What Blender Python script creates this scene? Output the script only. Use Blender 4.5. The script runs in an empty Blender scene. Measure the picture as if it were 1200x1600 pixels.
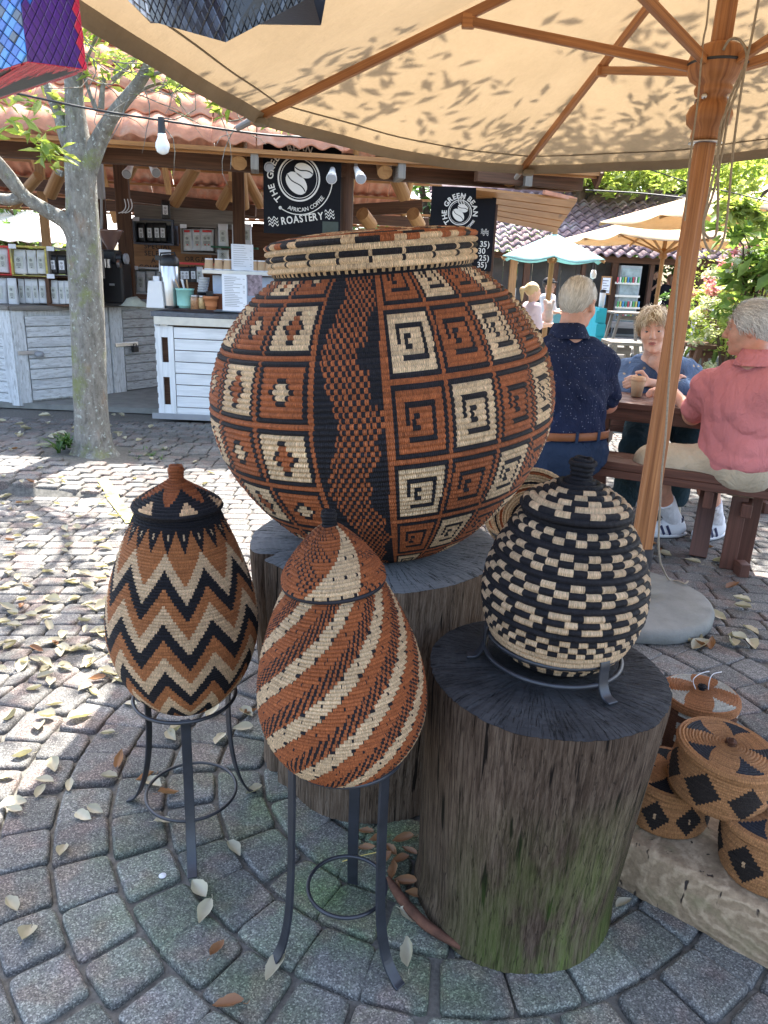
import bpy, bmesh, math, random
import numpy as np
from mathutils import Vector, Matrix, noise
random.seed(7); rng = np.random.default_rng(7)
PI = math.pi
scn = bpy.context.scene
COL = scn.collection

# ------------------------------------------------------------------ camera, light, exposure
EYE = np.array([0, 0, 1.38]); F = 1155.0
_th = math.asin(.309); _ro = math.asin(-.0422)
_r0 = np.array([1, 0, 0.]); _f = np.array([0, math.cos(_th), -math.sin(_th)]); _d0 = np.array([0, -math.sin(_th), -math.cos(_th)])
_r = _r0*math.cos(_ro)+_d0*math.sin(_ro); _d = _d0*math.cos(_ro)-_r0*math.sin(_ro)
cam = bpy.data.cameras.new('camera'); camo = bpy.data.objects.new('camera', cam); COL.objects.link(camo)
m4 = Matrix.Identity(4)
for i in range(3):
    m4[i][0] = _r[i]; m4[i][1] = -_d[i]; m4[i][2] = -_f[i]; m4[i][3] = EYE[i]
camo.matrix_world = m4
cam.sensor_fit = 'HORIZONTAL'; cam.sensor_width = 36; cam.lens = 36*F/1200; cam.clip_end = 400; cam.clip_start = .02
scn.camera = camo
SUN_EL, SUN_AZ = math.radians(64), math.radians(14)      # azimuth from +Y towards +X
world = bpy.data.worlds.new('World'); scn.world = world; world.use_nodes = True
wn = world.node_tree; bg = wn.nodes['Background']
sky = wn.nodes.new('ShaderNodeTexSky'); sky.sky_type = 'NISHITA'; sky.sun_disc = False
sky.sun_elevation = SUN_EL; sky.sun_rotation = SUN_AZ; sky.air_density = 1.0; sky.dust_density = 3.5; sky.ozone_density = .3
wn.links.new(sky.outputs[0], bg.inputs[0]); bg.inputs[1].default_value = 0.15
sl = bpy.data.lights.new('sun', 'SUN'); sl.energy = 4.2; sl.angle = math.radians(.55); sl.color = (1, .95, .87)
so = bpy.data.objects.new('sun', sl); COL.objects.link(so)
S = Vector((math.sin(SUN_AZ)*math.cos(SUN_EL), math.cos(SUN_AZ)*math.cos(SUN_EL), math.sin(SUN_EL)))
so.rotation_euler = S.to_track_quat('Z', 'Y').to_euler(); so.location = (2, 6, 12)
scn.view_settings.view_transform = 'Standard'; scn.view_settings.look = 'None'
scn.view_settings.exposure = 2.55; scn.view_settings.gamma = 1; scn.view_settings.use_curve_mapping = False
scn.render.engine = 'CYCLES'
try:
    scn.cycles.max_bounces = 8; scn.cycles.transparent_max_bounces = 12
except Exception: pass

def ray(x, y): return _r*(x-600)/F+_d*(y-800)/F+_f
def GZ(x, y, z=0.):                       # the point of the plane at height z that is seen there
    v = ray(x, y); p = EYE+v*(z-EYE[2])/v[2]; return Vector(p)
def W(x, y, Y):                           # the point at distance Y in front of the viewer
    v = ray(x, y); return Vector(EYE+v*Y/v[1])

# ------------------------------------------------------------------ materials
def lk(t, a, b): t.links.new(a, b)
def nd(t, k, **kw):
    n = t.nodes.new(k)
    for a, b in kw.items(): setattr(n, a, b)
    return n
def ramp(t, src, stops):
    r = nd(t, 'ShaderNodeValToRGB'); e = r.color_ramp.elements
    while len(e) < len(stops): e.new(.5)
    for q, (p, c) in zip(e, stops):
        q.position = p; q.color = (*c, 1) if len(c) == 3 else c
    if src: lk(t, src, r.inputs[0])
    return r.outputs[0]
def mixc(t, a, b, fac, mode='MIX'):
    m = nd(t, 'ShaderNodeMix', data_type='RGBA', blend_type=mode)
    for s, v in ((m.inputs[6], a), (m.inputs[7], b), (m.inputs[0], fac)):
        if hasattr(v, 'is_linked'): lk(t, v, s)
        elif isinstance(v, (int, float)): s.default_value = v if s.type == 'VALUE' else (v, v, v, 1)
        else: s.default_value = (*v, 1)
    return m.outputs[2]
def mth(t, op, a, b=0., c=None):
    m = nd(t, 'ShaderNodeMath', operation=op)
    for s, v in zip(m.inputs, (a, b, c)):
        if v is None: continue
        if hasattr(v, 'is_linked'): lk(t, v, s)
        else: s.default_value = v
    return m.outputs[0]
def coords(t, kind, sc=(1, 1, 1), rnd=False):
    c = nd(t, 'ShaderNodeTexCoord'); mp = nd(t, 'ShaderNodeMapping'); mp.inputs[3].default_value = sc
    lk(t, c.outputs[kind], mp.inputs[0])
    if rnd:
        oi = nd(t, 'ShaderNodeObjectInfo'); cx = nd(t, 'ShaderNodeCombineXYZ')
        a = mth(t, 'MULTIPLY', oi.outputs['Random'], 37.); lk(t, a, cx.inputs[0]); lk(t, a, cx.inputs[1]); lk(t, cx.outputs[0], mp.inputs[1])
    return mp.outputs[0]
def noi(t, co, scale, detail=5, rough=.6, dist=0):
    n = nd(t, 'ShaderNodeTexNoise'); n.inputs['Scale'].default_value = scale; n.inputs['Detail'].default_value = detail
    n.inputs['Roughness'].default_value = rough; n.inputs['Distortion'].default_value = dist
    lk(t, co, n.inputs['Vector']); return n.outputs[0]
def bumpn(t, h, strength, dist=.01, prev=None):
    b = nd(t, 'ShaderNodeBump'); b.inputs['Strength'].default_value = strength; b.inputs['Distance'].default_value = dist
    lk(t, h, b.inputs['Height'])
    if prev is not None: lk(t, prev, b.inputs['Normal'])
    return b.outputs[0]
MATS = {}
def newmat(name):
    m = bpy.data.materials.new(name); m.use_nodes = True; MATS[name] = m
    t = m.node_tree; return m, t, t.nodes['Principled BSDF'], t.nodes['Material Output']
def rgh(p, v): p.inputs['Roughness'].default_value = v
def spec(p, v): p.inputs['Specular IOR Level'].default_value = v
def plain(name, col, rough=.7, var=.25, scale=12, bump=.15, bscale=None, metal=0, sp=.4, kind='Object', sc=(1, 1, 1), dirt_or_sun=None, bd=.004):
    m, t, p, o = newmat(name); co = coords(t, kind, sc, True)
    n = noi(t, co, scale)
    lo = tuple(c*(1-var) for c in col); hi = tuple(min(1, c*(1+var)) for c in col)
    c = ramp(t, n, [(.3, lo), (.7, hi)])
    if dirt_or_sun:  # patches of real dirt, and on roof tiles of painted sun
        n2 = noi(t, co, scale*.35, 6, .7); c = mixc(t, c, dirt_or_sun, ramp(t, n2, [(.5, (0, 0, 0)), (.72, (.8, .8, .8))]))
    lk(t, c, p.inputs['Base Color']); rgh(p, rough); spec(p, sp); p.inputs['Metallic'].default_value = metal
    if bump: lk(t, bumpn(t, noi(t, co, bscale or scale*6, 4), bump, bd), p.inputs['Normal'])
    return m
def wood(name, a, b, rough=.6, gl=(2.2, 55), bump=.4, sp=.35, knots=False, wear=None):
    m, t, p, o = newmat(name); co = coords(t, 'UV', (gl[0], gl[1], 1), True)
    n = noi(t, co, 1., 6, .62, .4); c = ramp(t, n, [(.32, a), (.68, b)])
    co2 = coords(t, 'UV', (.8, 6, 1), True); n2 = noi(t, co2, 1.5, 4)
    c = mixc(t, c, tuple(x*.45 for x in a), ramp(t, n2, [(.52, (0, 0, 0)), (.75, (.55, .55, .55))]))
    if wear: c = mixc(t, c, wear, ramp(t, noi(t, coords(t, 'UV', (5, 22, 1), True), 2.2, 6, .7), [(.5, (0, 0, 0)), (.62, (1, 1, 1))]))
    if knots:
        v = nd(t, 'ShaderNodeTexVoronoi'); v.inputs['Scale'].default_value = 3.; lk(t, coords(t, 'UV', (1, 2, 1), True), v.inputs['Vector'])
        c = mixc(t, c, (.06, .02, .01), ramp(t, v.outputs[0], [(.04, (.9, .9, .9)), (.12, (0, 0, 0))]))
    lk(t, c, p.inputs['Base Color']); rgh(p, rough); spec(p, sp)
    lk(t, bumpn(t, n, bump, .003), p.inputs['Normal']); return m
def flat(name, col, rough=.6, metal=0, sp=.4, emit=0):
    m, t, p, o = newmat(name); p.inputs['Base Color'].default_value = (*col, 1); rgh(p, rough); spec(p, sp); p.inputs['Metallic'].default_value = metal
    return m
def leafm(name, a, b, trans=.45):
    m, t, p, o = newmat(name); co = coords(t, 'Object'); n = noi(t, co, 9., 3)
    at = nd(t, 'ShaderNodeAttribute'); at.attribute_name = 'tint'
    c = mixc(t, a, b, at.outputs['Fac'])
    c = mixc(t, c, ramp(t, n, [(.3, (.75, .75, .75)), (.7, (1.2, 1.2, 1.2))]), 1., 'MULTIPLY')
    lk(t, c, p.inputs['Base Color']); rgh(p, .45); spec(p, .35)
    tr = nd(t, 'ShaderNodeBsdfTranslucent'); lk(t, mixc(t, c, (1.4, 1.4, .75), 1., 'MULTIPLY'), tr.inputs[0])
    mx = nd(t, 'ShaderNodeMixShader'); mx.inputs[0].default_value = trans
    lk(t, p.outputs[0], mx.inputs[1]); lk(t, tr.outputs[0], mx.inputs[2]); lk(t, mx.outputs[0], o.inputs[0]); return m
def canvas(name, col, trans=.5, tcol=None, bump=.25):
    m, t, p, o = newmat(name); co = coords(t, 'Object'); n = noi(t, co, 3., 6, .7); n2 = noi(t, co, 420., 2)
    c = mixc(t, tuple(x*.8 for x in col), tuple(min(1, x*1.08) for x in col), ramp(t, n, [(.35, (0, 0, 0)), (.65, (1, 1, 1))]))
    lk(t, c, p.inputs['Base Color']); rgh(p, .9); spec(p, .15)
    b = bumpn(t, n2, bump, .002); b = bumpn(t, noi(t, co, 7., 4), .5, .02, b); lk(t, b, p.inputs['Normal'])
    tr = nd(t, 'ShaderNodeBsdfTranslucent'); lk(t, mixc(t, c, tcol or col, .7), tr.inputs[0]); lk(t, b, tr.inputs['Normal'])
    mx = nd(t, 'ShaderNodeMixShader'); mx.inputs[0].default_value = trans
    lk(t, p.outputs[0], mx.inputs[1]); lk(t, tr.outputs[0], mx.inputs[2]); lk(t, mx.outputs[0], o.inputs[0]); return m

# woven coils: the face colour carries the pattern, relief of the single stitches comes from the uv
def stitchm(name='coil_stitches', rough=.62):
    m, t, p, o = newmat(name); at = nd(t, 'ShaderNodeAttribute'); at.attribute_name = 'dye'
    uv = nd(t, 'ShaderNodeTexCoord'); sx = nd(t, 'ShaderNodeSeparateXYZ'); lk(t, uv.outputs['UV'], sx.inputs[0])
    wob = noi(t, coords(t, 'UV', (.28, 2.5, 1)), 1., 4)
    u = mth(t, 'ADD', sx.outputs[0], mth(t, 'MULTIPLY', wob, 2.2))
    h = mth(t, 'ABSOLUTE', mth(t, 'SINE', mth(t, 'MULTIPLY', u, PI)))
    co = coords(t, 'Object'); n = noi(t, co, 9., 5, .7); n2 = noi(t, coords(t, 'UV', (1., 1.2, 1)), 1.3, 2)
    c = mixc(t, at.outputs['Color'], ramp(t, n2, [(.25, (.55, .55, .55)), (.75, (1.38, 1.38, 1.38))]), 1., 'MULTIPLY')
    c = mixc(t, c, ramp(t, n, [(.3, (.78, .76, .74)), (.7, (1.1, 1.1, 1.1))]), 1., 'MULTIPLY')
    c = mixc(t, mixc(t, c, (.42, .38, .34), 1., 'MULTIPLY'), c, ramp(t, h, [(.05, (0, 0, 0)), (.38, (1, 1, 1))]))
    lk(t, c, p.inputs['Base Color']); rgh(p, rough); spec(p, .2)
    b = bumpn(t, h, .85, .0026); b = bumpn(t, noi(t, co, 260., 2), .25, .001, b); lk(t, b, p.inputs['Normal']); return m
M_COIL = stitchm()

def paverm(name, base, moss=True):
    m, t, p, o = newmat(name); co = coords(t, 'Object'); at = nd(t, 'ShaderNodeAttribute'); at.attribute_name = 'tint'
    n = noi(t, co, 260., 3, .8); n2 = noi(t, co, 5., 5, .65)
    v = nd(t, 'ShaderNodeTexVoronoi'); v.inputs['Scale'].default_value = 330.; lk(t, co, v.inputs['Vector'])
    sp = nd(t, 'ShaderNodeSeparateColor'); lk(t, v.outputs['Color'], sp.inputs[0])
    c = mixc(t, tuple(x*.78 for x in base), tuple(x*1.25 for x in base), at.outputs['Fac'])
    c = mixc(t, c, (base[0]*1.15, base[1]*.93, base[2]*.88), ramp(t, noi(t, co, 7.3, 2), [(.5, (0, 0, 0)), (.6, (.7, .7, .7))]))
    c = mixc(t, c, ramp(t, n, [(.3, (.62, .62, .62)), (.68, (1.3, 1.3, 1.28))]), 1., 'MULTIPLY')
    c = mixc(t, c, ramp(t, noi(t, co, 3.1, 4, .7), [(.3, (.7, .7, .7)), (.7, (1.25, 1.25, 1.25))]), 1., 'MULTIPLY')
    c = mixc(t, c, ramp(t, sp.outputs[0], [(.25, (.5, .5, .52)), (.4, (.95, .95, .95)), (.78, (1.1, 1.1, 1.1)), (.9, (2.1, 2.1, 2.05))]), .75, 'MULTIPLY')
    if moss:
        ge = nd(t, 'ShaderNodeNewGeometry'); sx = nd(t, 'ShaderNodeSeparateXYZ'); lk(t, ge.outputs['Position'], sx.inputs[0])
        dx = mth(t, 'SUBTRACT', sx.outputs[0], -.02); dy = mth(t, 'SUBTRACT', sx.outputs[1], 1.42)
        r = mth(t, 'SQRT', mth(t, 'ADD', mth(t, 'MULTIPLY', dx, dx), mth(t, 'MULTIPLY', mth(t, 'MULTIPLY', dy, dy), 1.4)))
        near = mth(t, 'SUBTRACT', 1., mth(t, 'DIVIDE', r, .95)); near = mth(t, 'MAXIMUM', near, 0.)
        k = mth(t, 'MULTIPLY', near, ramp(t, n2, [(.40, (.06, .06, .06)), (.68, (1., 1., 1.))])); 
        c = mixc(t, c, mixc(t, c, (.75, 1.15, .52), 1., 'MULTIPLY'), mth(t, 'MINIMUM', k, 1.))
    lk(t, c, p.inputs['Base Color']); rgh(p, .85); spec(p, .2)
    b = bumpn(t, n, .55, .003); b = bumpn(t, v.outputs[0], .35, .002, b); b = bumpn(t, noi(t, co, 30., 4), .5, .004, b)
    lk(t, b, p.inputs['Normal']); return m
M_PAVE = paverm('weathered_paver', (.138, .134, .129))
M_PAVE_FAR = paverm('shaded_paver', (.105, .108, .112), False)
M_SAND = plain('joint_sand', (.115, .110, .098), .95, .4, 60, .5)
M_TERRA = plain('terracotta_tile', (.52, .235, .155), .75, .25, 7, .4, 60, dirt_or_sun=(.52, .40, .34))  # pale patches put the whitening of strong sun into the tiles
M_TERRA_OLD = plain('old_terracotta', (.15, .10, .105), .85, .5, 3, .4, 60, dirt_or_sun=(.34, .31, .31))  # lighter patches are sun dapples put into the tile colour
M_BEAM = wood('dark_roof_timber', (.055, .026, .014), (.13, .062, .034), .7)
M_POLEW = wood('yellow_pole_timber', (.30, .15, .06), (.45, .26, .11), .65)
M_PINE = wood('varnished_pine', (.25, .11, .035), (.40, .20, .075), .5, knots=True)
M_GREYW = wood('weathered_grey_board', (.15, .135, .12), (.26, .24, .215), .85)
M_WHITEW = wood('flaking_white_paint', (.68, .70, .71), (.82, .84, .85), .75, (3, 40), .5, wear=None)
M_WHITEO = wood('worn_white_paint', (.52, .54, .55), (.68, .70, .71), .8, (7, 45), .6, wear=(.38, .385, .38))
M_MAHOG = wood('mahogany_stain', (.066, .026, .017), (.125, .052, .036), .5, sp=.4)
M_TEAK = wood('varnished_teak', (.22, .082, .030), (.46, .205, .075), .48, (1.6, 110), .5, sp=.4)
M_CRATE = wood('stencilled_crate_board', (.20, .095, .04), (.30, .15, .065), .75)
M_BLACKM = plain('black_painted_iron', (.018, .02, .026), .42, .35, 20, .12, 90, sp=.6)
M_STEEL = plain('brushed_steel', (.55, .55, .56), .28, .1, 8, .05, 80, metal=1)
M_BLACKP = plain('black_plastic', (.016, .016, .018), .4, .2, 8, .05)
M_GREYP = plain('grey_plastic', (.3, .31, .33), .5, .1, 8, .05)
M_WHITEP = plain('white_plastic', (.75, .76, .77), .5, .04, 8, .05)
M_PAPER = plain('paper', (.72, .75, .80), .85, .05, 8, .05)
M_KRAFT = plain('kraft_paper', (.52, .36, .22), .85, .12, 20, .1)
M_FOIL = plain('pale_coffee_bag', (.60, .62, .64), .5, .12, 10, .5, 25, bd=.01)
M_FOILB = plain('black_coffee_bag', (.02, .02, .022), .4, .2, 10, .5, 25, bd=.01)
M_RED = plain('red_plastic', (.55, .03, .03), .5, .1)
M_YEL = plain('yellow_paint', (.50, .42, .10), .7, .3, 30, dirt_or_sun=(.2, .2, .18))
M_INK = flat('black_ink', (.02, .02, .022), .7)
M_INKG = flat('grey_ink', (.22, .23, .25), .8)
M_CREAMP = flat('cream_sign_paint', (.60, .56, .50), .7)
M_BOARD = plain('black_signboard', (.008, .008, .010), .75, .3, 5, .05, sp=.12)
M_SLATE = plain('grey_counter_top', (.10, .11, .13), .4, .3, 25, .1)
M_CONC = plain('cast_concrete', (.20, .20, .185), .9, .2, 9, .6, 120, dirt_or_sun=(.17, .175, .14))
M_BARK = plain('lichen_bark', (.18, .165, .145), .92, .4, 14, .9, 45, dirt_or_sun=(.33, .35, .29), bd=.012)
def barkm():
    m, t, p, o = newmat('lichen_speckled_bark'); co = coords(t, 'Object', (1, 1, .45)); n = noi(t, co, 26, 6, .75); c = ramp(t, n, [(.3, (.09, .082, .07)), (.5, (.20, .19, .165)), (.7, (.31, .30, .27))])
    c = mixc(t, c, (.42, .45, .42), ramp(t, noi(t, coords(t, 'Object'), 38, 4, .6), [(.60, (0, 0, 0)), (.66, (.85, .85, .85))]))
    c = mixc(t, c, (.17, .20, .05), ramp(t, noi(t, coords(t, 'Object'), 5, 5, .7), [(.54, (0, 0, 0)), (.68, (.75, .75, .75))]))
    c = mixc(t, c, (.22, .12, .06), ramp(t, noi(t, coords(t, 'Object', (1, 1, .4)), 6.5, 4), [(.60, (0, 0, 0)), (.70, (.6, .6, .6))]))
    lk(t, c, p.inputs['Base Color']); rgh(p, .92); b = bumpn(t, n, 1., .02); b = bumpn(t, noi(t, co, 90, 4), .6, .006, b); lk(t, b, p.inputs['Normal']); return m
M_BARK = barkm()
M_BARKD = plain('dark_bark', (.10, .07, .05), .95, .4, 9, .9, 30, bd=.02)
M_LEAF = leafm('green_leaf', (.09, .17, .045), (.22, .31, .09))
M_LEAFY = leafm('bright_leaf', (.17, .25, .06), (.38, .43, .15), .5)
M_LEAFD = leafm('deep_green_leaf', (.035, .085, .025), (.10, .18, .05), .35)
M_DRY = leafm('dry_leaf', (.38, .34, .24), (.55, .50, .37), .15)
M_DRYB = leafm('brown_dry_leaf', (.22, .10, .045), (.32, .17, .08), .12)
M_CANVAS = canvas('tan_canvas', (.26, .212, .15), .25, (.36, .25, .135))
M_CREAMC = canvas('cream_canvas', (.56, .45, .31), .34, (.62, .42, .21))
M_TURQ = canvas('turquoise_canvas', (.38, .62, .62), .35, (.35, .66, .66))
M_ROPE = plain('grey_rope', (.30, .25, .19), .85, .2, 90, .3)
M_CABLE = flat('black_cable', (.015, .015, .016), .6)
# ------------------------------------------------------------------ mesh helpers
def V3(*a): return Vector(a)
class MB:
    """collects faces of one part"""
    def __init__(s): s.v = []; s.f = []; s.m = []; s.s = []; s.uv = []; s.a = []; s.cur = 1.
    def add(s, vs, fs, m=0, smooth=False, uvs=None):
        o = len(s.v); s.v += [tuple(x) for x in vs]
        for i, f in enumerate(fs):
            s.f.append(tuple(k+o for k in f)); s.m.append(m); s.s.append(smooth); s.a.append(s.cur)
            s.uv.append(uvs[i] if uvs else [(0, 0)]*len(f))
    def box(s, c, size, R=None, m=0, off=None):
        hx, hy, hz = (q/2 for q in size); c = Vector(c)
        P = [V3(x, y, z) for x in (-hx, hx) for y in (-hy, hy) for z in (-hz, hz)]
        F_ = [(0, 1, 3, 2), (4, 6, 7, 5), (0, 4, 5, 1), (2, 3, 7, 6), (0, 2, 6, 4), (1, 5, 7, 3)]
        la = max(range(3), key=lambda k: size[k]); o = random.random()*9 if off is None else off
        uvs = []
        for fi, f in enumerate(F_):
            nax = (0, 0, 1, 1, 2, 2)[fi]; oth = [k for k in range(3) if k not in (la, nax)]; k2 = oth[0]
            ua = la if nax != la else oth[-1]
            uvs.append([(P[i][ua]+o, P[i][k2]+o+fi*.3) for i in f])
        s.add([((R @ p) if R else p)+c for p in P], F_, m, False, uvs); return s
    def beam(s, a, b, w, h, up=(0, 0, 1), m=0):
        a = Vector(a); b = Vector(b); d = b-a; L = d.length; x = d.normalized(); up = Vector(up)
        y = up.cross(x)
        if y.length < 1e-4: y = V3(0, 1, 0).cross(x) if abs(x.y) < .9 else V3(1, 0, 0).cross(x)
        y.normalize(); z = x.cross(y)
        return s.box((a+b)/2, (L, w, h), Matrix((x, y, z)).transposed(), m)
    def tube(s, path, r, n=8, m=0, caps=True, smooth=True, ru=1.):
        path = [Vector(p) for p in path]; k = len(path)
        rr = r if isinstance(r, (list, tuple)) else [r]*k
        vs = []; fs = []; uvs = []; L = 0.; ref = None; Ls = []; o = random.random()*9
        for i, p in enumerate(path):
            t = (path[min(i+1, k-1)]-path[max(i-1, 0)]).normalized()
            if i: L += (p-path[i-1]).length
            Ls.append(L+o)
            if ref is None:
                ref = V3(0, 0, 1) if abs(t.z) < .9 else V3(1, 0, 0)
            x = (ref-t*ref.dot(t)).normalized(); y = t.cross(x); ref = x
            for j in range(n):
                a = 2*PI*j/n; vs.append(p+x*(math.cos(a)*rr[i])+y*(math.sin(a)*rr[i]*ru))
        c = 2*PI*max(rr)
        for i in range(k-1):
            for j in range(n):
                j2 = (j+1) % n; fs.append((i*n+j, i*n+j2, (i+1)*n+j2, (i+1)*n+j))
                uvs.append([(Ls[i], c*j/n), (Ls[i], c*(j+1)/n), (Ls[i+1], c*(j+1)/n), (Ls[i+1], c*j/n)])
        s.add(vs, fs, m, smooth, uvs)
        if caps:
            s.add([vs[j] for j in range(n)][::-1], [tuple(range(n))], m, False, [[(o, .01*j) for j in range(n)]])
            s.add([vs[(k-1)*n+j] for j in range(n)], [tuple(range(n))], m, False, [[(o, .01*j) for j in range(n)]])
        return s
    def lathe(s, prof, n=24, c=(0, 0, 0), m=0, smooth=True, R=None):
        c = Vector(c); vs = []; fs = []; uvs = []; k = len(prof); L = 0
        for i, (r, z) in enumerate(prof):
            for j in range(n):
                a = 2*PI*j/n; p = V3(math.cos(a)*r, math.sin(a)*r, z); vs.append((R @ p if R else p)+c)
        for i in range(k-1):
            dl = math.hypot(prof[i+1][0]-prof[i][0], prof[i+1][1]-prof[i][1])
            for j in range(n):
                j2 = (j+1) % n; fs.append((i*n+j, i*n+j2, (i+1)*n+j2, (i+1)*n+j)); q = .3/n
                uvs.append([(L, j*q), (L, (j+1)*q), (L+dl, (j+1)*q), (L+dl, j*q)])
            L += dl
        s.add(vs, fs, m, smooth, uvs); return s
    def quad(s, a, b, c, d, m=0, uv=None):
        s.add([a, b, c, d], [(0, 1, 2, 3)], m, False, [uv or [(0, 0), (1, 0), (1, 1), (0, 1)]]); return s
    def prism(s, pts, ax, th, m=0):
        """polygon pts (3D list) pushed by vector ax*th"""
        P = [Vector(p) for p in pts]; n = len(P); q = Vector(ax)*th
        s.add(P+[p+q for p in P], [tuple(range(n))[::-1], tuple(range(n, 2*n))]+[(i, (i+1) % n, (i+1) % n+n, i+n) for i in range(n)], m,
              False, [[(p.x+p.y, p.z) for p in P][::-1], [(p.x+p.y, p.z) for p in P]]+[[(0, 0), (.1, 0), (.1, .02), (0, .02)]]*n)
        return s
    def bar(s, path, w, th, side, m=0):
        """flat iron strip along path; side = direction of its width (vector or list)"""
        P = [Vector(p) for p in path]; k = len(P); vs = []; fs = []
        for i, p in enumerate(P):
            t = (P[min(i+1, k-1)]-P[max(i-1, 0)]).normalized(); sd = Vector(side[i] if isinstance(side, list) else side)
            sd = (sd-t*sd.dot(t)).normalized(); nn = t.cross(sd)
            for a, b in ((-1, -1), (1, -1), (1, 1), (-1, 1)): vs.append(p+sd*(a*w/2)+nn*(b*th/2))
        for i in range(k-1):
            for j in range(4): fs.append((i*4+j, i*4+(j+1) % 4, i*4+4+(j+1) % 4, i*4+4+j))
        fs += [(3, 2, 1, 0), tuple(range(4*k-4, 4*k))]
        s.add(vs, fs, m, False); return s
    def mesh(s, name, mats):
        me = bpy.data.meshes.new(name); me.from_pydata(s.v, [], s.f)
        for q in (mats if isinstance(mats, (list, tuple)) else [mats]): me.materials.append(q)
        me.polygons.foreach_set('material_index', s.m); me.polygons.foreach_set('use_smooth', s.s)
        u = me.uv_layers.new(name='UVMap'); flatuv = [c for f in s.uv for p in f for c in p]
        u.data.foreach_set('uv', flatuv)
        if any(a != 1. for a in s.a):
            at = me.attributes.new('tint', 'FLOAT', 'FACE'); at.data.foreach_set('value', s.a)
        me.update(); return me
    def build(s, name, mats, parent=None, bev=0, seg=2):
        return link(name, s.mesh(name, mats), parent, bev, seg)
def link(name, me, parent=None, bev=0, seg=2):
    o = bpy.data.objects.new(name, me); COL.objects.link(o)
    if parent is not None:
        o.parent = parent; o.matrix_parent_inverse = WM[parent.name].inverted()
    WM[o.name] = Matrix.Identity(4)
    if bev:
        b = o.modifiers.new('bevel', 'BEVEL'); b.width = bev; b.segments = seg; b.limit_method = 'ANGLE'; b.angle_limit = math.radians(35)
    return o
WM = {}
def tag(o, label=None, cat=None, group=None, kind=None):
    if label: o['label'] = label
    if cat: o['category'] = cat
    if group: o['group'] = group
    if kind: o['kind'] = kind
    return o
def thing(name, label, cat, loc=(0, 0, 0), group=None):
    o = bpy.data.objects.new(name, None); COL.objects.link(o); o.location = loc; o.empty_display_size = .1
    WM[o.name] = Matrix.Translation(loc); return tag(o, label, cat, group)
def copy_tree(o, parent=None):
    c = o.copy(); COL.objects.link(c); WM[c.name] = WM.get(o.name, Matrix.Identity(4))
    if parent is not None: c.parent = parent
    for ch in list(o.children): copy_tree(ch, c)
    return c
def np_mesh(name, v, f, mats, smooth=True, tint=None, dye=None, uv=None, mi=None):
    """v (n,3), f (m,4) or (m,3) int arrays"""
    me = bpy.data.meshes.new(name); n, k = f.shape
    me.vertices.add(len(v)); me.vertices.foreach_set('co', np.asarray(v, np.float32).ravel())
    me.loops.add(n*k); me.loops.foreach_set('vertex_index', f.astype(np.int32).ravel())
    me.polygons.add(n); me.polygons.foreach_set('loop_start', np.arange(0, n*k, k, dtype=np.int32))
    try: me.polygons.foreach_set('loop_total', np.full(n, k, np.int32))
    except Exception: pass
    me.polygons.foreach_set('use_smooth', np.full(n, smooth))
    for q in (mats if isinstance(mats, (list, tuple)) else [mats]): me.materials.append(q)
    if mi is not None: me.polygons.foreach_set('material_index', mi.astype(np.int32))
    if tint is not None: me.attributes.new('tint', 'FLOAT', 'FACE').data.foreach_set('value', tint.astype(np.float32))
    if dye is not None: me.attributes.new('dye', 'FLOAT_COLOR', 'FACE').data.foreach_set('color', np.c_[dye, np.ones(n)].astype(np.float32).ravel())
    if uv is not None: me.uv_layers.new(name='UVMap').data.foreach_set('uv', uv.astype(np.float32).ravel())
    me.update(calc_edges=True); me.validate(); return me

def smoothpath(P, n=6):
    """catmull-rom through points (tuples of any size)"""
    P = [np.array(p, float) for p in P]; out = []
    for i in range(len(P)-1):
        a = P[max(i-1, 0)]; b = P[i]; c = P[i+1]; d = P[min(i+2, len(P)-1)]
        for k in range(n):
            t = k/n; out.append(.5*((2*b)+(c-a)*t+(2*a-5*b+4*c-d)*t*t+(3*b-a-3*c+d)*t**3))
    out.append(P[-1]); return out
def n3(x, y, z): return noise.noise(Vector((x, y, z)))

# ---- lettering
_gl = {}
def glyph(ch, bold=.0):
    k = (ch, bold)
    if k in _gl: return _gl[k]
    cu = bpy.data.curves.new('glyph', 'FONT'); cu.body = ch; cu.size = 1.; cu.offset = bold; cu.resolution_u = 3
    o = bpy.data.objects.new('glyph', cu); COL.objects.link(o)
    dg = bpy.context.evaluated_depsgraph_get(); me = bpy.data.meshes.new_from_object(o.evaluated_get(dg))
    v = [tuple(q.co) for q in me.vertices]; f = [tuple(p.vertices) for p in me.polygons]
    w = max([q[0] for q in v])-min([q[0] for q in v]) if v else .3; x0 = min([q[0] for q in v]) if v else 0
    bpy.data.objects.remove(o); bpy.data.curves.remove(cu); bpy.data.meshes.remove(me)
    _gl[k] = (v, f, w, x0); return _gl[k]
def letters(mb, text, O, X, Y, size, m=0, arc=None, bold=.012, sx=1., gap=.09, lift=.0):
    """flat print: O origin, X/Y unit directions. arc = (radius, start angle, direction)"""
    O = Vector(O); X = Vector(X); Y = Vector(Y); N = X.cross(Y)*lift; pen = 0.
    for ch in text:
        if ch == ' ': pen += .38*size*sx; continue
        v, f, w, x0 = glyph(ch, bold); pts = []
        for (a, b, _) in v:
            u = (a-x0)*size*sx; h = b*size
            if arc is None: p = O+X*(pen+u)+Y*h
            else:
                Rr, a0, dr = arc; mid = a0+dr*(pen+w*size*sx/2)/Rr; lx = u-w*size*sx/2
                er = X*math.cos(mid)+Y*math.sin(mid); et = (Y*math.cos(mid)-X*math.sin(mid))*dr
                p = O+er*(Rr+(h if dr < 0 else -h))+et*lx
            pts.append(p+N)
        mb.add(pts, f, m); pen += (w+gap)*size*sx
    return pen
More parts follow.
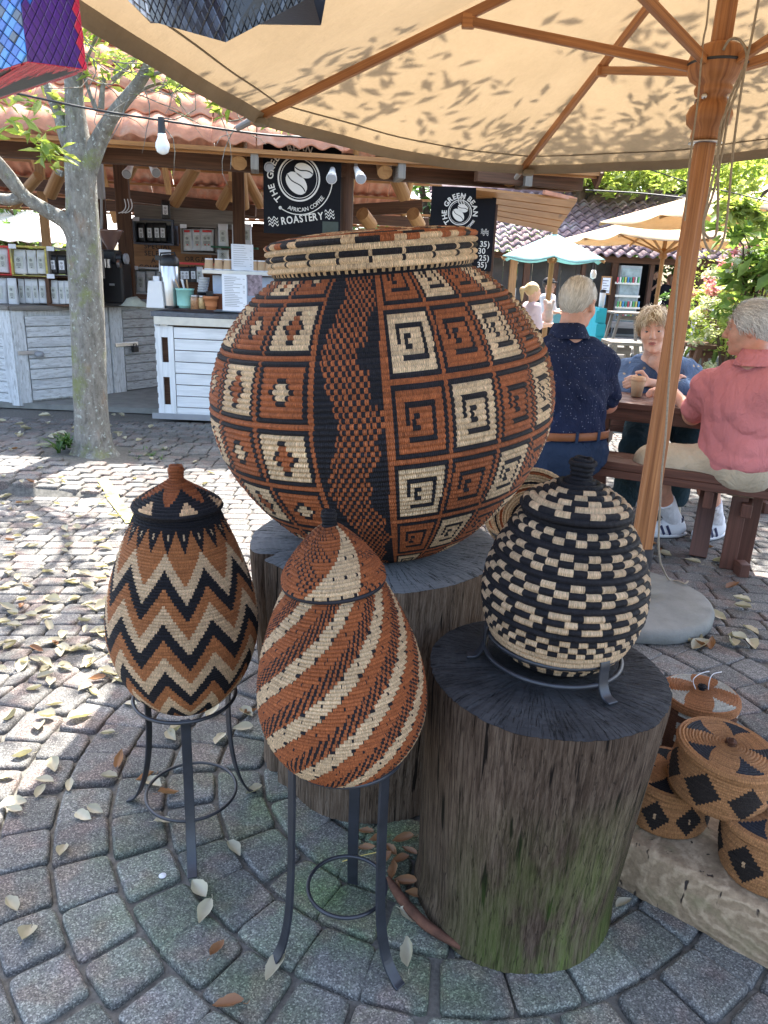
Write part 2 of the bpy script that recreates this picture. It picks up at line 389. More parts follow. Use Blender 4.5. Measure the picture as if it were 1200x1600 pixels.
def ringp(mb, O, X, Y, R, w, a0=0, a1=2*PI, n=48, m=0, ry=1.):
    O = Vector(O); X = Vector(X); Y = Vector(Y); vs = []
    for i in range(n+1):
        a = a0+(a1-a0)*i/n
        for r in (R-w/2, R+w/2): vs.append(O+X*(math.cos(a)*r)+Y*(math.sin(a)*r*ry))
    mb.add(vs, [(2*i, 2*i+1, 2*i+3, 2*i+2) for i in range(n)], m)
def discp(mb, O, X, Y, rx, ry, ang=0, n=24, m=0):
    O = Vector(O); X = Vector(X); Y = Vector(Y); c, s_ = math.cos(ang), math.sin(ang); vs = []
    for i in range(n):
        a = 2*PI*i/n; x = math.cos(a)*rx; y = math.sin(a)*ry; vs.append(O+X*(x*c-y*s_)+Y*(x*s_+y*c))
    mb.add(vs, [tuple(range(n))], m)

# ---- foliage
def leafcloud(cs, n, size, spread=1., flatz=.6, fold=.25, seed=0, droop=.3, asp=.42):
    """cs: (k,4) centres and radii; returns v,f,tint of n folded leaves (two quads each)"""
    g = np.random.default_rng(seed); cs = np.asarray(cs, float); k = len(cs)
    idx = g.integers(0, k, n); d = g.normal(size=(n, 3)); d /= np.linalg.norm(d, axis=1)[:, None]
    rad = g.random(n)**(1/2.2); c = cs[idx, :3]+d*(rad*cs[idx, 3]*spread)[:, None]*np.array([1, 1, flatz])
    nz = g.normal(size=(n, 3))*.55; nz[:, 2] += 1.; nz /= np.linalg.norm(nz, axis=1)[:, None]
    a = g.normal(size=(n, 3)); a[:, 2] -= droop; a -= nz*(a*nz).sum(1)[:, None]; a /= np.linalg.norm(a, axis=1)[:, None]
    b = np.cross(nz, a); s = size*(.6+.8*g.random(n))[:, None]
    w = s*asp; up = nz*s*fold*.5
    tip = c+a*s; base = c-a*s*.2; m1 = c+a*s*.45
    P = np.stack([base, m1+b*w*.5+up, tip, m1-b*w*.5+up, base*.0+m1-nz*s*.02], 1).reshape(-1, 3)
    i = np.arange(n)*5; f = np.concatenate([np.c_[i, i+1, i+2, i+4], np.c_[i, i+4, i+2, i+3]])
    tint = np.tile(g.random(n), 2); return P, f, tint
def foliage(name, cs, n, size, mat, parent, **kw):
    P, f, t = leafcloud(cs, n, size, **kw); return link(name, np_mesh(name, P, f, mat, True, t), parent)
# ------------------------------------------------------------------ ground and paving
KC = (-1.45, 4.30)
def hgt(x, y):
    """the bed round the left tree lies a step higher"""
    if y < 4.28+.05*(x+2): return 0.
    a = min(1, max(0, (-1.42-x)/.9)); b = 1 if y < 5.2 else max(0, 1-(y-5.2)/1.1)
    return .085*a*b
mb = MB()
xs = [-60, -20, -8, -5.2]+[(-5+.1*i) for i in range(0, 42)]+[-.5, 1, 3, 6, 12, 30, 80]; ys = [-6, -1, 2, 4.14]+[4.16+.02*i for i in range(10)]+[4.4+.1*i for i in range(22)]+[7.5, 9, 12, 20, 40, 80, 160]
vs = [(x, y, hgt(x, y)-.016+(n3(x*3, y*3, 0)*.004 if abs(x) < 6 and y < 8 else 0)) for y in ys for x in xs]
nx = len(xs); mb.add(vs, [(j*nx+i, j*nx+i+1, (j+1)*nx+i+1, (j+1)*nx+i) for j in range(len(ys)-1) for i in range(nx-1)], 0, True)
ground = mb.build('ground', M_SAND); tag(ground, 'grey paved square of small worn concrete pavers with sandy joints', kind='structure')

PC = Vector((.2, 1.86)); RB = 1.44
stones = []                                     # (quad corners, centre)
r = .26; k = 0
while r < RB-.05:
    dr = .128+.010*random.random(); n = max(6, round(2*PI*(r+dr/2)/.142)); o = .06+.02*k
    for i in range(n):
        a0 = 2*PI*i/n+o+random.uniform(-.09, .09)/n*6; a1 = 2*PI*(i+1)/n+o+random.uniform(-.09, .09)/n*6
        q = [(PC.x+rr*math.cos(a), PC.y+rr*math.sin(a)) for rr, a in ((r, a0), (r+dr, a0), (r+dr, a1), (r, a1))]
        stones.append(q)
    r += dr; k += 1
RB = r
def bond(x0, x1, y0, y1, sx, sy, slope, curve, keep):
    j = 0; y = y0
    while y < y1:
        x = x0+(sx/2 if j % 2 else 0); d = .05*n3(0, y*.9, 3)
        while x < x1:
            w = sx*random.uniform(.88, 1.12)
            q = []
            for (a, b) in ((x, y), (x+w, y), (x+w, y+sy), (x, y+sy)):
                q.append((a, b+slope*a+curve*math.sin(a*.8+1)+.02*n3(a*1.5, b*1.5, 0)+random.uniform(-.003, .003)))
            cx = sum(p[0] for p in q)/4; cy = sum(p[1] for p in q)/4
            if keep(cx, cy): stones.append(q)
            x += w
        y += sy; j += 1
def outside(cx, cy): return math.hypot(cx-PC.x, cy-PC.y) > RB-.03
def near_ok(cx, cy):
    return outside(cx, cy) and -.68 < cx/(cy+.25) < .78 and cy > .7 and math.hypot(cx+2.15, cy-5.2) > .33
bond(-5.2, .5, 1.0, 6.75, .135, .095, .06, .04, lambda x, y: near_ok(x, y) and x < .42)
bond(.3, 6.2, .6, 7.6, .15, .10, -.10, .03, lambda x, y: near_ok(x, y) and x >= .42 and x/(y+.25) > .12)
def push(q):
    out = []
    for x, y in q:
        d = math.hypot(x-PC.x, y-PC.y)
        if d < RB+.004: x = PC.x+(x-PC.x)/d*(RB+.004); y = PC.y+(y-PC.y)/d*(RB+.004)
        out.append((x, y))
    return out
def stone_geo(q, ins=.0035, rc=.017, lowpoly=False, h=None):
    """rounded paver: returns verts, faces"""
    P = [Vector((*p, 0)) for p in q]; c = sum(P, V3(0, 0, 0))/4
    area = sum(P[i].x*P[(i+1) % 4].y-P[(i+1) % 4].x*P[i].y for i in range(4))
    if area < 0: P.reverse()
    if abs(area) < .006: return None
    ring = []
    for i in range(4):
        p = P[i]; a = P[i-1]; b = P[(i+1) % 4]; da = (a-p); db = (b-p); la = da.length; lb = db.length
        if la < .015 or lb < .015: ring.append(p+(c-p)*.1); continue
        da.normalize(); db.normalize(); p2 = p+(da+db)*ins*1.1; rr = min(rc*random.uniform(.7, 1.3), la*.3, lb*.3)
        if lowpoly: ring += [p2+da*rr*.6, p2+db*rr*.6]
        else: ring += [p2+da*rr, p2+(da+db)*rr*.25, p2+db*rr]
    n = len(ring); hz = hgt(c.x, c.y) if h is None else h; tx = random.uniform(-.02, .02); ty = random.uniform(-.02, .02); hz += random.uniform(-.0015, .0015)
    vs = []
    for s_, z in (((.90, .0), (1., -.0055), (1.015, -.10 if hz > .02 else -.03)) if lowpoly else ((.88, .0015), (.965, -.0008), (1., -.0065), (1.01, -.10 if hz > .02 else -.03))):
        for p in ring:
            d = p-c; q2 = c+d*s_; j = 0 if lowpoly else .0012*n3(q2.x*40, q2.y*40, 0)
            vs.append((q2.x+(0 if lowpoly else .003*n3(q2.x*25, q2.y*25, 5)), q2.y+(0 if lowpoly else .003*n3(q2.x*25, q2.y*25, 9)), hz+z+j+d.x*tx+d.y*ty))
    L = len(vs)//n; fs = [tuple(range(n))]+[(i+l*n, i+(l+1)*n, (i+1) % n+(l+1)*n, (i+1) % n+l*n) for l in range(L-1) for i in range(n)]
    return vs, fs
def visible(q):
    c = Vector((sum(p[0] for p in q)/4, sum(p[1] for p in q)/4, 0)); v = np.array(c)-EYE; z = v@_f
    if z < .3: return None
    x = 600+F*(v@_r)/z; y = 800+F*(v@_d)/z
    return z if -60 < x < 1260 and y < 1680 else None
st = []
for q in stones:
    cx = sum(p[0] for p in q)/4; cy = sum(p[1] for p in q)/4
    if math.hypot(cx-PC.x, cy-PC.y) > RB-.03: q = push(q)
    z = visible(q); st.append((z if z else 99+math.hypot(cx, cy), q))
st.sort(key=lambda t: t[0])
far = MB(); cnt = 0
hidden = [(-.02, 1.93, .22), (.345, 1.39, .17)]     # under the stumps nothing shows
for z, q in st:
    cx = sum(p[0] for p in q)/4; cy = sum(p[1] for p in q)/4
    und = any(math.hypot(cx-a, cy-b) < c for a, b, c in hidden)
    if cnt < 300 and z < 90 and not und:
        g = stone_geo(q)
        if not g: continue
        m_ = MB(); m_.cur = random.random()*.98; m_.add(g[0], g[1][:1], 0, False); m_.add(g[0], g[1][1:], 0, True)
        m_.build('paver', M_PAVE, ground); cnt += 1
    else:
        g = stone_geo(q, lowpoly=True)
        if not g: continue
        far.cur = random.random()*.98; far.add(g[0], g[1], 0, False)
o = far.build('paver_field', M_PAVE_FAR if False else M_PAVE, ground); tag(o, kind='stuff')
# stall floor slab
mb = MB(); mb.box((-2.2, 9.2, .02), (9.5, 4.4, .05)); tag(mb.build('stall_floor', M_CONC), 'grey concrete floor strip inside the coffee stall', kind='structure')
# painted yellow strip on the pavers
mb = MB(); a = GZ(160, 758); b = GZ(207, 818); d = (b-a).normalized(); sd = V3(-d.y, d.x, 0)*.035
P = [a+(b-a)*i/14 for i in range(15)]
vs = []
for i, p in enumerate(P):
    for s_ in (-1, 1): q = p+sd*s_*(1+.12*n3(i*.9, s_, 0)); vs.append((q.x, q.y, hgt(q.x, q.y)+.0075+.002*n3(i, 0, 0)))
mb.add(vs, [(2*i, 2*i+1, 2*i+3, 2*i+2) for i in range(14)])
tag(mb.build('painted_line', M_YEL), 'faded yellow painted line on the pavers behind the zigzag basket', kind='structure')
# ------------------------------------------------------------------ the coffee stall
E0 = Vector((-2.93, 5.97, 0)); UA = math.radians(9.2)
U = V3(math.cos(UA), math.sin(UA), 0); VV = V3(-math.sin(UA), math.cos(UA), 0)
def SP(u, v, z): return E0+U*u+VV*v+V3(0, 0, z)
stall = thing('coffee_stall', 'open coffee stall with a red clay tile roof on dark timber posts', 'stall', SP(1.2, 1.5, 0))
SL = math.radians(40); ZE = 2.315; CS = .315; TW = .33
def tile_mesh(name, w, L, hump, nh=2, nseg=7):
    n = nh*nseg; vs = []
    for (y, z) in ((0, .040), (0, .024), (L, 0.0), (L, .014)):
        for i in range(n+1):
            x = -w/2+w*i/n; ph = 2*PI*nh*i/n; vs.append((x, y, z+hump*(1-math.cos(ph))/2*(1 if y else 1.0)))
    k = n+1; fs = []
    for i in range(n): fs += [(i, i+k, i+k+1, i+1), (i+k, i+2*k, i+2*k+1, i+k+1), (i, i+1, i+3*k+1, i+3*k)]
    fs += [(0, 3*k, 2*k, k), (n, n+k, n+2*k, n+3*k)]
    me = bpy.data.meshes.new(name); me.from_pydata(vs, [], fs); me.materials.append(M_TERRA)
    me.polygons.foreach_set('use_smooth', [True]*len(fs)); me.uv_layers.new(name='UVMap'); me.update(); return me
TM = tile_mesh('roof_tile', TW, CS*1.16, .034)
def tile_at(u, s_, back=False, jit=.006):
    if not back: X = U; Yv = VV*math.cos(SL)+V3(0, 0, math.sin(SL)); O = SP(u, -.12, ZE-.1)+Yv*s_
    else: X = -U; Yv = -VV*math.cos(SL)+V3(0, 0, math.sin(SL)); O = SP(u, BKV, BKZ)+Yv*s_
    N = X.cross(Yv); R = Matrix((X, Yv, N)).transposed()
    R = R @ Matrix.Rotation(random.uniform(-.012, .012), 3, 'Z') @ Matrix.Rotation(random.uniform(-.01, .01), 3, 'X')
    return Matrix.Translation(O+Vector((random.uniform(-jit, jit), 0, random.uniform(0, jit)))) @ R.to_4x4()
RIDV = 3.2; RIDZ = ZE-.1+(RIDV+.12)*math.tan(SL)
BKV = 6.7; BKZ = RIDZ-(BKV-RIDV)*math.tan(SL)
NC = int((RIDV+.12)/math.cos(SL)/CS)+1
ulist = [-2.6+TW*i for i in range(22)]
u_end = 4.62
# battens carry the tiles
bt = MB()
for j in range(NC+1):
    s_ = .02+CS*j
    p = SP(0, -.12, ZE-.1)+(VV*math.cos(SL)+V3(0, 0, math.sin(SL)))*s_+V3(0, 0, -.022)
    bt.beam(p+U*-2.8, p+U*u_end, .045, .03)
for j in range(int((BKV-RIDV)/math.cos(SL)/CS)+1):
    p = SP(0, BKV, BKZ)+(-VV*math.cos(SL)+V3(0, 0, math.sin(SL)))*(.06+CS*j)+V3(0, 0, -.022)
    bt.beam(p+U*-2.8, p+U*u_end, .045, .03)
roof = bt.build('roof', M_PINE, stall)
rest = MB(); nt = 0
tv = [v.co.copy() for v in TM.vertices]; tf = [tuple(p.vertices) for p in TM.polygons]
def put_tile(u, s_, back, single):
    global nt
    M = tile_at(u, s_, back)
    if single and nt < 298:
        o = link('roof_tile', TM, roof); o.matrix_basis = M; nt += 1
    else: rest.add([M @ v for v in tv], tf, 0, True)
for j in range(NC):
    for u in ulist:
        if u > u_end-.1: continue
        vis = (u < 2.6-j*.38) or j < 1 or (j == 1 and u < 3.2)
        put_tile(u, CS*j, False, vis)
for j in range(int((BKV-RIDV)/math.cos(SL)/CS)+1):
    for u in [x-1.0 for x in ulist]+[x+6.26 for x in ulist[:2]]:
        if u > u_end-.1: continue
        put_tile(u, CS*j, True, j < 5 and u > -2.2)
tag(rest.build('roof_tiling', M_TERRA, stall), kind='stuff')
rid = MB(); rid.tube([SP(-2.8, RIDV, RIDZ), SP(u_end, RIDV, RIDZ)], .09, 10); rid.build('ridge_cap', M_TERRA, stall)
# eave fascia, lintel, rafters, posts
mb = MB(); mb.beam(SP(-2.8, -.06, ZE-.115), SP(u_end, -.06, ZE-.115), .03, .05); mb.build('fascia_board', M_PINE, stall, .003)
mb = MB(); mb.beam(SP(-2.8, .22, ZE-.165), SP(u_end-.1, .22, ZE-.165), .10, .11); mb.build('eave_beam', M_BEAM, stall, .008)
mb = MB(); mb.beam(SP(-2.8, 6.3, BKZ+.1), SP(u_end-.1, 6.3, BKZ+.1), .09, .15); mb.build('back_beam', M_BEAM, stall, .008)
for u in [-2.2, -.98, .5, 1.72, 2.86, 3.9]:
    mb = MB(); a = SP(u, .0, ZE-.185); b = SP(u, RIDV, RIDZ-.2)
    mb.tube([a, b], [.062, .05], 10); mb.build('rafter', M_POLEW, stall)
    mb = MB(); mb.box(SP(u+.12, .03, ZE-.17), (.06, .28, .13), Matrix.Rotation(UA, 3, 'Z')); mb.build('rafter_block', M_GREYW, stall, .004)
for u in [-2.3, -1.35, -.45, .45, 1.4, 2.35, 3.2, 4.1]:
    mb = MB(); mb.tube([SP(u, BKV-.05, BKZ-.10), SP(u+.03, RIDV+.05, RIDZ-.16)], .045, 8); mb.build('rafter', M_POLEW, stall)
for (x, y0, y1, Y, w, m) in [(188, 250, 470, 8.4, .14, M_BEAM), (543, 262, 470, 6.6, .11, M_BEAM), (152, 250, 420, 8.4, .1, M_BEAM), (372, 270, 420, 8.1, .12, M_BEAM), (60, 245, 500, 9.9, .1, M_POLEW)]:
    p = W(x, y0, Y); mb = MB()
    if w == .11: mb.tube([(p.x, p.y, 0), (p.x, p.y, p.z+.1)], .055, 12)
    else: mb.box((p.x, p.y, (p.z+.15)/2), (w, w*.8, p.z+.15), Matrix.Rotation(.15, 3, 'Z'))
    mb.build('post', m, stall, .006 if w != .11 else 0)
def pole(x0, y0, x1, y1, Y0, Y1, r, m=M_POLEW, nm='strut'):
    Y1 = Y0-.2
    mb = MB(); mb.tube([W(x0, y0, Y0), W(x1, y1, Y1)], r, 10); return mb.build(nm, m, stall)
pole(78, 305, 105, 245, 8.6, 7.9, .07); pole(188, 292, 208, 255, 8.6, 8.0, .065)
pole(272, 318, 305, 262, 8.6, 7.8, .065); pole(380, 325, 374, 258, 8.3, 8.2, .065); pole(408, 322, 380, 268, 8.6, 8.2, .055); pole(345, 322, 362, 290, 8.6, 8.4, .06)
pole(632, 308, 612, 262, 8.6, 7.6, .075); pole(580, 352, 566, 334, 8.8, 8.2, .075); pole(655, 352, 645, 334, 8.8, 8.2, .075)
pole(545, 315, 535, 262, 8.3, 7.9, .06); pole(22, 320, 60, 275, 9.2, 8.6, .06)
# purlins seen under the far slope
for (xa, ya, xb, yb, Y, h) in [(0, 282, 400, 330, 9.6, .13), (440, 336, 660, 322, 9.2, .13), (0, 305, 120, 318, 10.2, .1)]:
    mb = MB(); mb.beam(W(xa, ya, Y), W(xb, yb, Y), .1, h); mb.build('purlin', M_BEAM, stall, .005)
# back wall of dark vertical boards, the right end closed by a slatted flap
for i in range(23):
    x = -3.15+i*.19; z1 = 1.86+.02*random.random(); mb = MB(); mb.box((x, 9.3+.12*i*.19, z1/2+.04), (.182, .03+.012*random.random(), z1-.1)); mb.build('wall_board', M_BEAM, stall, .003)
mb = MB(); mb.box((-1.0, 9.46, .95), (4.3, .02, 1.75), Matrix.Rotation(.12, 3, 'Z')); mb.build('wall_backing', M_BEAM, stall)
fl = [W(744, 292, 6.25), W(902, 310, 6.7), W(868, 361, 7.6), W(744, 335, 7.1)]
nb = 5; 
for i in range(nb):
    t0 = i/nb+.012; t1 = (i+1)/nb-.012
    a = fl[0].lerp(fl[3], t0); b = fl[1].lerp(fl[2], t0); c = fl[1].lerp(fl[2], t1); d = fl[0].lerp(fl[3], t1)
    mb = MB(); n = (b-a).cross(d-a).normalized(); mb.add([a, b, c, d]+[p-n*.02 for p in (a, b, c, d)], [(0, 1, 2, 3), (7, 6, 5, 4), (0, 4, 5, 1), (1, 5, 6, 2), (2, 6, 7, 3), (3, 7, 4, 0)],
        0, False, [[(random.random()*3, i*.3), (1.3, i*.3), (1.3, i*.3+.12), (0, i*.3+.12)]]+[[(0, 0), (1.3, 0), (1.3, .02), (0, .02)]]*5)
    mb.build('flap_board', M_PINE, stall)
mb = MB(); mb.beam(W(744, 272, 6.4), W(908, 287, 6.85), .06, .11); mb.build('flap_beam', M_BEAM, stall, .004)
mb = MB(); mb.beam(W(850, 300, 6.5), W(900, 312, 6.75), .03, .03); mb.build('flap_rail', M_TERRA, stall, .004)
mb = MB(); q = SP(u_end, -.1, ZE-.16); mb.beam(q, q+(VV*math.cos(SL)+V3(0, 0, math.sin(SL)))*4.2, .03, .14); mb.build('barge_board', M_BEAM, stall)
# pale board that carries the hanging crates
mb = MB(); mb.beam(W(210, 334, 8.62), W(372, 345, 8.62), .03, .19); mb.build('shelf_board', M_GREYW, stall, .003)
# conduit box
mb = MB(); a = W(152, 275, 7.9); mb.box(a, (.12, .06, .42)); mb.build('meter_box', M_GREYP, stall, .01)
mb = MB(); mb.tube([W(158, 290, 7.88), W(159, 340, 7.88), W(157, 420, 7.88)], .012, 6); mb.build('conduit', M_GREYP, stall)

def spot(x, y, Y, dx, lab):
    t = thing('spotlight', lab, 'lamp', W(x, y, Y)); p = W(x, y, Y); q = W(x+dx, y+17, Y-.25)
    mb = MB(); mb.tube([p, p.lerp(q, .45), q], [.018, .026, .042], 14); mb.build('lamp_body', M_WHITEP, t)
    mb = MB(); d = (q-p).normalized(); mb.tube([q+d*.002, q+d*.012], [.038, .035], 14); mb.build('lens', M_GREYP, t)
    mb = MB(); mb.tube([p, p+V3(0, .02, .09)], .012, 8); mb.build('bracket', M_GREYP, t)
spot(207, 255, 7.5, -9, 'white spotlight aimed down-left under the eave left of the bulb'); spot(232, 253, 7.5, 12, 'white spotlight aimed down-right under the eave behind the bulb')
spot(520, 262, 6.4, -2, 'silver spotlight in front of the top right corner of the roastery sign'); spot(556, 262, 6.4, 8, 'silver spotlight just right of the post beside the roastery sign')
spot(415, 245, 6.6, 6, 'small spotlight at the top left corner of the roastery sign')

# ---- signs
CR = M_CREAMP
def plane_of(x0, y0, x1, y1, Y, yaw=0):
    a = W(x0, y1, Y); b = W(x1, y1, Y); h = (W((x0+x1)/2, y0, Y)-W((x0+x1)/2, y1, Y)).z
    X = (b-a); X.z = 0; w = X.length; X.normalize(); X = Matrix.Rotation(yaw, 3, 'Z') @ X
    return a, X, V3(0, 0, 1), w, h
def logo(mb, c, X, Z, R, m=0, full=True):
    """ring with two beans, words round it"""
    ringp(mb, c, X, Z, R*.66, R*.05, n=56); ringp(mb, c, X, Z, R*.58, R*.02, n=56)
    for (dx, dz, a, k) in ((-.08, -.14, -.75, 1.), (.16, .24, -.35, .78)):
        q = c+X*(R*dx)+Z*(R*dz); cc, ss = math.cos(a), math.sin(a); top = []; bot = []
        for i in range(21):
            t = -1+2*i/20; x = t*.40*R*k; y = .27*R*k*math.sqrt(max(0, 1-t*t)); s_ = .05*R*k*math.sin(t*3)
            top.append((x, y, s_+.018*R)); bot.append((x, -y, s_-.018*R))
        for L in (top, bot):
            vs = []
            for x, y, s_ in L:
                y0 = s_ if abs(s_) < abs(y) else y
                for yy in (y, y0): vs.append(q+X*(x*cc-yy*ss)+Z*(x*ss+yy*cc))
            mb.add(vs, [(2*i, 2*i+1, 2*i+3, 2*i+2) for i in range(20)], m)
def wave(mb, O, X, Z, L, n=3, gap=.022, th=.008):
    for k in range(n):
        vs = []
        for i in range(17):
            t = i/16; y = .011*math.sin(t*4*PI)+k*gap
            for s_ in (-1, 1): vs.append(O+X*(L*t)+Z*(y+s_*th/2))
        mb.add(vs, [(2*i, 2*i+1, 2*i+3, 2*i+2) for i in range(16)])
t = thing('roastery_sign', 'large square black sign reading THE GREEN BEAN AFRICAN COFFEE ROASTERY under the eave', 'sign', W(470, 365, 6.35))
a, X, Z, w, h = plane_of(412, 250, 531, 364, 6.35); w = w; h += .12; N = X.cross(Z)
mb = MB(); mb.box(a+X*w/2+Z*h/2+V3(0, .013, 0), (w, .024, h), Matrix((X, -N, Z)).transposed()); mb.build('board', M_BOARD, t, .002)
c = a+X*w*.46+Z*h*.63+N*.003; mb = MB(); logo(mb, c, X, Z, w*.40)
letters(mb, 'THE GREEN BEAN', c, X, Z, .070, arc=(w*.33, math.radians(228), -1), bold=.02, gap=.07)
letters(mb, 'AFRICAN COFFEE', c, X, Z, .042, arc=(w*.395, math.radians(248), 1), bold=.01, gap=.07)
ringp(mb, c, X, Z, w*.43, .007, math.radians(236), math.radians(366), 30)
for aa in (236, 366): discp(mb, c+X*(w*.43*math.cos(math.radians(aa)))+Z*(w*.43*math.sin(math.radians(aa))), X, Z, .013, .013, 0, 10)
tl = math.radians(9); X2 = X*math.cos(tl)+Z*math.sin(tl); Z2 = Z*math.cos(tl)-X*math.sin(tl)
L = letters(mb, 'ROASTERY', a+X*w*.24+Z*h*.105+N*.003, X2, Z2, .078, bold=.02, sx=.82, gap=.07)
wave(mb, a+X*w*.07+Z*h*.09+N*.003, X2, Z2, w*.13, 3, .024, .009); wave(mb, a+X*w*.24+Z*h*.105+N*.003+X2*(L+.01)+Z2*.006, X2, Z2, w*.12, 3, .024, .009)
mb.build('sign_lettering', CR, t)
mb = MB(); q = a+X*w*.77+Z*h*.012+N*.004; mb.quad(q, q+X*w*.21, q+X*w*.21+Z*h*.15, q+Z*h*.15); mb.build('sticker', plain('dark_green_sticker', (.035, .045, .035), .6, .2), t)

t = thing('menu_sign', 'smaller black sign with the bean logo and chalk prices right of the brown post', 'sign', W(717, 400, 6.5))
a, X, Z, w, h = plane_of(668, 290, 767, 420, 6.5); N = X.cross(Z)
mb = MB(); mb.box(a+X*w/2+Z*h/2+V3(0, .013, 0), (w, .024, h), Matrix((X, -N, Z)).transposed()); mb.build('board', M_BOARD, t, .002)
c = a+X*w*.45+Z*h*.70+N*.003; mb = MB(); logo(mb, c, X, Z, w*.27)
letters(mb, 'THE GREEN', c, X, Z, .055, arc=(w*.205, math.radians(226), -1), bold=.03, gap=.04)
letters(mb, 'BEAN', c, X, Z, .055, arc=(w*.205, math.radians(62), -1), bold=.03, gap=.04)
letters(mb, 'AFRICAN COFFEE', c, X, Z, .026, arc=(w*.265, math.radians(250), 1), bold=.02, gap=.05)
letters(mb, 'ROASTERY', a+X*w*.30+Z*h*.45+N*.003, X, Z, .042, bold=.02, gap=.07); wave(mb, a+X*w*.80+Z*h*.455+N*.003, X, Z, w*.12, gap=.014, th=.005); wave(mb, a+X*w*.17+Z*h*.455+N*.003, X, Z, w*.11, gap=.014, th=.005)
for k in range(3):
    P = smoothpath([c+X*(.0+.02*k)+Z*(w*.1), c+X*(-.02+.02*k)+Z*(w*.18), c+X*(.015+.012*k)+Z*(w*.25)], 4)
    mb.tube([Vector(p)+N*.001 for p in P], .0035, 4)
mb.build('sign_lettering', CR, t)
for s_, zz in (('STILL', .44), ('WATER R15', .37)): mb = MB(); letters(mb, s_, a+X*w*.02+Z*h*zz+N*.003, X, Z, .038, bold=.004); mb.build('chalk_line', CR, t)
for k, s_ in enumerate(('35)', '30', '25)', '35)')): mb = MB(); letters(mb, s_, a+X*w*(.80-.02*(k % 2))+Z*h*(.30-.085*k)+N*.003, X, Z, .062, bold=.012); mb.build('chalk_price', CR, t)
mb = MB(); p = W(773, 320, 6.55); q = W(765, 480, 6.55); mb.beam((p.x, p.y, p.z), (p.x, p.y, .2), .05, .05); mb.build('support_post', M_BEAM, t, .003)

# stencilled crate boards on the back wall
t = thing('stencilled_board', 'brown plywood board stencilled with black crate lettering under the crate of black bags', 'sign', W(285, 480, 8.95))
a, X, Z, w, h = plane_of(211, 378, 330, 424, 8.95); N = X.cross(Z)
mb = MB(); mb.box(a+X*w/2+Z*h/2+V3(0, .013, 0), (w, .024, h), Matrix((X, -N, Z)).transposed()); mb.build('board', M_CRATE, t, .002)
mb = MB()
for k, (s_, x, z) in enumerate((('SPECIAL', .14, .80), ('SELECT', .14, .56), ('A A', .22, .32), ('COUP', .06, .08), ('ORGANIC', .66, .42), ('NO-14O', .70, .12))):
    mb = MB(); letters(mb, s_, a+X*w*x+Z*h*z+N*.004, X, Z, .075, bold=.01, gap=.16); mb.build('stencil_lettering', M_INK, t)

# ---- counters
def planks(t, O, X, w, h, n, mat, Y=V3(0, 1, 0), nm='plank', gap=.008, th=.022):
    N = X.cross(V3(0, 0, 1)); ph = h/n
    for i in range(n):
        mb = MB(); mb.box(O+X*w/2+V3(0, 0, ph*(i+.5))+N*random.uniform(0, .004), (w-random.uniform(0, .006), th, ph-gap), Matrix((X, -N, V3(0, 0, 1))).transposed()); mb.build(nm, mat, t, .002, 1)
def carcass(t, O, X, w, d, h, mat, topm, topth=.04, over=.03):
    N = X.cross(V3(0, 0, 1)); R = Matrix((X, -N, V3(0, 0, 1))).transposed()
    mb = MB(); mb.box(O+X*w/2-N*(d/2+.02)+V3(0, 0, h/2), (w-.03, d-.03, h-.01), R); mb.build('carcass', mat, t)
    mb = MB(); mb.box(O+X*w/2-N*(d/2-over/2)+V3(0, 0, h+topth/2), (w+over*2, d+over*2, topth), R); mb.build('counter_top', topm, t, .006)
# right, bright white counter
t = thing('serving_counter', 'bright white plank serving counter with a slatted open end beside the big pot', 'counter', (-1.6, 6.9, 0), None)
O = W(252, 657, 6.70); O.z = .03; X = V3(1, -.03, 0).normalized(); hh = .90
carcass(t, O, X, 1.75, .6, hh, M_BEAM, M_SLATE)
planks(t, O+X*.16+V3(0, -.012, 0), X, 1.58, hh-.085, 8, M_WHITEW)
mb = MB(); mb.box(O+X*.875+V3(0, -.02, hh-.035), (1.75, .03, .07)); mb.build('top_rail', plain('cream_paint', (.66, .63, .55), .7, .1), t, .003)
for k in range(5):
    mb = MB(); mb.tube([O+X*(.1+.16*k)+V3(0, -.034, hh-.035), O+X*(.1+.16*k)+V3(0, -.040, hh-.035)], .012, 10); mb.build('screw_cap', M_GREYP, t)
for dx in (0.02, .13):
    mb = MB(); mb.box(O+X*dx+V3(0, -.014, (hh-.08)/2), (.05, .028, hh-.08)); mb.build('end_batten', M_WHITEW, t, .003)
for z, z2 in ((0, .12), (.37, .50), (.72, .83)):
    mb = MB(); mb.box(O+X*.075+V3(0, -.012, (z+z2)/2), (.062, .022, z2-z)); mb.build('end_batten', M_WHITEW, t, .002)
for k in range(9):
    mb = MB(); mb.box(O+V3(-.012, .28, .05+k*.098), (.022, .54, .055)); mb.build('end_slat', M_WHITEW, t, .002)
mb = MB(); mb.box(O+X*.8+V3(.0, -.03, .02), (1.72, .02, .05)); mb.build('metal_kickplate', M_GREYP, t)
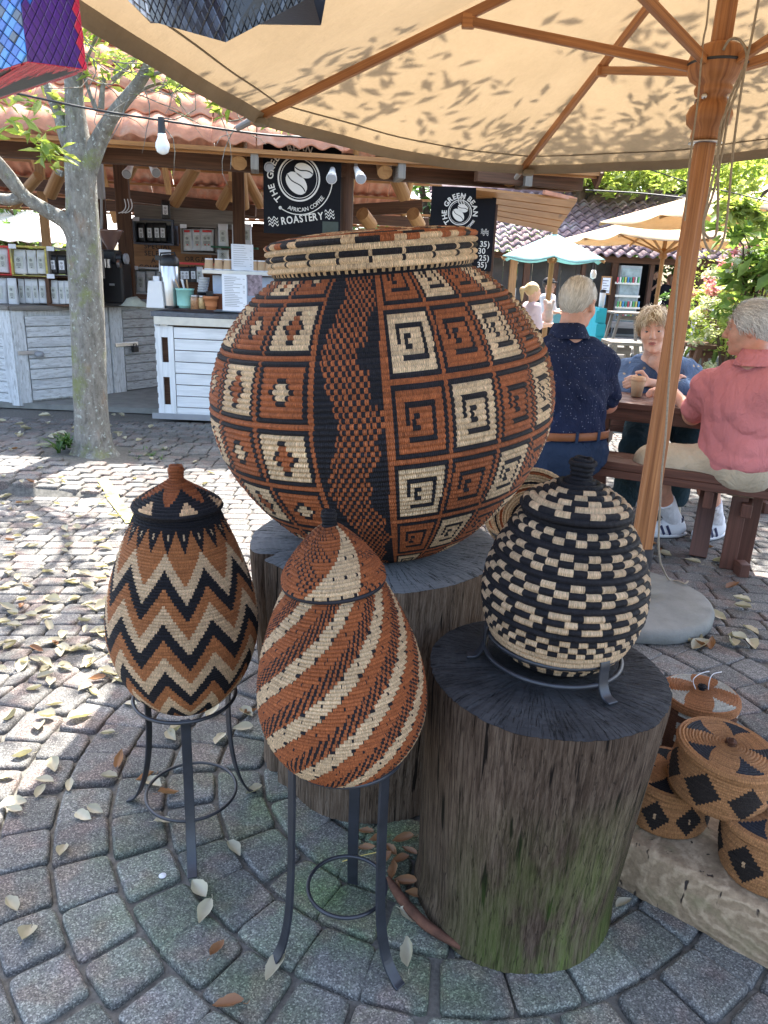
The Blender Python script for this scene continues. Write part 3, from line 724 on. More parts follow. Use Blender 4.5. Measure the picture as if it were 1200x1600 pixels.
# left, worn white cabinets
def hull(t, O, X, w, d, h, mat, topm):
    X = Vector(X).normalized(); N = X.cross(V3(0, 0, 1)); R = Matrix((X, -N, V3(0, 0, 1))).transposed()
    mb = MB(); mb.box(O+X*w/2-N*(d/2+.015)+V3(0, 0, h/2), (w-.01, d, h-.01), R); mb.build('carcass', mat, t)
    mb = MB(); mb.box(O+X*w/2-N*(d/2-.02)+V3(0, 0, h+.022), (w+.05, d+.08, .04), R); mb.build('counter_top', topm, t, .006)
t = thing('worn_cabinet', 'peeling white plank cabinet with a latched door at the far left under the coffee bags', 'cabinet', (-3.3, 7.3, 0))
A = GZ(33, 637); A.z = .02; hh = .885; Xs = V3(1, -.30, 0).normalized(); Xd = V3(.66, .75, 0).normalized()
hull(t, A-Xs*1.5, Xs, 1.5, .5, hh, M_WHITEO, M_GREYW); hull(t, A, Xd, .86, .3, hh-.002, M_WHITEO, M_GREYW)
planks(t, A-Xs*1.5, Xs, 1.40, hh-.01, 8, M_WHITEO, nm='side_plank')
Nd = Xd.cross(V3(0, 0, 1)); Rd = Matrix((Xd, -Nd, V3(0, 0, 1))).transposed()
mb = MB(); mb.box(A-Xs*.05+V3(0, -.012, hh/2), (.12, .035, hh), Matrix((Xs, V3(-Xs.y, Xs.x, 0), V3(0, 0, 1))).transposed()); mb.build('corner_board', M_WHITEO, t, .003)
mb = MB(); mb.box(A+Xd*.05+Nd*.01+V3(0, 0, hh/2), (.11, .035, hh), Rd); mb.build('corner_board', M_WHITEO, t, .003)
planks(t, A+Xd*.115+Nd*.012+V3(0, 0, .04), Xd, .72, hh-.09, 8, M_WHITEO, nm='door_plank')
q = A+Xd*.10+Nd*.045+V3(0, 0, .50); mb = MB(); mb.beam(q-Xd*.09, q+Xd*.10, .008, .035); mb.build('latch', M_STEEL, t, .002)
mb = MB(); q = q+Xd*.10+Nd*.02+V3(0, 0, -.02); mb.lathe([(.0, -.03), (.03, -.025), (.045, 0), (.03, .025), (.0, .03)], 14, q); mb.build('padlock', M_GREYP, t)
t = thing('weathered_cabinet', 'greyed plank cabinet with a hasp and black padlock between tree and serving counter', 'cabinet', (-2.7, 8.1, 0))
A = GZ(150, 624); A.z = .02; X = V3(.50, .86, 0).normalized(); hh = .90; N = X.cross(V3(0, 0, 1)); R_ = Matrix((X, -N, V3(0, 0, 1))).transposed()
M_GW2 = wood('greyed_white_paint', (.33, .33, .325), (.50, .51, .51), .8, (6, 40), .7, wear=(.24, .23, .22))
hull(t, A-X*.3, X, 1.5, .5, hh, M_WHITEO, M_GREYW)
for k, (x, ww) in enumerate(((-.2, .14), (-.04, .14), (.11, .10), (.22, .16))):
    mb = MB(); mb.box(A+X*(x+ww/2)+N*(.012+.006*(k % 2))+V3(0, 0, hh/2), (ww-.006, .028, hh), R_); mb.build('upright_board', M_WHITEO, t, .003)
planks(t, A+X*.39+N*.012+V3(0, 0, .03), X, .72, hh-.06, 9, M_GW2, nm='door_plank')
q = A+X*.42+N*.04+V3(0, 0, .52); mb = MB(); mb.beam(q-X*.16, q+X*.14, .008, .04); mb.build('hasp', M_STEEL, t, .002)
q = q+X*.08+N*.02; mb = MB(); mb.box(q+V3(0, 0, -.055), (.07, .035, .06), R_); mb.tube([q-X*.02+V3(0, 0, -.03), q-X*.02, q+X*.02, q+X*.02+V3(0, 0, -.03)], .006, 6); mb.build('padlock', M_BLACKP, t, .004)

# ---- coffee bags
def bagmesh(w, h, d):
    mb = MB(); rows = [(0, 1., 1.), (.06, 1.04, 1.1), (.3, 1.0, 1.15), (.65, .96, .9), (.86, .97, .35), (1., 1.0, .08)]; n = 12; vs = []
    for z, a, b in rows:
        for i in range(n):
            t = 2*PI*i/n; cx = abs(math.cos(t))**.45*math.copysign(1, math.cos(t)); cy = abs(math.sin(t))**.6*math.copysign(1, math.sin(t))
            vs.append((cx*w/2*a*(1+.03*n3(i, z*4, w*9)), cy*d/2*b*(1+.12*n3(i*.7, z*5, h*7)), z*h))
    k = len(rows); mb.add(vs, [(j*n+i, j*n+(i+1) % n, (j+1)*n+(i+1) % n, (j+1)*n+i) for j in range(k-1) for i in range(n)]+[tuple(range((k-1)*n, k*n)), tuple(range(n))[::-1]], 0, True)
    return mb
def labelmesh(w, h, d, stick=None, ink=True):
    mb = MB(); y = -d*.60; x0 = -w*.30; x1 = w*.30
    mb.add([(x0, y, h*.22), (x1, y, h*.22), (x1, y-.001, h*.72), (x0, y-.001, h*.72)], [(0, 1, 2, 3)], 0)
    O = V3(0, y-.003, h*.58); ringp(mb, O, V3(1, 0, 0), V3(0, 0, 1), w*.12, w*.03, n=16, m=1); discp(mb, O, V3(1, 0, 0), V3(0, 0, 1), w*.045, w*.07, .5, 10, 1)
    for k in range(3): mb.add([(x0*.6, y-.003, h*(.42-.045*k)), (x1*.6, y-.003, h*(.42-.045*k)), (x1*.6, y-.003, h*(.435-.045*k)), (x0*.6, y-.003, h*(.435-.045*k))], [(0, 1, 2, 3)], 1)
    mb.add([(x0*.3, y-.003, h*.25), (x1*.3, y-.003, h*.25), (x1*.3, y-.003, h*.30), (x0*.3, y-.003, h*.30)], [(0, 1, 2, 3)], 2); return mb
BG = {}
def cbag(x0, x1, yb, yt, Y, kind, lab, grp, red=False):
    p = W((x0+x1)/2, yb, Y); w = (W(x1, yb, Y)-W(x0, yb, Y)).length; h = (W(x0, yt, Y)-W(x0, yb, Y)).length; d = w*.45
    t = thing('coffee_bag', lab, 'bag', (p.x, p.y, p.z), grp); t.rotation_euler.z = random.uniform(-.12, .12); t.rotation_euler.y = random.uniform(-.03, .03)
    k = (kind, round(w, 2), round(h, 2))
    if k not in BG:
        BG[k] = (bagmesh(w, h, d).mesh('bag_body', M_FOIL if kind == 'w' else M_FOILB), labelmesh(w, h, d).mesh('bag_label', [M_PAPER if kind == 'b' else plain('pale_label', (.5, .53, .5), .8, .1), M_INK, M_RED if red else M_INKG]))
    for nm, me in zip(('body', 'bag_label'), BG[k]):
        o = bpy.data.objects.new(nm, me); COL.objects.link(o); o.parent = t
    if red:
        mb = MB(); mb.box((0, -d*.28, h*.9), (w*.55, d*.3, h*.1)); o = mb.build('red_tab', M_RED, None); o.parent = t
def crate(x0, y0, x1, y1, Y, mat, lab, depth=.2, cat='crate', back=True):
    a = W(x0, y1, Y); b = W(x1, y1, Y); h = (W(x0, y0, Y)-a).length; w = (b-a).length; z0 = min(a.z, b.z); X = (b-a).normalized(); t = thing('display_crate', lab, cat, a)
    th = .02; c = a+X*w/2
    for nm, q, sz in (('bottom_board', V3(0, depth/2, -.012), (w+.02, depth, .018)), ('top_board', V3(0, depth/2, h+.012), (w+.02, depth, .018)), ('side_board', V3(-w/2, depth/2, h/2), (.018, depth, h)), ('side_board', V3(w/2, depth/2, h/2), (.018, depth, h)), ('back_board', V3(0, depth, h/2), (w, .012, h))):
        if nm == 'back_board' and not back: continue
        mb = MB(); mb.box(c+q, sz); mb.build(nm, mat, t, .002, 1)
    mb = MB(); mb.box(c+V3(-w*.42, -.004, h+.01), (.07, .008, .04)); mb.build('price_tag', M_PAPER, t)
    return t
G = 'coffee bags in the crates of the stall'
Yc = 7.25
crate(-40, 387, 17, 427, Yc, M_RED, 'red edged crate of white bags, upper row far left on the worn cabinet'); crate(20, 388, 74, 430, Yc, M_YEL, 'yellow edged crate of three white bags, upper row on the worn cabinet'); crate(77, 392, 150, 430, Yc, M_GREYW, 'grey crate with black bags, upper row left of the tree trunk')
crate(-40, 434, 75, 476, Yc, M_BEAM, 'wide dark crate of white bags, lower row on the worn cabinet'); crate(78, 435, 150, 476, Yc, M_BEAM, 'dark crate of white bags, lower row partly behind the tree trunk')
for i, (x0, x1, yb, yt, k, l) in enumerate([(-25, -3, 426, 387, 'w', 'white coffee bag cut by the left photo edge in the red crate'), (0, 16, 426, 387, 'w', 'white coffee bag with a red mark at the right side of the red crate'),
    (23, 44, 428, 390, 'w', 'first white coffee bag in the yellow crate'), (45, 60, 428, 391, 'w', 'middle white coffee bag in the yellow crate'), (60, 73, 428, 391, 'w', 'last white coffee bag in the yellow crate'),
    (79, 91, 427, 399, 'b', 'black coffee bag at the left of the grey crate'), (92, 105, 428, 399, 'b', 'black coffee bag second in the grey crate beside the trunk'),
    (-14, 15, 476, 434, 'w', 'large white coffee bag lowest left, at the photo edge'), (15, 30, 476, 435, 'w', 'white coffee bag standing in front of the wide dark crate'), (31, 40, 474, 436, 'w', 'third white coffee bag of the wide dark crate'),
    (41, 53, 474, 436, 'w', 'fourth white coffee bag of the wide dark crate'), (53, 63, 474, 436, 'w', 'fifth white coffee bag of the wide dark crate'), (63, 75, 474, 437, 'w', 'last white coffee bag of the wide dark crate'),
    (79, 93, 475, 438, 'w', 'first white coffee bag of the lower crate by the trunk'), (94, 104, 475, 439, 'w', 'second white coffee bag of the lower crate by the trunk'), (104, 114, 475, 439, 'w', 'white coffee bag half hidden by the trunk in the lower crate')]):
    cbag(x0, x1, yb, yt, Yc+(.06 if i != 8 else -.02), k, l, G)
Yb = 8.55
crate(210, 345, 270, 379, Yb, plain('blue_grey_paint', (.10, .115, .15), .7, .2), 'blue grey crate holding four black coffee bags below the pale board')
for k, x in enumerate((217, 230, 241, 250)): cbag(x, x+11, 378, 348, Yb+.05, 'b', ['first', 'second', 'third', 'fourth'][k]+' black coffee bag in the blue grey hanging crate', G)
cbag(253, 266, 342, 313, Yb-.05, 'b', 'single black coffee bag on top of the pale board', G)
crate(284, 356, 338, 394, Yb, M_GREYW, 'pale crate holding four white bags with red tabs')
for k, x in enumerate((287, 302, 314, 320)): cbag(x, x+15, 392, 358, Yb+.05, 'w', ['first', 'second', 'third', 'fourth'][k]+' red tabbed white bag in the pale hanging crate', G, True)
crate(209, 421, 258, 457, Yb, M_WHITEO, 'white painted crate holding three bags beside the grinder')
for k, x in enumerate((214, 230, 245)): cbag(x, x+14, 456, 424, Yb+.05, 'w', ['first', 'second', 'third'][k]+' white coffee bag in the white crate beside the grinder', G)
cbag(342, 357, 386, 350, Yb, 'w', 'tall pale bag hanging alone above the green shelf', G); cbag(363, 378, 382, 351, Yb, 'w', 'pale bag left of a pair on the right of the wall', G); cbag(379, 393, 382, 352, Yb, 'w', 'pale bag right of a pair beside the roastery sign', G)
cbag(340, 358, 408, 390, Yb, 'w', 'small pale bag on the green shelf behind the paper cups', G)
cbag(249, 268, 425, 390, 7.0, 'w', 'pale coffee bag standing behind the steel flask', G)
for k, x in enumerate((281, 288, 298, 307)): cbag(x, x+11, 441, 417, 7.7, 'b' if k < 3 else 'w', ['first', 'second', 'third', 'pale fourth'][k]+' bag of the row standing behind the counter bucket', G)
mb = MB(); mb.box(W(367, 387, Yb), (.5, .12, .02)); mb.build('green_shelf', plain('dark_green_paint', (.02, .09, .05), .6, .2), stall)
mb = MB(); mb.box(W(300, 412, 8.0), (.5, .15, .02)); mb.build('red_shelf', M_RED, stall)
# ---- things on the counter
ct = W(252, 657, 6.70); CT = .97
def onc(x, y, Y=None):
    p = GZ(x, y, CT); return p if p.y < 7.4 and Y is None else W(x, y, Y or 6.9)
def latheobj(nm, prof, loc, mat, lab, cat, n=24, extra=None, grp=None):
    t = thing(nm, lab, cat, loc, grp); mb = MB(); mb.lathe(prof, n, loc); mb.build('body', mat, t); return t
p = W(268, 481, 6.85); s1 = .0059
t = thing('airpot', 'tall steel coffee flask with a black pump lid on the counter', 'flask', p)
mb = MB(); mb.lathe([(0, 0), (.078, 0), (.08, .01), (.078, .36), (.07, .375)], 28, p); mb.build('body', M_STEEL, t)
mb = MB(); mb.lathe([(.082, -.002), (.083, .018), (.08, .02)], 28, p); mb.build('base_ring', M_BLACKP, t)
mb = MB(); mb.lathe([(.079, .355), (.084, .37), (.08, .42), (.055, .45), (0, .455)], 24, p); mb.box(p+V3(-.06, -.03, .42), (.1, .05, .04)); mb.build('pump_lid', M_BLACKP, t)
mb = MB(); mb.tube([p+V3(-.08, 0, .38), p+V3(-.07, -.01, .46), p+V3(.05, -.01, .47), p+V3(.082, 0, .38)], .009, 6); mb.build('handle', M_BLACKP, t)
p = W(245, 481, 6.8); t = thing('napkin_dispenser', 'white tapered holder of paper napkins left of the steel flask', 'dispenser', p)
mb = MB(); mb.add([p+V3(*q) for q in ((-.08, -.05, 0), (.08, -.05, 0), (.08, .05, 0), (-.08, .05, 0), (-.055, -.03, .23), (.06, -.03, .23), (.06, .03, .23), (-.055, .03, .23))], [(3, 2, 1, 0), (4, 5, 6, 7), (0, 1, 5, 4), (1, 2, 6, 5), (2, 3, 7, 6), (3, 0, 4, 7)]); mb.build('body', M_WHITEP, t, .006)
mb = MB(); mb.box(p+V3(.01, 0, .245), (.05, .03, .05)); mb.build('napkins', M_PAPER, t)
p = W(290, 481, 6.75); t = thing('mint_bucket', 'mint green tin bucket of stirrers on the counter', 'bucket', p)
mb = MB(); mb.lathe([(0, 0), (.055, 0), (.075, .15), (.08, .155), (.082, .165), (.076, .165), (.07, .02)], 24, p); mb.build('body', plain('mint_enamel', (.30, .62, .56), .45, .05), t)
for k in range(4):
    mb = MB(); q = p+V3(.03*math.cos(k*1.7), .03*math.sin(k*1.7), .12); mb.beam(q, q+V3(.02*math.cos(k*1.7)-.03, 0, .12), .03, .006); mb.build('packet', M_PAPER if k % 2 else M_KRAFT, t)
def jar(x, y, r, h, lab, col):
    p = W(x, y, 6.68); t = thing('glass_jar', lab, 'jar', p, None); mb = MB(); mb.lathe([(0, 0), (r, 0), (r, h*.75), (r*.85, h*.85)], 18, p); mb.build('jar_body', plain('jar_contents_'+str(int(x)), col, .25, .35, 60, sp=.8), t)
    mb = MB(); mb.lathe([(r*.9, h*.84), (r*.92, h*.84), (r*.92, h), (0, h)], 18, p); mb.build('lid', M_STEEL, t)
jar(305, 483, .038, .12, 'glass jar of brown sugar with a steel lid', (.38, .2, .1)); jar(316, 482, .03, .11, 'glass jar of wooden sticks beside the sugar jar', (.5, .36, .18))
p = W(330, 484, 6.65); t = thing('terracotta_pot', 'small terracotta pot of sugar sachets on the counter', 'pot', p)
mb = MB(); mb.lathe([(0, 0), (.042, 0), (.058, .09), (.066, .09), (.068, .115), (.06, .115), (.05, .03)], 22, p); mb.build('body', plain('orange_clay', (.48, .19, .08), .8, .12), t)
mb = MB()
for k in range(9): q = p+V3(random.uniform(-.03, .03), random.uniform(-.03, .03), .08); mb.box(q+V3(0, 0, .035), (.012, .02, .08), Matrix.Rotation(random.uniform(-.4, .4), 3, 'Y'))
mb.build('sachets', M_BLACKP, t)
p = W(343, 483, 6.75); t = thing('brown_clay_pot', 'dark brown clay pot partly behind the terracotta pot', 'pot', p); mb = MB(); mb.lathe([(0, 0), (.04, 0), (.055, .12), (.06, .12), (.05, .13), (.045, .05)], 20, p); mb.build('body', plain('brown_clay', (.24, .10, .06), .8, .15), t)
p = W(315, 468, 7.0); t = thing('cup_stack', 'stack of white and black takeaway lids leaning behind the jars', 'cups', p)
for k in range(9): mb = MB(); q = p+V3(.004*k, 0, .022*k); mb.lathe([(0, .0), (.044, 0), (.048, .018), (.044, .02), (0, .02)], 20, q); mb.build('cup_lid', M_BLACKP if k < 3 else M_WHITEP, t)
p = W(210, 478, 7.7); t = thing('folded_cloth', 'crumpled pale cloth lying by the grinder', 'cloth', p); mb = MB()
vs = []; 
for i in range(9):
    for j in range(9): a = i/8-.5; b = j/8-.5; vs.append((p.x+.26*a, p.y+.2*b, p.z+.09*max(0, 1-4*(a*a+b*b))*(1+.7*n3(a*7, b*7, 0))))
mb.add(vs, [(i*9+j, i*9+j+1, i*9+j+10, i*9+j+9) for i in range(8) for j in range(8)], 0, True); mb.build('cloth', plain('pale_cloth', (.50, .55, .46), .9, .2), t)
# display case with a steel top and cups on it
p = W(320, 485, 6.62); t = thing('display_case', 'steel topped glass counter case with menus taped to it, left of the big pot', 'case', p)
a = W(316, 424, 6.75); b = W(420, 425, 6.75); mb = MB(); mb.box(((a.x+b.x)/2+.1, 6.95, a.z), (b.x-a.x+.2, .42, .035)); mb.build('steel_top', M_STEEL, t, .004)
mb = MB(); mb.box(((a.x+b.x)/2+.12, 6.98, (a.z+CT)/2-.01), (b.x-a.x+.1, .30, a.z-CT-.04)); mb.build('case_body', plain('pale_blue_panel', (.42, .50, .62), .5, .1), t)
for k, x in enumerate((327, 342, 356, 372, 397, 409, 421)):
    q = W(x, 424, 6.82); q.z = a.z+.018; tt = thing('paper_cup', ['kraft paper cup first from the left on the steel shelf', 'kraft paper cup second from the left on the steel shelf', 'kraft paper cup third from the left on the steel shelf', 'kraft paper cup just left of the standing menu', 'kraft paper cup right of the standing menu', 'kraft paper cup last but one before the pot lid', 'kraft paper cup half behind the big pot lid'][k], 'cup', q, 'upturned kraft cups on the steel shelf')
    mb = MB(); mb.lathe([(.042, 0), (.033, .085), (.03, .09), (0, .09)], 18, q); mb.build('cup_body', M_KRAFT, tt); mb = MB(); mb.lathe([(.0435, 0), (.0435, .008), (.042, .008)], 18, q); mb.lathe([(.034, .083), (.034, .092), (0, .092)], 18, q); mb.build('rim', M_PAPER, tt)
def notice(x0, y0, x1, y1, Y, lab, lines=12, mat=None, cat='notice', tilt=0, photo=False):
    a, X, Z, w, h = plane_of(x0, y0, x1, y1, Y); t = thing('menu_sheet', lab, cat, a); Z = (Z+V3(0, tilt, 0)).normalized(); N = X.cross(Z)
    mb = MB(); mb.box(a+X*w/2+Z*h/2, (w, .004, h), Matrix((X, -N, Z)).transposed()); mb.build('sheet', mat or M_PAPER, t)
    mb = MB(); r = random.Random(int(x0))
    for k in range(lines):
        z = h*(.92-.84*k/lines); l = w*(.35+.4*r.random()) if k else w*.5; x = w*.1
        q = a+X*x+Z*z+N*.004; mb.add([q, q+X*l, q+X*l+Z*h*.012, q+Z*h*.012], [(0, 1, 2, 3)])
        if r.random() < .5: q = q+X*(w*.75); mb.add([q, q+X*w*.08, q+X*w*.08+Z*h*.012, q+Z*h*.012], [(0, 1, 2, 3)])
    mb.build('print', M_INKG, t); return t
notice(348, 428, 386, 485, 6.55, 'white printed menu sheet taped to the front of the display case', 18)
notice(362, 381, 396, 422, 6.78, 'white menu sheet standing among the paper cups', 10)
a, X, Z, w, h = plane_of(387, 429, 410, 462, 6.55); t = thing('photo_print', 'colour photo print taped beside the menu on the display case', 'picture', a); mb = MB(); mb.box(a+X*w/2+Z*h/2, (w, .004, h)); mb.build('print', plain('photo_colours', (.22, .17, .2), .4, .7, 30), t)
# grinder
p = W(185, 476, 7.85); t = thing('coffee_grinder', 'black commercial coffee grinder with a smoky funnel hopper', 'grinder', p); sc = .0076
mb = MB(); mb.box(p+V3(-.02, 0, .21), (.26, .28, .40)); mb.build('motor_housing', M_BLACKP, t, .02)
mb = MB(); mb.box(p+V3(-.02, -.02, .01), (.30, .34, .03)); mb.build('base', M_BLACKP, t, .006)
mb = MB(); mb.box(p+V3(-.03, -.02, .45), (.16, .18, .16)); mb.tube([p+V3(.06, -.08, .45), p+V3(.12, -.10, .45)], .045, 14); mb.build('burr_housing', M_BLACKP, t, .02)
mb = MB(); mb.lathe([(.03, .50), (.035, .54), (.13, .70), (.135, .72), (.128, .72), (.03, .55)], 24, p+V3(-.04, 0, 0)); mb.build('hopper', plain('smoky_plastic', (.17, .10, .085), .2, .1, sp=.8), t)
mb = MB(); mb.tube([p+V3(-.02, -.16, .44), p+V3(-.02, -.16, .36)], .03, 14); mb.tube([p+V3(.08, -.16, .40), p+V3(.11, -.16, .40)], .04, 14); mb.build('spout', M_STEEL, t)
mb = MB(); mb.box(p+V3(.0, -.142, .20), (.05, .004, .02)); mb.build('badge', M_GREYP, t)
mb = MB(); mb.tube([p+V3(.13, -.10, .45), p+V3(.16, -.10, .45)], .05, 14); mb.build('adjusting_dial', M_GREYP, t)
p = W(161, 478, 7.95); t = thing('espresso_machine', 'black machine with a steel strip half hidden behind the tree trunk', 'machine', p)
mb = MB(); mb.box(p+V3(-.12, .05, .27), (.42, .3, .52)); mb.build('housing', M_BLACKP, t, .015); mb = MB(); mb.box(p+V3(.04, -.105, .27), (.02, .01, .46)); mb.build('strip', M_STEEL, t)
# coat hangers
for k in range(3):
    q = W(192+5*k, 322, 8.3); t = thing('wire_hanger', ['white wire hanger, left of the three under the eave', 'white wire hanger, middle of the three under the eave', 'white wire hanger, right of the three under the eave'][k], 'hanger', q); mb = MB(); mb.tube(smoothpath([q+V3(.02, 0, .07), q+V3(.03, 0, .0), q+V3(0, 0, -.05), q+V3(-.05, 0, -.07)], 5), .005, 5); mb.build('wire', M_WHITEP, t)
# festoon cable and bulb
def cable(P, lab, r=.006, cat='cable'):
    mb = MB(); mb.tube(smoothpath(P, 6), r, 5); o = mb.build('light_cable', M_CABLE); tag(o, lab, cat); return o
P = [W(-60, 128, 4.4), W(30, 147, 4.35), W(140, 170, 4.25), W(252, 188, 4.2), W(400, 209, 4.3), W(480, 215, 4.5), W(595, 224, 4.9), W(700, 226, 5.6)]
cable(P, 'thin black cable strung across the tree in front of the tiled roof')
def bulb(p, lab, k=1.):
    t = thing('festoon_bulb', lab, 'light bulb', p); mb = MB(); mb.tube([p+V3(0, 0, .02*k), p+V3(0, 0, -.055*k)], [.017*k, .02*k], 14); mb.build('socket', M_BLACKP, t)
    mb = MB(); mb.lathe([(0, -.055), (.02, -.056), (.022, -.075), (.034, -.10), (.036, -.12), (.028, -.143), (.012, -.152), (0, -.154)][::1] if k == 1. else [(0, -.055*k), (.02*k, -.056*k), (.034*k, -.1*k), (.03*k, -.14*k), (0, -.154*k)], 20, p); mb.build('bulb', plain('frosted_bulb', (.72, .78, .80), .15, .05, sp=.8) if 'frosted_bulb' not in MATS else MATS['frosted_bulb'], t)
bulb(W(252, 190, 4.2), 'white bulb in a black socket hanging from the cable right of the tree')
p = W(595, 226, 4.9); t = thing('empty_socket', 'small empty black lamp socket on the cable at the canvas edge', 'socket', p); mb = MB(); mb.tube([p+V3(0, 0, .01), p-V3(0, 0, .04)], .02, 10); mb.build('socket', M_BLACKP, t)
# ------------------------------------------------------------------ trees
def grow(mb, p, d, L, r, depth, tips, g, bend=.25, split=(2, 3), up=.15):
    n = 4; P = [p]; R = [r]; q = Vector(p); dd = Vector(d).normalized()
    for i in range(n):
        dd = (dd+Vector(g.normal(size=3))*bend*.35+V3(0, 0, up*.25)).normalized(); q = q+dd*(L/n); P.append(q); R.append(r*(1-.45*(i+1)/n))
    mb.tube(P, R, 7 if r > .03 else 5, caps=False)
    if depth == 0: tips.append((*q, L)); return
    if depth == 1: tips.append((*P[2], L))
    for k in range(int(g.integers(split[0], split[1]+1))):
        a = Vector(g.normal(size=3)); a = (a-dd*a.dot(dd)).normalized()
        grow(mb, P[-1] if k < 2 else P[2], (dd+a*g.uniform(.5, .95)), L*g.uniform(.62, .8), R[-1]*.75, depth-1, tips, g, bend, split, up)
g = np.random.default_rng(3)
TY = 5.2
tree = thing('courtyard_tree', 'tree with a lichen-grey trunk standing in the paving in front of the coffee stall', 'tree', GZ(147, 716))
def TP(L, Y=TY): return [W(x, y, Y+(q[0] if q else 0)) for x, y, _, *q in L], [r for _, _, r, *q in L]
tr = [(147, 722, .205), (146, 708, .158), (145, 690, .130), (143, 650, .119), (140, 600, .117), (137, 500, .110), (132, 400, .106), (129, 340, .100), (127, 290, .094), (126, 250, .094), (122, 215, .072), (117, 165, .058), (115, 120, .054), (113, 60, .050), (118, -40, .045)]
tm = MB(); P, R = TP(tr); P = smoothpath([(*p, r) for p, r in zip(P, R)], 5)
n = 40; vs = []; uvs = []; 
for i, q in enumerate(P):
    c = V3(*q[:3]); r = q[3]
    for j in range(n):
        a = 2*PI*j/n; low = max(0, 1-q[2]/.35); rr = r*(1+.05*n3(math.cos(a)*1.5, math.sin(a)*1.5, q[2]*2.5)+.10*n3(math.cos(a)*3, math.sin(a)*3, q[2]*.8)*(1+1.5*low)+.22*low*low*max(0, math.sin(a*5+1)))
        # the long healed wound low on the right of the trunk
        if .15 < q[2] < .75: rr *= 1-.10*math.exp(-((a-5.25)/.16)**2)*math.sin((q[2]-.15)/.6*PI)+.05*math.exp(-((a-5.5)/.15)**2)
        vs.append((c.x+rr*math.cos(a), c.y+rr*math.sin(a), c.z))
tm.add(vs, [(i*n+j, i*n+(j+1) % n, (i+1)*n+(j+1) % n, (i+1)*n+j) for i in range(len(P)-1) for j in range(n)], 0, True)
def limb(L, Y=TY):
    P, R = TP(L, Y); q = smoothpath([(*p, r) for p, r in zip(P, R)], 4); tm.tube([V3(*a[:3]) for a in q], [a[3] for a in q], 12, caps=True); return V3(*q[-1][:3]), (V3(*q[-1][:3])-V3(*q[-3][:3])).normalized(), q[-1][3]
ends = []
ends.append((V3(*P[-1][:3]), V3(0, 0, 1), .05))
ends.append(limb([(135, 262, .075), (152, 225, .058, 0), (170, 190, .046, -.05), (192, 160, .040, -.1), (218, 128, .036, -.15), (243, 85, .033, -.2), (262, 40, .030, -.25), (285, -30, .026, -.3)]))
ends.append(limb([(128, 395, .075), (108, 352, .055, -.05), (75, 330, .045, -.1), (40, 308, .04, -.15), (12, 275, .045, -.2), (-20, 235, .04, -.25), (-60, 180, .036, -.3)]))
ends.append(limb([(120, 250, .06), (103, 215, .045, 0), (92, 180, .035, .05), (78, 145, .03, .05), (60, 95, .025, .1), (40, 20, .02, .1)]))
limb([(38, 306, .035, -.15), (15, 312, .035, -.15), (-10, 308, .03, -.15)])
limb([(98, 272, .02), (88, 268, .015)]); 
limb([(158, 170, .02), (160, 140, .016), (163, 122, .012)]); limb([(150, 170, .016), (140, 145, .012), (132, 110, .010), (150, 60, .008), (175, 30, .005)])
limb([(200, 155, .012), (250, 130, .009, -.1), (320, 143, .007, -.2), (360, 130, .004, -.2)]); limb([(175, 125, .014), (205, 100, .010), (220, 70, .007), (250, 50, .004)]); limb([(225, 120, .012, -.2), (270, 110, .008, -.3), (330, 112, .005, -.4)])
mb = tm; tips = []
for p, d, r in ends:
    for k in range(3):
        a = Vector(g.normal(size=3)); a.z = abs(a.z)
        grow(mb, p, d*1.2+a*.45+V3(0, 0, .35), .85, r*.8, 3, tips, g, .25, (2, 2), .2)
trunk = mb.build('trunk', M_BARK, tree)
cs = [(x, y, z, .34) for x, y, z, L in tips if z > 3.45]
cs += [(-1.9+g.normal()*1.1, 5.6+g.normal()*.7, 4.3+g.normal()*.45, .42) for _ in range(26)]
cs = [c for c in cs if c[2]-1.75 > .40*c[1]]
foliage('crown', cs, 3600, .085, M_LEAFY, tree, seed=5, spread=1.1)
low = []
for (x, y, r, k) in [(20, 150, .10, -.6), (45, 165, .12, -.6), (60, 195, .10, -.6), (15, 185, .12, -.7), (85, 245, .06, -.6), (70, 235, .05, -.6), (55, 215, .07, -.5), (150, 30, .13, 0), (165, 60, .14, 0), (150, 95, .12, 0), (185, 80, .12, -.1), (170, 105, .1, 0), (205, 60, .10, 0), (140, 70, .1, 0), (100, 150, .1, .1), (110, 165, .06, .1), (215, 95, .08, -.2), (225, 85, .08, -.2),
    (275, 130, .07, -.3), (295, 122, .07, -.3), (320, 118, .06, -.4), (345, 160, .06, -.4), (352, 150, .07, -.4), (378, 135, .05, -.4), (400, 142, .05, -.5), (430, 165, .06, -.6), (435, 180, .06, -.6), (255, 120, .06, -.2), (130, 60, .1, 0), (30, 125, .1, -.4)]:
    low.append((*W(x, y, TY+k), r*1.15))
foliage('low_leaves', low, 430, .085, M_LEAFY, tree, seed=8, spread=1.2, flatz=.9)
# twigs in front of the roof
mb = MB()
for k in range(46):
    x = random.uniform(120, 430); y = random.uniform(60, 200); p = W(x, y, TY-.3); P = [p]
    d = V3(random.uniform(-1, 1), random.uniform(-.3, .3), random.uniform(-.6, .4)).normalized()
    for i in range(5): d = (d+V3(random.gauss(0, .3), 0, random.gauss(0, .3))).normalized(); P.append(P[-1]+d*.07)
    mb.tube(P, [.004, .0035, .003, .0025, .002, .001], 4, caps=False)
mb.build('twigs', M_BARK, tree)
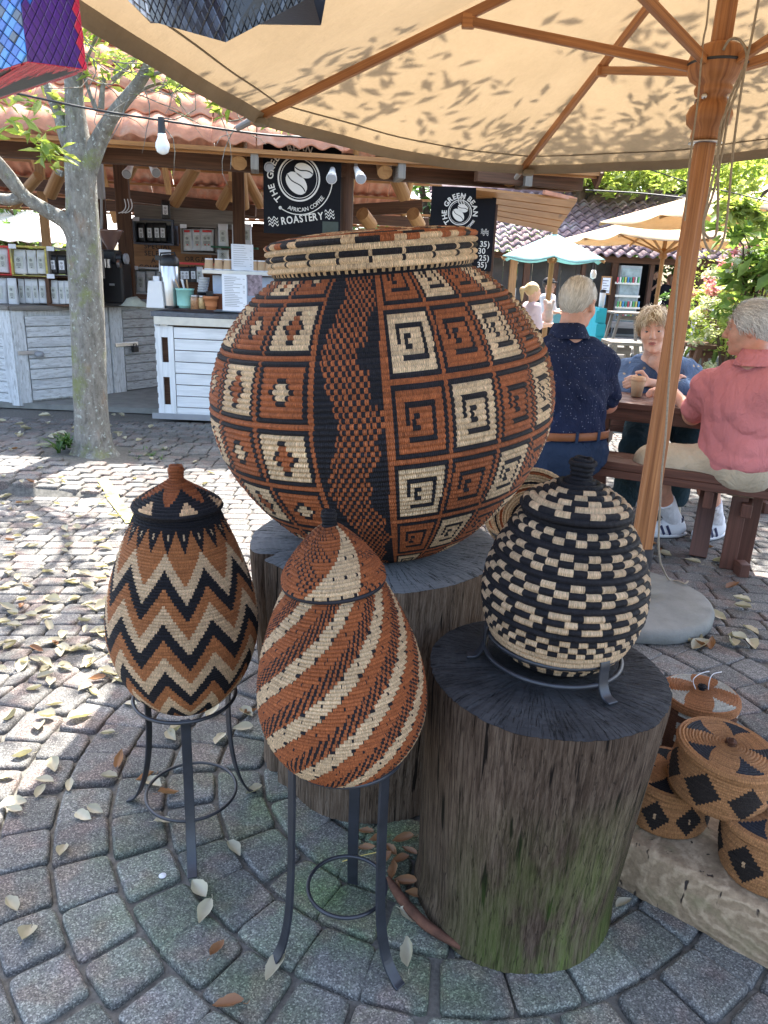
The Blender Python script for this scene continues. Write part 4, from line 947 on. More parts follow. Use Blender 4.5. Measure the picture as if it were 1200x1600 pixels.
# a grassy tuft and litter at the foot
t = thing('grass_tuft', 'small tuft of strappy green leaves at the left foot of the trunk', 'plant', GZ(100, 705, .08)); mb = MB()
def blades(mb, c, n, L, w, g, lean=.8, up=1.):
    for k in range(n):
        a = g.uniform(0, 2*PI); h = Vector((math.cos(a), math.sin(a), 0)); l = L*g.uniform(.6, 1.1); P = []; vs = []; ln = lean*g.uniform(.5, 1.2)
        for i in range(6): t_ = i/5; P.append(Vector(c)+h*(l*ln*t_**1.5*.8)+V3(0, 0, up*l*(t_-.55*ln*t_*t_)))
        sd = h.cross(V3(0, 0, 1))
        for i, p in enumerate(P): ww = w*(1-(i/5)**2*.95); vs += [p-sd*ww/2, p+sd*ww/2]
        mb.cur = float(g.random())*.98; mb.add(vs, [(2*i, 2*i+1, 2*i+3, 2*i+2) for i in range(5)], 0, True)
for q in (GZ(92, 708, .08), GZ(100, 703, .08), GZ(108, 700, .08)): blades(mb, q, 16, .22, .022, g, 1.2)
mb.build('blades', M_LEAFD, t)
t = thing('weeds', 'low weeds growing at the right foot of the trunk', 'plant', GZ(235, 712)); mb = MB()
for k in range(9): blades(mb, GZ(random.uniform(205, 265), random.uniform(706, 722)), 9, .09, .008, g, 1.)
mb.build('blades', M_LEAFD, t)

# tree over the tables, right
t2 = thing('shade_tree', 'leafy tree behind the right side tables with branches over the big canvas', 'tree', (4.1, 7.2, 0)); mb = MB(); tips = []
mb.tube(smoothpath([(4.1, 7.2, -.05, .2), (4.0, 7.1, .6, .15), (3.9, 6.9, 1.5, .135), (3.6, 6.6, 2.5, .12), (3.3, 6.3, 3.2, .1)], 4) and [V3(*q[:3]) for q in smoothpath([(4.1, 7.2, -.05), (4.0, 7.1, .6), (3.9, 6.9, 1.5), (3.6, 6.6, 2.5), (3.3, 6.3, 3.2)], 4)], [.2-.006*i for i in range(17)], 14)
for k in range(5):
    a = Vector(g.normal(size=3)); a.z = abs(a.z)*.5; grow(mb, V3(3.3, 6.3, 3.2), a*.7+V3(-.5, -.55, .45), 1.1, .07, 3, tips, g, .25, (2, 3), .05)
tw = []
for (xa, ya, xb, yb, Y) in [(1190, 238, 1110, 262, 7.2), (1200, 262, 1090, 330, 7.4), (1195, 300, 1160, 340, 6.8), (1120, 235, 1080, 300, 8.)]:
    mb.tube([W(xa+60, ya-30, Y), W(xa, ya, Y), W((xa+xb)/2, (ya+yb)/2+4, Y), W(xb, yb, Y)], [.02, .014, .01, .004], 6)
mb.build('trunk', M_BARKD, t2)
cs = [(x, y, z, .42) for x, y, z, L in tips if z > 2.9]+[(2.3+g.normal()*.75, 5.0+g.normal()*.6, 4.2+g.normal()*.4, .4) for _ in range(22)]
cs = [c for c in cs if c[2]-1.38 > .30*c[1] or c[1] > 6.5]
foliage('crown', cs, 8500, .085, M_LEAFY, t2, seed=15)
low = []
for _ in range(44):
    x = g.uniform(1040, 1215); y = 236+g.random()**1.4*85*(1 if x > 1100 else .6); low.append((*W(x, y, g.uniform(6.8, 8.5)), .16))
low += [(*W(x, y, 6.6), .07) for x, y in ((1155, 332), (1170, 325), (1142, 338), (1190, 340), (1180, 325), (1196, 350), (1128, 322), (1165, 318), (1148, 320))]
foliage('low_leaves', low, 1500, .10, M_LEAFY, t2, seed=18, flatz=.8)

def bigtree(x, y, h, R, n, size, mat, lab, seed, zr=.45, trunks=1, nb=26, lo=.35):
    t = thing('background_tree', lab, 'tree', (x, y, 0), 'trees behind the far building'); mb = MB(); g = np.random.default_rng(seed); cs = []
    for k in range(nb):
        a = g.uniform(0, 2*PI); rr = R*math.sqrt(g.random()); z = h*(lo+(1-lo)*g.random()); c = V3(x+math.cos(a)*rr, y+math.sin(a)*rr*.7, z); cs.append((*c, R*.34))
        b = V3(x+g.normal()*.2, y, h*.22*g.uniform(.6, 1.2)); m = b.lerp(c, .5)+Vector(g.normal(size=3))*.35
        q = smoothpath([b, m, c], 4); mb.tube([V3(*p) for p in q], [.13*R/3-.012*R/3*i for i in range(len(q))], 6, caps=False)
    mb.tube([(x, y, -.1), (x+.1, y, h*.2), (x, y, h*.42)], [.34*R/3, .26*R/3, .2*R/3], 10); mb.build('trunk', M_BARKD, t)
    foliage('crown', cs, n, size, mat, t, seed=seed, flatz=.75, asp=.6)
bigtree(7.0, 28, 8.5, 4.2, 6000, .30, M_LEAF, 'wide bright green tree with twisted branches above the far tiled roof', 31, lo=.38)
bigtree(12.5, 30, 9.5, 4.6, 5000, .34, M_LEAFD, 'tall dark green tree behind the cream umbrellas', 32, lo=.22)
bigtree(17.5, 27, 9.0, 4.5, 4500, .32, M_LEAF, 'green tree at the right edge behind the second cream umbrella', 33, lo=.12)
bigtree(9.6, 36, 12, 6, 4500, .45, M_LEAFD, 'dark tree farthest back above the far roof', 34, lo=.1)
bigtree(-9.5, 19, 5.0, 2.6, 2600, .22, M_LEAF, 'bushy tree in the sun beyond the back of the stall at the left', 35, lo=.2)
bigtree(-3.5, 24, 7.5, 4.0, 3000, .3, M_LEAFD, 'tree behind the coffee stall roof', 36, lo=.15)
bigtree(1.5, 29, 8, 4.0, 3000, .34, M_LEAFD, 'dense tree behind the stall between sign and far roof', 37, lo=.1)
# the gnarled bare limbs over the far roof
t = thing('gnarled_tree', 'old tree with bare twisted brown limbs rising behind the far tiled roof', 'tree', W(925, 430, 25)); mb = MB()
for L in ([(915, 345, .3), (925, 320, .26), (948, 298, .2), (985, 285, .16), (1010, 268, .1)], [(912, 345, .25), (905, 315, .2), (912, 285, .16), (925, 262, .1)], [(930, 345, .25), (945, 322, .2), (985, 312, .15), (1020, 300, .1), (1060, 296, .06)], [(920, 330, .2), (938, 300, .14), (942, 275, .1), (960, 255, .08)], [(900, 340, .2), (893, 320, .14), (900, 300, .1), (888, 275, .07)], [(960, 330, .15), (1000, 325, .12), (1050, 315, .1), (1100, 312, .07)]):
    q = smoothpath([(*W(x, y, 24.5), r) for x, y, r in L], 5); mb.tube([V3(*a[:3])+V3(n3(i*.6, 0, 1)*.15, 0, n3(i*.6, 3, 1)*.15) for i, a in enumerate(q)], [a[3] for a in q], 7)
p = W(917, 345, 24.5); mb.tube([(p.x, p.y, -.1), tuple(p)], [.5, .35], 10); mb.build('trunk', M_BARKD, t)
foliage('crown', [(*W(g.uniform(885, 1080), g.uniform(238, 290), g.uniform(22.5, 27)), .75) for _ in range(30)], 2600, .26, M_LEAFY, t, seed=41)

# ------------------------------------------------------------------ far building
fb = thing('cafe_building', 'far low cafe building with an old tiled roof, painted sun dapples and grey board walls', 'building', (8.5, 21.5, 0))
mb = MB(); YF = 21.0; ez = 1.95; X0, X1 = 1.0, 14.5
nc = 12; wv = .3; nseg = int((X1-X0)/wv*6)
for j in range(nc):
    vs = []; y0 = YF-.6+4.6*j/nc; z0 = ez+1.9*j/nc
    for i in range(nseg+1):
        x = X0+(X1-X0)*i/nseg; h = .05*(1-math.cos(2*PI*i/6)); vs += [(x, y0, z0+h+.07), (x, y0, z0+h+.02), (x, y0+4.6/nc*1.05, z0+1.9/nc+h)]
    for i in range(nseg): mb.cur = .5; mb.add([vs[3*i], vs[3*i+1], vs[3*i+2], vs[3*i+3], vs[3*i+4], vs[3*i+5]], [(0, 2, 5, 3), (0, 3, 4, 1)], 0, True)
tag(mb.build('roof_tiling', M_TERRA_OLD, fb), kind='stuff')
mb = MB(); mb.tube([(X0, YF+4.05, ez+1.95), (X1, YF+4.05, ez+1.95)], .14, 8); mb.build('ridge_cap', M_TERRA_OLD, fb)
M_GB = plain('grey_board_wall', (.11, .108, .105), .85, .35, 2, .3, 20)
xx = X0
a = W(955, 470, YF).x
while xx < a: mb = MB(); mb.box((xx+.2, YF+.5+.015*random.random(), 1.0), (.39, .04, 2.0)); mb.build('wall_board', M_GB, fb); xx += .4
xb = W(1062, 470, YF).x; xc = W(1135, 470, YF).x
mb = MB(); mb.box(((a+xb)/2, YF+2.6, 1.), (xb-a+.6, .05, 2.2)); mb.build('interior_shade_sheet', M_BLACKP, fb)  # black sheet stands in for the shade deep inside the cafe
mb = MB(); mb.box(((a+X1)/2, YF+1.5, .0), (X1-a, 4, .06)); mb.build('floor', M_CONC, fb)
x = xb
while x < xc+1.2: mb = MB(); mb.box((x+.07, YF+.3+.02*random.random(), 1.0), (.135, .03, 2.0)); mb.build('wood_wall_board', M_BEAM if random.random() < .4 else wood('brown_cladding%d' % int(x*10), (.12, .055, .03), (.2, .1, .055), .7), fb); x += .14
mb = MB(); mb.box(((xb+xc)/2+2.4, YF+.5, 1.0), (4.4, .05, 2.1)); mb.build('side_wall', M_GB, fb)
for (x, w, m) in [(797, 10, M_POLEW), (818, 9, M_BEAM), (862, 7, M_BEAM), (905, 6, M_BEAM), (953, 9, M_BEAM), (1010, 6, M_BEAM), (1060, 5, M_BEAM)]:
    p = W(x, 470, YF); mb = MB(); mb.box((p.x, YF-.05, .98), (w*.0185, .16, 1.96)); mb.build('post', m, fb)
mb = MB(); mb.box(((X0+X1)/2, YF-.15, 1.93), (X1-X0, .12, .16)); mb.build('eave_beam', M_BEAM, fb)
def pbox(x0, y0, x1, y1, Y, d, nm, mat, par, bev=0):
    a = W(x0, y1, Y); b = W(x1, y0, Y); mb = MB(); mb.box(((a.x+b.x)/2, Y+d/2, (a.z+b.z)/2), (abs(b.x-a.x), d, abs(b.z-a.z))); return mb.build(nm, mat, par, bev)
pbox(1058, 425, 1066, 478, YF-.1, .05, 'chalkboard', M_BOARD, fb)
pbox(1055, 484, 1106, 495, YF-1.2, .7, 'ledge', M_PINE, fb)
for k in range(6): pbox(1058, 497+k*6, 1084, 501.5+k*6, YF-1., .3, 'ledge_board', M_BEAM, fb)
pbox(1108, 427, 1131, 456, YF+.2, .03, 'green_poster', plain('sea_green_print', (.22, .42, .38), .7, .3, 6), fb)
pbox(955, 505, 1010, 512, YF-1.0, .3, 'bench_shelf', M_GREYW, fb)
# fridge
fr = thing('drinks_fridge', 'glass fronted drinks fridge lit pale blue in the far cafe', 'fridge', W(980, 520, YF-.4))
pbox(957, 416, 1004, 521, YF-.3, .6, 'cabinet', plain('fridge_grey', (.35, .38, .38), .4, .1), fr)
pbox(960, 420, 1001, 514, YF-.36, .02, 'glass_door', plain('fridge_glass', (.22, .28, .28), .15, .5, 3, sp=.8), fr)
for k, y in enumerate((442, 462, 480, 498)): pbox(961, y, 1000, y+1.6, YF-.40, .03, 'shelf', M_STEEL, fr)
pbox(957, 514, 1004, 522, YF-.38, .05, 'plinth', M_BLACKP, fr)
for k in range(27):
    r_, c_ = divmod(k, 9); y = (442, 480, 498)[r_]; x = 964+c_*4.1; colr = [(.5, .06, .08), (.05, .3, .2), (.05, .25, .5), (.6, .5, .1), (.1, .4, .12), (.65, .65, .6)][(k*5+r_) % 6]
    key = 'bottle_%d' % ((k*5+r_) % 6)
    if key not in MATS: plain(key, colr, .3, .1)
    pbox(x, y-9, x+3, y, YF-.42, .05, 'bottle', MATS[key], fr)
t = thing('framed_menu', 'gold framed white menu hanging on the grey post left of the fridge', 'frame', W(947, 470, YF-.3)); pbox(937, 432, 957, 460, YF-.25, .04, 'frame', M_POLEW, t); pbox(939.5, 434.5, 954.5, 457.5, YF-.28, .02, 'sheet', M_PAPER, t)
for k in range(5): pbox(942, 438+k*4, 951-k % 2*3, 439+k*4, YF-.285, .003, 'print_line', M_INKG, t)
t = thing('blue_card', 'small blue and white card under the gold framed menu', 'sign', W(943, 475, YF-.3)); pbox(939, 461, 947, 476, YF-.25, .03, 'card', plain('card_blue', (.12, .35, .6), .6, .1), t); pbox(941, 464, 945.5, 471, YF-.27, .01, 'white_panel', M_PAPER, t)
t = thing('turquoise_cabinet', 'bright turquoise cabinet right of the navy shirted man', 'cabinet', W(945, 545, 14)); M_TB = plain('turquoise_paint', (.02, .40, .48), .6, .06)
pbox(928, 482, 949, 552, 14, .8, 'body', M_TB, t, .01)
for k in range(3): pbox(930, 486+k*21, 947, 504+k*21, 13.97, .03, 'door_panel', M_TB, t, .006)
t = thing('water_dispenser', 'white cylinder dispenser standing on the turquoise cabinet', 'dispenser', W(940, 482, 14.2)); p = W(939, 482, 14.3); mb = MB(); mb.lathe([(0, 0), (.05, 0), (.055, .28), (.04, .31), (0, .31)], 14, p); mb.build('body', M_WHITEP, t); mb = MB(); mb.lathe([(.056, .28), (.056, .33), (0, .34)], 14, p); mb.build('lid', M_BLACKP, t)
t = thing('blue_counter', 'pale blue stall counter behind the girl', 'counter', W(900, 540, 16)); pbox(858, 486, 928, 545, 16, .6, 'body', plain('pale_teal_paint', (.12, .33, .38), .6, .1), t)
for k, x in enumerate((862, 896)):
    q = W(x, 486, 15.9); tt = thing('water_bottle', ['clear blue water bottle beside the girl', 'clear bottle on the blue counter'][k], 'bottle', q); mb = MB(); mb.lathe([(0, 0), (.035, 0), (.036, .15), (.015, .19), (.015, .22), (0, .22)], 12, q); mb.build('body', plain('bottle_blue%d' % k, (.45, .6, .7), .15, .1, sp=.8), tt)
t = thing('high_chair', 'dark seat with white legs standing on the ledge before the brown wood wall', 'chair', W(1107, 484, YF-1)); pbox(1100, 457, 1118, 480, YF-1., .25, 'seat', M_BLACKP, t, .05)
for x0, x1 in ((1102, 1095), (1117, 1113), (1105, 1100), (1114, 1118)):
    mb = MB(); mb.tube([W(x0, 466, YF-1.1), W(x1, 486, YF-1.1)], .03, 6); mb.build('leg', M_WHITEP, t)
t = thing('white_railing', 'white metal handrail in front of the strappy plants', 'railing', W(1085, 530, 12)); mb = MB(); mb.beam(W(1071, 488, 12.), W(1112, 512, 11.6), .06, .04); mb.build('rail', M_WHITEP, t)
for x, y in ((1085, 497), (1104, 508)): mb = MB(); q = W(x, y, 11.8); mb.box((q.x, q.y, q.z/2), (.05, .05, q.z)); mb.build('baluster', M_WHITEP, t)
t = thing('planter_wall', 'low stone planter wall under the strappy plants at the right', 'wall', W(1110, 570, 10.2))
g2 = random.Random(4)
for r_ in range(4):
    x = W(1058, 545, 10.2).x+(.0 if r_ % 2 else -.12)
    while x < 7.2:
        w = g2.uniform(.22, .36); mb = MB(); mb.box((x+w/2, 10.25+g2.uniform(-.02, .02), .06+.115*r_), (w-.012, .22, .105)); mb.build('stone', M_CONC, t, .015); x += w
def umbrella_small(nm, lab, x, Y, hubz, R, edgez, topz, mat, rot, ribs=8, polem=M_POLEW, cut=None, square=False, val=.0):
    t = thing(nm, lab, 'umbrella', (x, Y, 0)); c = V3(x, Y, 0); mb = MB(); mb.tube([c, c+V3(0, 0, topz+.08)], .04, 10); mb.build('pole', polem, t)
    mb = MB(); mb.lathe([(0, hubz-.09), (.06, hubz-.09), (.085, hubz-.04), (.06, hubz), (.09, hubz+.05), (.05, hubz+.09), (0, hubz+.09)], 14, c); mb.build('hub', M_PINE, t)
    mb = MB(); mb.lathe([(0, 0), (.32, 0), (.32, .05), (.3, .07), (0, .07)], 24, c); mb.build('base', M_CONC, t)
    E = []
    for k in range(ribs):
        a = rot+2*PI*k/ribs; rr = R*(1/max(abs(math.cos(a-rot)), abs(math.sin(a-rot))) if square else 1.); E.append(c+V3(math.cos(a)*rr, math.sin(a)*rr, edgez))
    top = c+V3(0, 0, topz)
    for e in E:
        mb = MB(); mb.beam(top-V3(0, 0, .05), e-V3(0, 0, .04), .025, .035); mb.build('rib', polem, t)
        m = top.lerp(e, .52)-V3(0, 0, .05); mb = MB(); mb.beam(c+V3(0, 0, hubz), m, .022, .03); mb.build('strut', polem, t)
    vs = []; n = 8; m_ = 6
    for k in range(ribs):
        a, b = E[k], E[(k+1) % ribs]
        for i in range(n+1):
            s_ = i/n
            for j in range(m_+1):
                t_ = j/m_; p = a.lerp(b, t_); q = top.lerp(p, s_); sag = .035*math.sin(PI*t_)*s_*(1+s_); vs.append(q-V3(0, 0, sag)+(c+V3(0, 0, q.z)-q).normalized()*(.06*math.sin(PI*t_)*s_))
    mb = MB(); B = (n+1)*(m_+1)
    fs = [(k*B+i*(m_+1)+j, k*B+(i+1)*(m_+1)+j, k*B+(i+1)*(m_+1)+j+1, k*B+i*(m_+1)+j+1) for k in range(ribs) for i in range(n) for j in range(m_)]
    mb.add(vs, fs, 0, True); o = mb.build('canopy', mat, t); s_ = o.modifiers.new('thickness', 'SOLIDIFY'); s_.thickness = .004
    if val:
        mb = MB(); vs = []
        for k in range(ribs):
            for j in range(m_+1): q = Vector(fs and vs and (0, 0, 0) or (0, 0, 0)); 
        vv = []
        for k in range(ribs):
            a, b = E[k], E[(k+1) % ribs]
            for j in range(m_): t_ = j/m_; p = a.lerp(b, t_); p = p-V3(0, 0, .07*math.sin(PI*t_))+(c-p).normalized()*.06*math.sin(PI*t_); p.z = a.z-.07*math.sin(PI*t_); vv += [p, p+(p-c).normalized()*.01*0-V3(0, 0, val)]
        L = len(vv)//2; mb.add(vv, [(2*i, 2*i+1, (2*i+3) % (2*L), (2*i+2) % (2*L)) for i in range(L)], 0, True); o = mb.build('valance', mat, t); s_ = o.modifiers.new('thickness', 'SOLIDIFY'); s_.thickness = .004
    return t
q = W(856, 470, 12.0); umbrella_small('turquoise_umbrella', 'turquoise umbrella with a slim wooden pole in front of the far tiled roof', q.x, 12.0, 1.70, .86, 1.68, 2.04, M_TURQ, .35, 6)
q = W(1030, 440, 14.6); umbrella_small('cream_umbrella', 'cream market umbrella with a wooden pole above the curly haired woman', q.x, 14.6, 1.90, 1.55, 2.12, 2.65, M_CREAMC, .12, 8, square=True, val=.0)
q = W(1192, 450, 11.0); umbrella_small('cream_umbrella', 'cream umbrella cut by the right photo edge, nearer than the other one', q.x, 11.0, 2.0, 1.75, 2.25, 2.9, M_CREAMC, .2, 8, square=True, val=0)
# bulb hanging under the turquoise umbrella, cables right
bulb(W(929, 413, 16), 'small bulb hanging at the far eave right of the turquoise umbrella', 1.9)
cable([W(890, 232, 7.), W(1005, 262, 6.6), W(1075, 285, 6.4), W(1130, 298, 6.3), W(1215, 318, 6.1)], 'thin dark cable crossing the green foliage behind the pole', .005)
cable([W(915, 297, 22), W(1000, 302, 21), W(1075, 310, 20)], 'pale overhead wire in front of the far trees', .02)
# plants at the right
def plant(x, y, Y, n, R, sz, mat, lab, flowers=0, fcol=None, up=.0, hgt_=.6):
    p = W(x, y, Y); t = thing('flowering_shrub' if flowers else 'leafy_shrub', lab, 'shrub', (p.x, p.y, 0)); mb = MB(); g = np.random.default_rng(int(x)); cs = []
    for k in range(14):
        c = p+Vector(g.normal(size=3))*R*.5; cs.append((*c, R*.4)); mb.tube([V3(p.x+g.normal()*.04, p.y, max(0, p.z-hgt_)), p.lerp(c, .5), c], [.014, .009, .004], 5)
    mb.build('stems', M_BARKD, t); foliage('leaves', cs, n, sz, mat, t, seed=int(x), asp=.55, flatz=.9)
    if flowers:
        P = []; 
        for k in range(flowers):
            c = p+Vector(g.normal(size=3))*R*.45+V3(0, -.1, R*.25); P.append((*c, .085))
        foliage('flowers', P, flowers*75, .036, fcol, t, seed=77+int(x), asp=.9, flatz=.8)
M_PINK = leafm('pink_petal', (.55, .18, .32), (.72, .42, .5), .3); M_WPET = leafm('white_petal', (.55, .6, .45), (.72, .74, .62), .3)
plant(1163, 455, 8.6, 700, .48, .07, M_LEAFY, 'hydrangea shrub with pink flower heads at the right', 34, M_PINK)
plant(1150, 505, 8.2, 700, .45, .07, M_LEAFY, 'pale flowering shrub just below the pink hydrangea', 34, M_WPET)
plant(1185, 415, 7.6, 500, .42, .14, M_LEAF, 'large leaved bush at the right photo edge above the flowers')
plant(1150, 405, 9.2, 500, .5, .06, M_LEAFY, 'feathery light green bush behind the pink hydrangea')
plant(1060, 490, 17, 350, .5, .10, M_LEAFD, 'dark shrub behind the white handrail')
t = thing('strappy_plant', 'big clump of long strappy striped leaves left of the pink man', 'plant', (W(1115, 560, 9.4).x, 9.4, .45)); mb = MB()
for k in range(12): blades(mb, V3(W(1115, 540, 9.4).x+g.uniform(-.35, .45), 9.5+g.uniform(-.2, .2), .42), 16, .85, .028, g, .9)
mb.build('blades', M_LEAF, t)
# spare tables behind the woman
def slabtable(lab, x0, y0, x1, Y, z, d, m, n=4):
    a = W(x0, y0, Y); b = W(x1, y0, Y); t = thing('garden_table', lab, 'table', ((a.x+b.x)/2, Y+d/2, 0))
    for k in range(n): mb = MB(); mb.box(((a.x+b.x)/2, Y+d*(k+.5)/n, z), (b.x-a.x, d/n-.012, .04)); mb.build('top_board', m, t, .004)
    for sx in (.15, .85):
        for sy in (.1, .9): mb = MB(); x = a.x+(b.x-a.x)*sx; mb.beam((x, Y+d*sy, z-.02), (x+(.12 if sx > .5 else -.12), Y+d*sy, 0), .07, .05); mb.build('leg', m, t)
    mb = MB(); mb.box(((a.x+b.x)/2, Y+d/2, z-.1), ((b.x-a.x)*.7, .04, .08)); mb.build('brace', m, t)
slabtable('pale wooden garden table between the navy shirted man and the woman', 955, 545, 1003, 9.2, .66, .5, M_GREYW)
slabtable('dark slatted table beside the strappy plant', 1088, 548, 1140, 8.2, .74, .6, M_BEAM)
slabtable('low wooden bench table by the fridge', 960, 510, 1012, 16, .75, .7, M_GREYW)
mb = MB(); 
# sunlit back roofs seen at the far left under the eave
t = thing('far_roof', 'sunlit pale tin roof seen under the stall eave at the far left', 'roof', (-9, 17, 0)); mb = MB()
vs = []
for i in range(81):
    x = -17+i*.19; vs += [(x, 15.2, 1.65+.03*(i % 2)), (x, 18.8, 2.5+.03*(i % 2))]
mb.add(vs, [(2*i, 2*i+2, 2*i+3, 2*i+1) for i in range(80)]); o = mb.build('roof_sheet', plain('pale_tin', (.5, .48, .45), .6, .15, 2), t); s_ = o.modifiers.new('thickness', 'SOLIDIFY'); s_.thickness = .02
for x in (-15, -11, -7, -3): mb = MB(); mb.box((x, 15.6, .85), (.15, .15, 1.7)); mb.build('post', M_GREYW, t)
t = thing('garden_wall', 'pale wall closing the yard behind the coffee stall', 'wall', (-8, 22, 0)); mb = MB(); mb.box((-8, 22, .7), (22, .2, 1.5)); mb.build('wall_body', plain('pale_render', (.42, .38, .33), .9, .12, 3), t)
# ------------------------------------------------------------------ the big market umbrella
um = thing('market_umbrella', 'huge tan canvas market umbrella with varnished wooden pole, ribs and turned hub', 'umbrella', (1.114, 2.997, 0))
uc = V3(1.114, 2.997, 0); UT = 2.70
def pole_sec(z0, z1, r0, r1, n=20, k=10):
    mb = MB(); P = [uc+V3(0, 0, z0+(z1-z0)*i/k) for i in range(k+1)]; vs = []; uvs = []; N_ = 16
    for i, p in enumerate(P):
        r = r0+(r1-r0)*i/k
        for j in range(N_):
            a = 2*PI*j/N_+.4; q = r*(1/max(abs(math.cos(a)), abs(math.sin(a))))**.45; q *= 1-(.10 if j % 4 == 0 else 0); vs.append(p+V3(math.cos(a)*q, math.sin(a)*q, 0))
    fs = []; 
    for i in range(k):
        for j in range(N_): fs.append((i*N_+j, i*N_+(j+1) % N_, (i+1)*N_+(j+1) % N_, (i+1)*N_+j)); uvs.append([(P[i].z, j*.018), (P[i].z, j*.018+.018), (P[i+1].z, j*.018+.018), (P[i+1].z, j*.018)])
    mb.add(vs, fs, 0, False, uvs); return mb
pole_sec(.10, 2.0, .043, .035).build('pole', M_TEAK, um, .004); pole_sec(1.9, UT, .034, .032).build('upper_pole', M_TEAK, um, .004)
mb = MB(); mb.tube([uc+V3(0, 0, .06), uc+V3(0, 0, .30)], .052, 18); mb.build('pole_socket', M_BLACKM, um)
HZ = 2.075
prof = [(.036, -.16), (.050, -.16), (.055, -.145), (.052, -.125), (.075, -.105), (.080, -.075), (.070, -.05), (.052, -.035), (.048, -.02), (.062, -.01), (.066, .005), (.060, .02), (.085, .035), (.098, .06), (.100, .10), (.090, .13), (.060, .145), (.036, .15)]
mb = MB(); mb.lathe([(r, z+HZ-.035) for r, z in prof], 32, uc); mb.build('hub', M_TEAK, um)
mb = MB(); mb.lathe([(.099, HZ+.045), (.104, HZ+.05), (.099, HZ+.055)], 32, uc); mb.build('hub_wire', M_BLACKM, um)
for a in (.3, 2.2, 3.9, 5.4):
    mb = MB(); q = uc+V3(math.cos(a)*.062, math.sin(a)*.062, HZ-.06); mb.lathe([(0, .006), (.009, .004), (.011, 0)], 8, q, R=Matrix.Rotation(PI/2, 3, V3(-math.sin(a), math.cos(a), 0))); mb.build('steel_plug', M_STEEL, um)
mb = MB(); mb.lathe([(.03, 0), (.058, 0), (.058, .006), (.03, .006)], 20, uc+V3(0, 0, HZ-.205)); mb.build('washer', M_STEEL, um)
CORN = []
for a, R, z in ((162, 1.83, 2.0), (102, 1.84, 2.0), (40, 1.95, 2.17), (-18, 2.1, 2.17), (-66, 2.55, 2.1)): CORN.append(uc+V3(R*math.cos(math.radians(a)), R*math.sin(math.radians(a)), z))
CORN.append(V3(-.97, 1.15, 1.995))
top = uc+V3(0, 0, UT)
for i, e in enumerate(CORN):
    d = (e-top).normalized(); mb = MB(); mb.beam(top-V3(0, 0, .035), e-V3(0, 0, .012)+d*.03, .026, .034); mb.build('rib', M_TEAK, um, .004)
    mb = MB(); mb.tube([e+d*.02-V3(0, 0, .012), e+d*.10-V3(0, 0, .014)], [.017, .013], 10); mb.build('rib_tip', M_GREYW, um)
    m = top.lerp(e, (.50, .50, .5, .5, .42, .42)[i])-V3(0, 0, .045); hd = V3(m.x-uc.x, m.y-uc.y, 0).normalized()
    mb = MB(); mb.beam(uc+hd*.085+V3(0, 0, HZ+.045), m, .024, .032); mb.build('strut', M_TEAK, um, .004)
    mb = MB(); mb.box(m, (.05, .035, .05)); mb.build('strut_joint', M_TEAK, um, .006)
cv = MB(); hem = MB(); seam = MB(); n = 18
for k in range(6):
    a, b = CORN[k], CORN[(k+1) % 6]; vs = []; pin = (b-a).length
    for i in range(n+1):
        for j in range(n+1):
            s_, t_ = i/n, j/n; p = a.lerp(b, t_); q = top.lerp(p, s_); w = math.sin(PI*t_)
            q = q+(V3(uc.x, uc.y, q.z)-q).normalized()*(.05*w*s_*pin/1.9)-V3(0, 0, .05*w*s_**2)+V3(0, 0, .012)
            q.z += .012*n3(q.x*2.2, q.y*2.2, k)*w+(-.018*math.exp(-((s_-.86)/.05)**2)*w*(.6+n3(t_*5, k, 0)))
            vs.append(q)
    cv.add(vs, [(i*(n+1)+j, (i+1)*(n+1)+j, (i+1)*(n+1)+j+1, i*(n+1)+j+1) for i in range(1, n) for j in range(n)]+[(0, (n+1)+j, (n+1)+j+1) for j in range(n)], 0, True)
    E_ = vs[n*(n+1):]; H = []
    for j, p in enumerate(E_): o_ = (p-V3(uc.x, uc.y, p.z)).normalized(); H += [p, p-V3(0, 0, .045+.008*n3(j*.6, k, 2))-o_*.004, p-V3(0, 0, .05)-o_*.014, p-o_*.045-V3(0, 0, .008)]
    hem.add(H, [(4*j+c_, 4*j+4+c_, 4*j+5+c_, 4*j+1+c_) for j in range(n) for c_ in range(3)], 0, True)
    Lr = [vs[int(n*.955)*(n+1)+j] for j in range(n+1)]
    seam.tube([p-V3(0, 0, .006) for p in Lr], .0035, 5)
cv.build('canopy', M_CANVAS, um); hem.build('hem', M_CANVAS, um); seam.build('seam', M_CANVAS, um)
for k in (0, 1):
    e = CORN[k]; mb = MB(); mb.box(e+V3(.03, -.05, -.035), (.06, .07, .03)); mb.build('corner_pocket', M_CANVAS, um, .008)
def rope(P, r=.0045): mb = MB(); mb.tube(smoothpath([W(*p) for p in P], 6), r, 6); mb.build('rope', M_ROPE, um)
rope([(1112, -60, 2.95), (1105, 30, 2.9), (1098, 70, 2.9), (1090, 160, 2.9), (1078, 250, 2.9), (1070, 345, 2.9)], .0035)
rope([(1130, 78, 2.9), (1140, 62, 2.88), (1155, 62, 2.88), (1166, 80, 2.86), (1163, 105, 2.84), (1140, 175, 2.83), (1128, 240, 2.83), (1115, 300, 2.83), (1100, 345, 2.83), (1102, 366, 2.83), (1112, 372, 2.83), (1120, 360, 2.83), (1122, 300, 2.83), (1122, 240, 2.83), (1128, 190, 2.83), (1150, 150, 2.83)])
rope([(1187, -10, 2.85), (1176, 50, 2.85), (1160, 130, 2.83), (1146, 230, 2.83), (1138, 320, 2.83), (1130, 375, 2.83), (1115, 396, 2.83), (1102, 380, 2.83), (1099, 350, 2.83), (1110, 295, 2.83), (1130, 200, 2.83), (1138, 160, 2.84), (1160, 110, 2.84)])
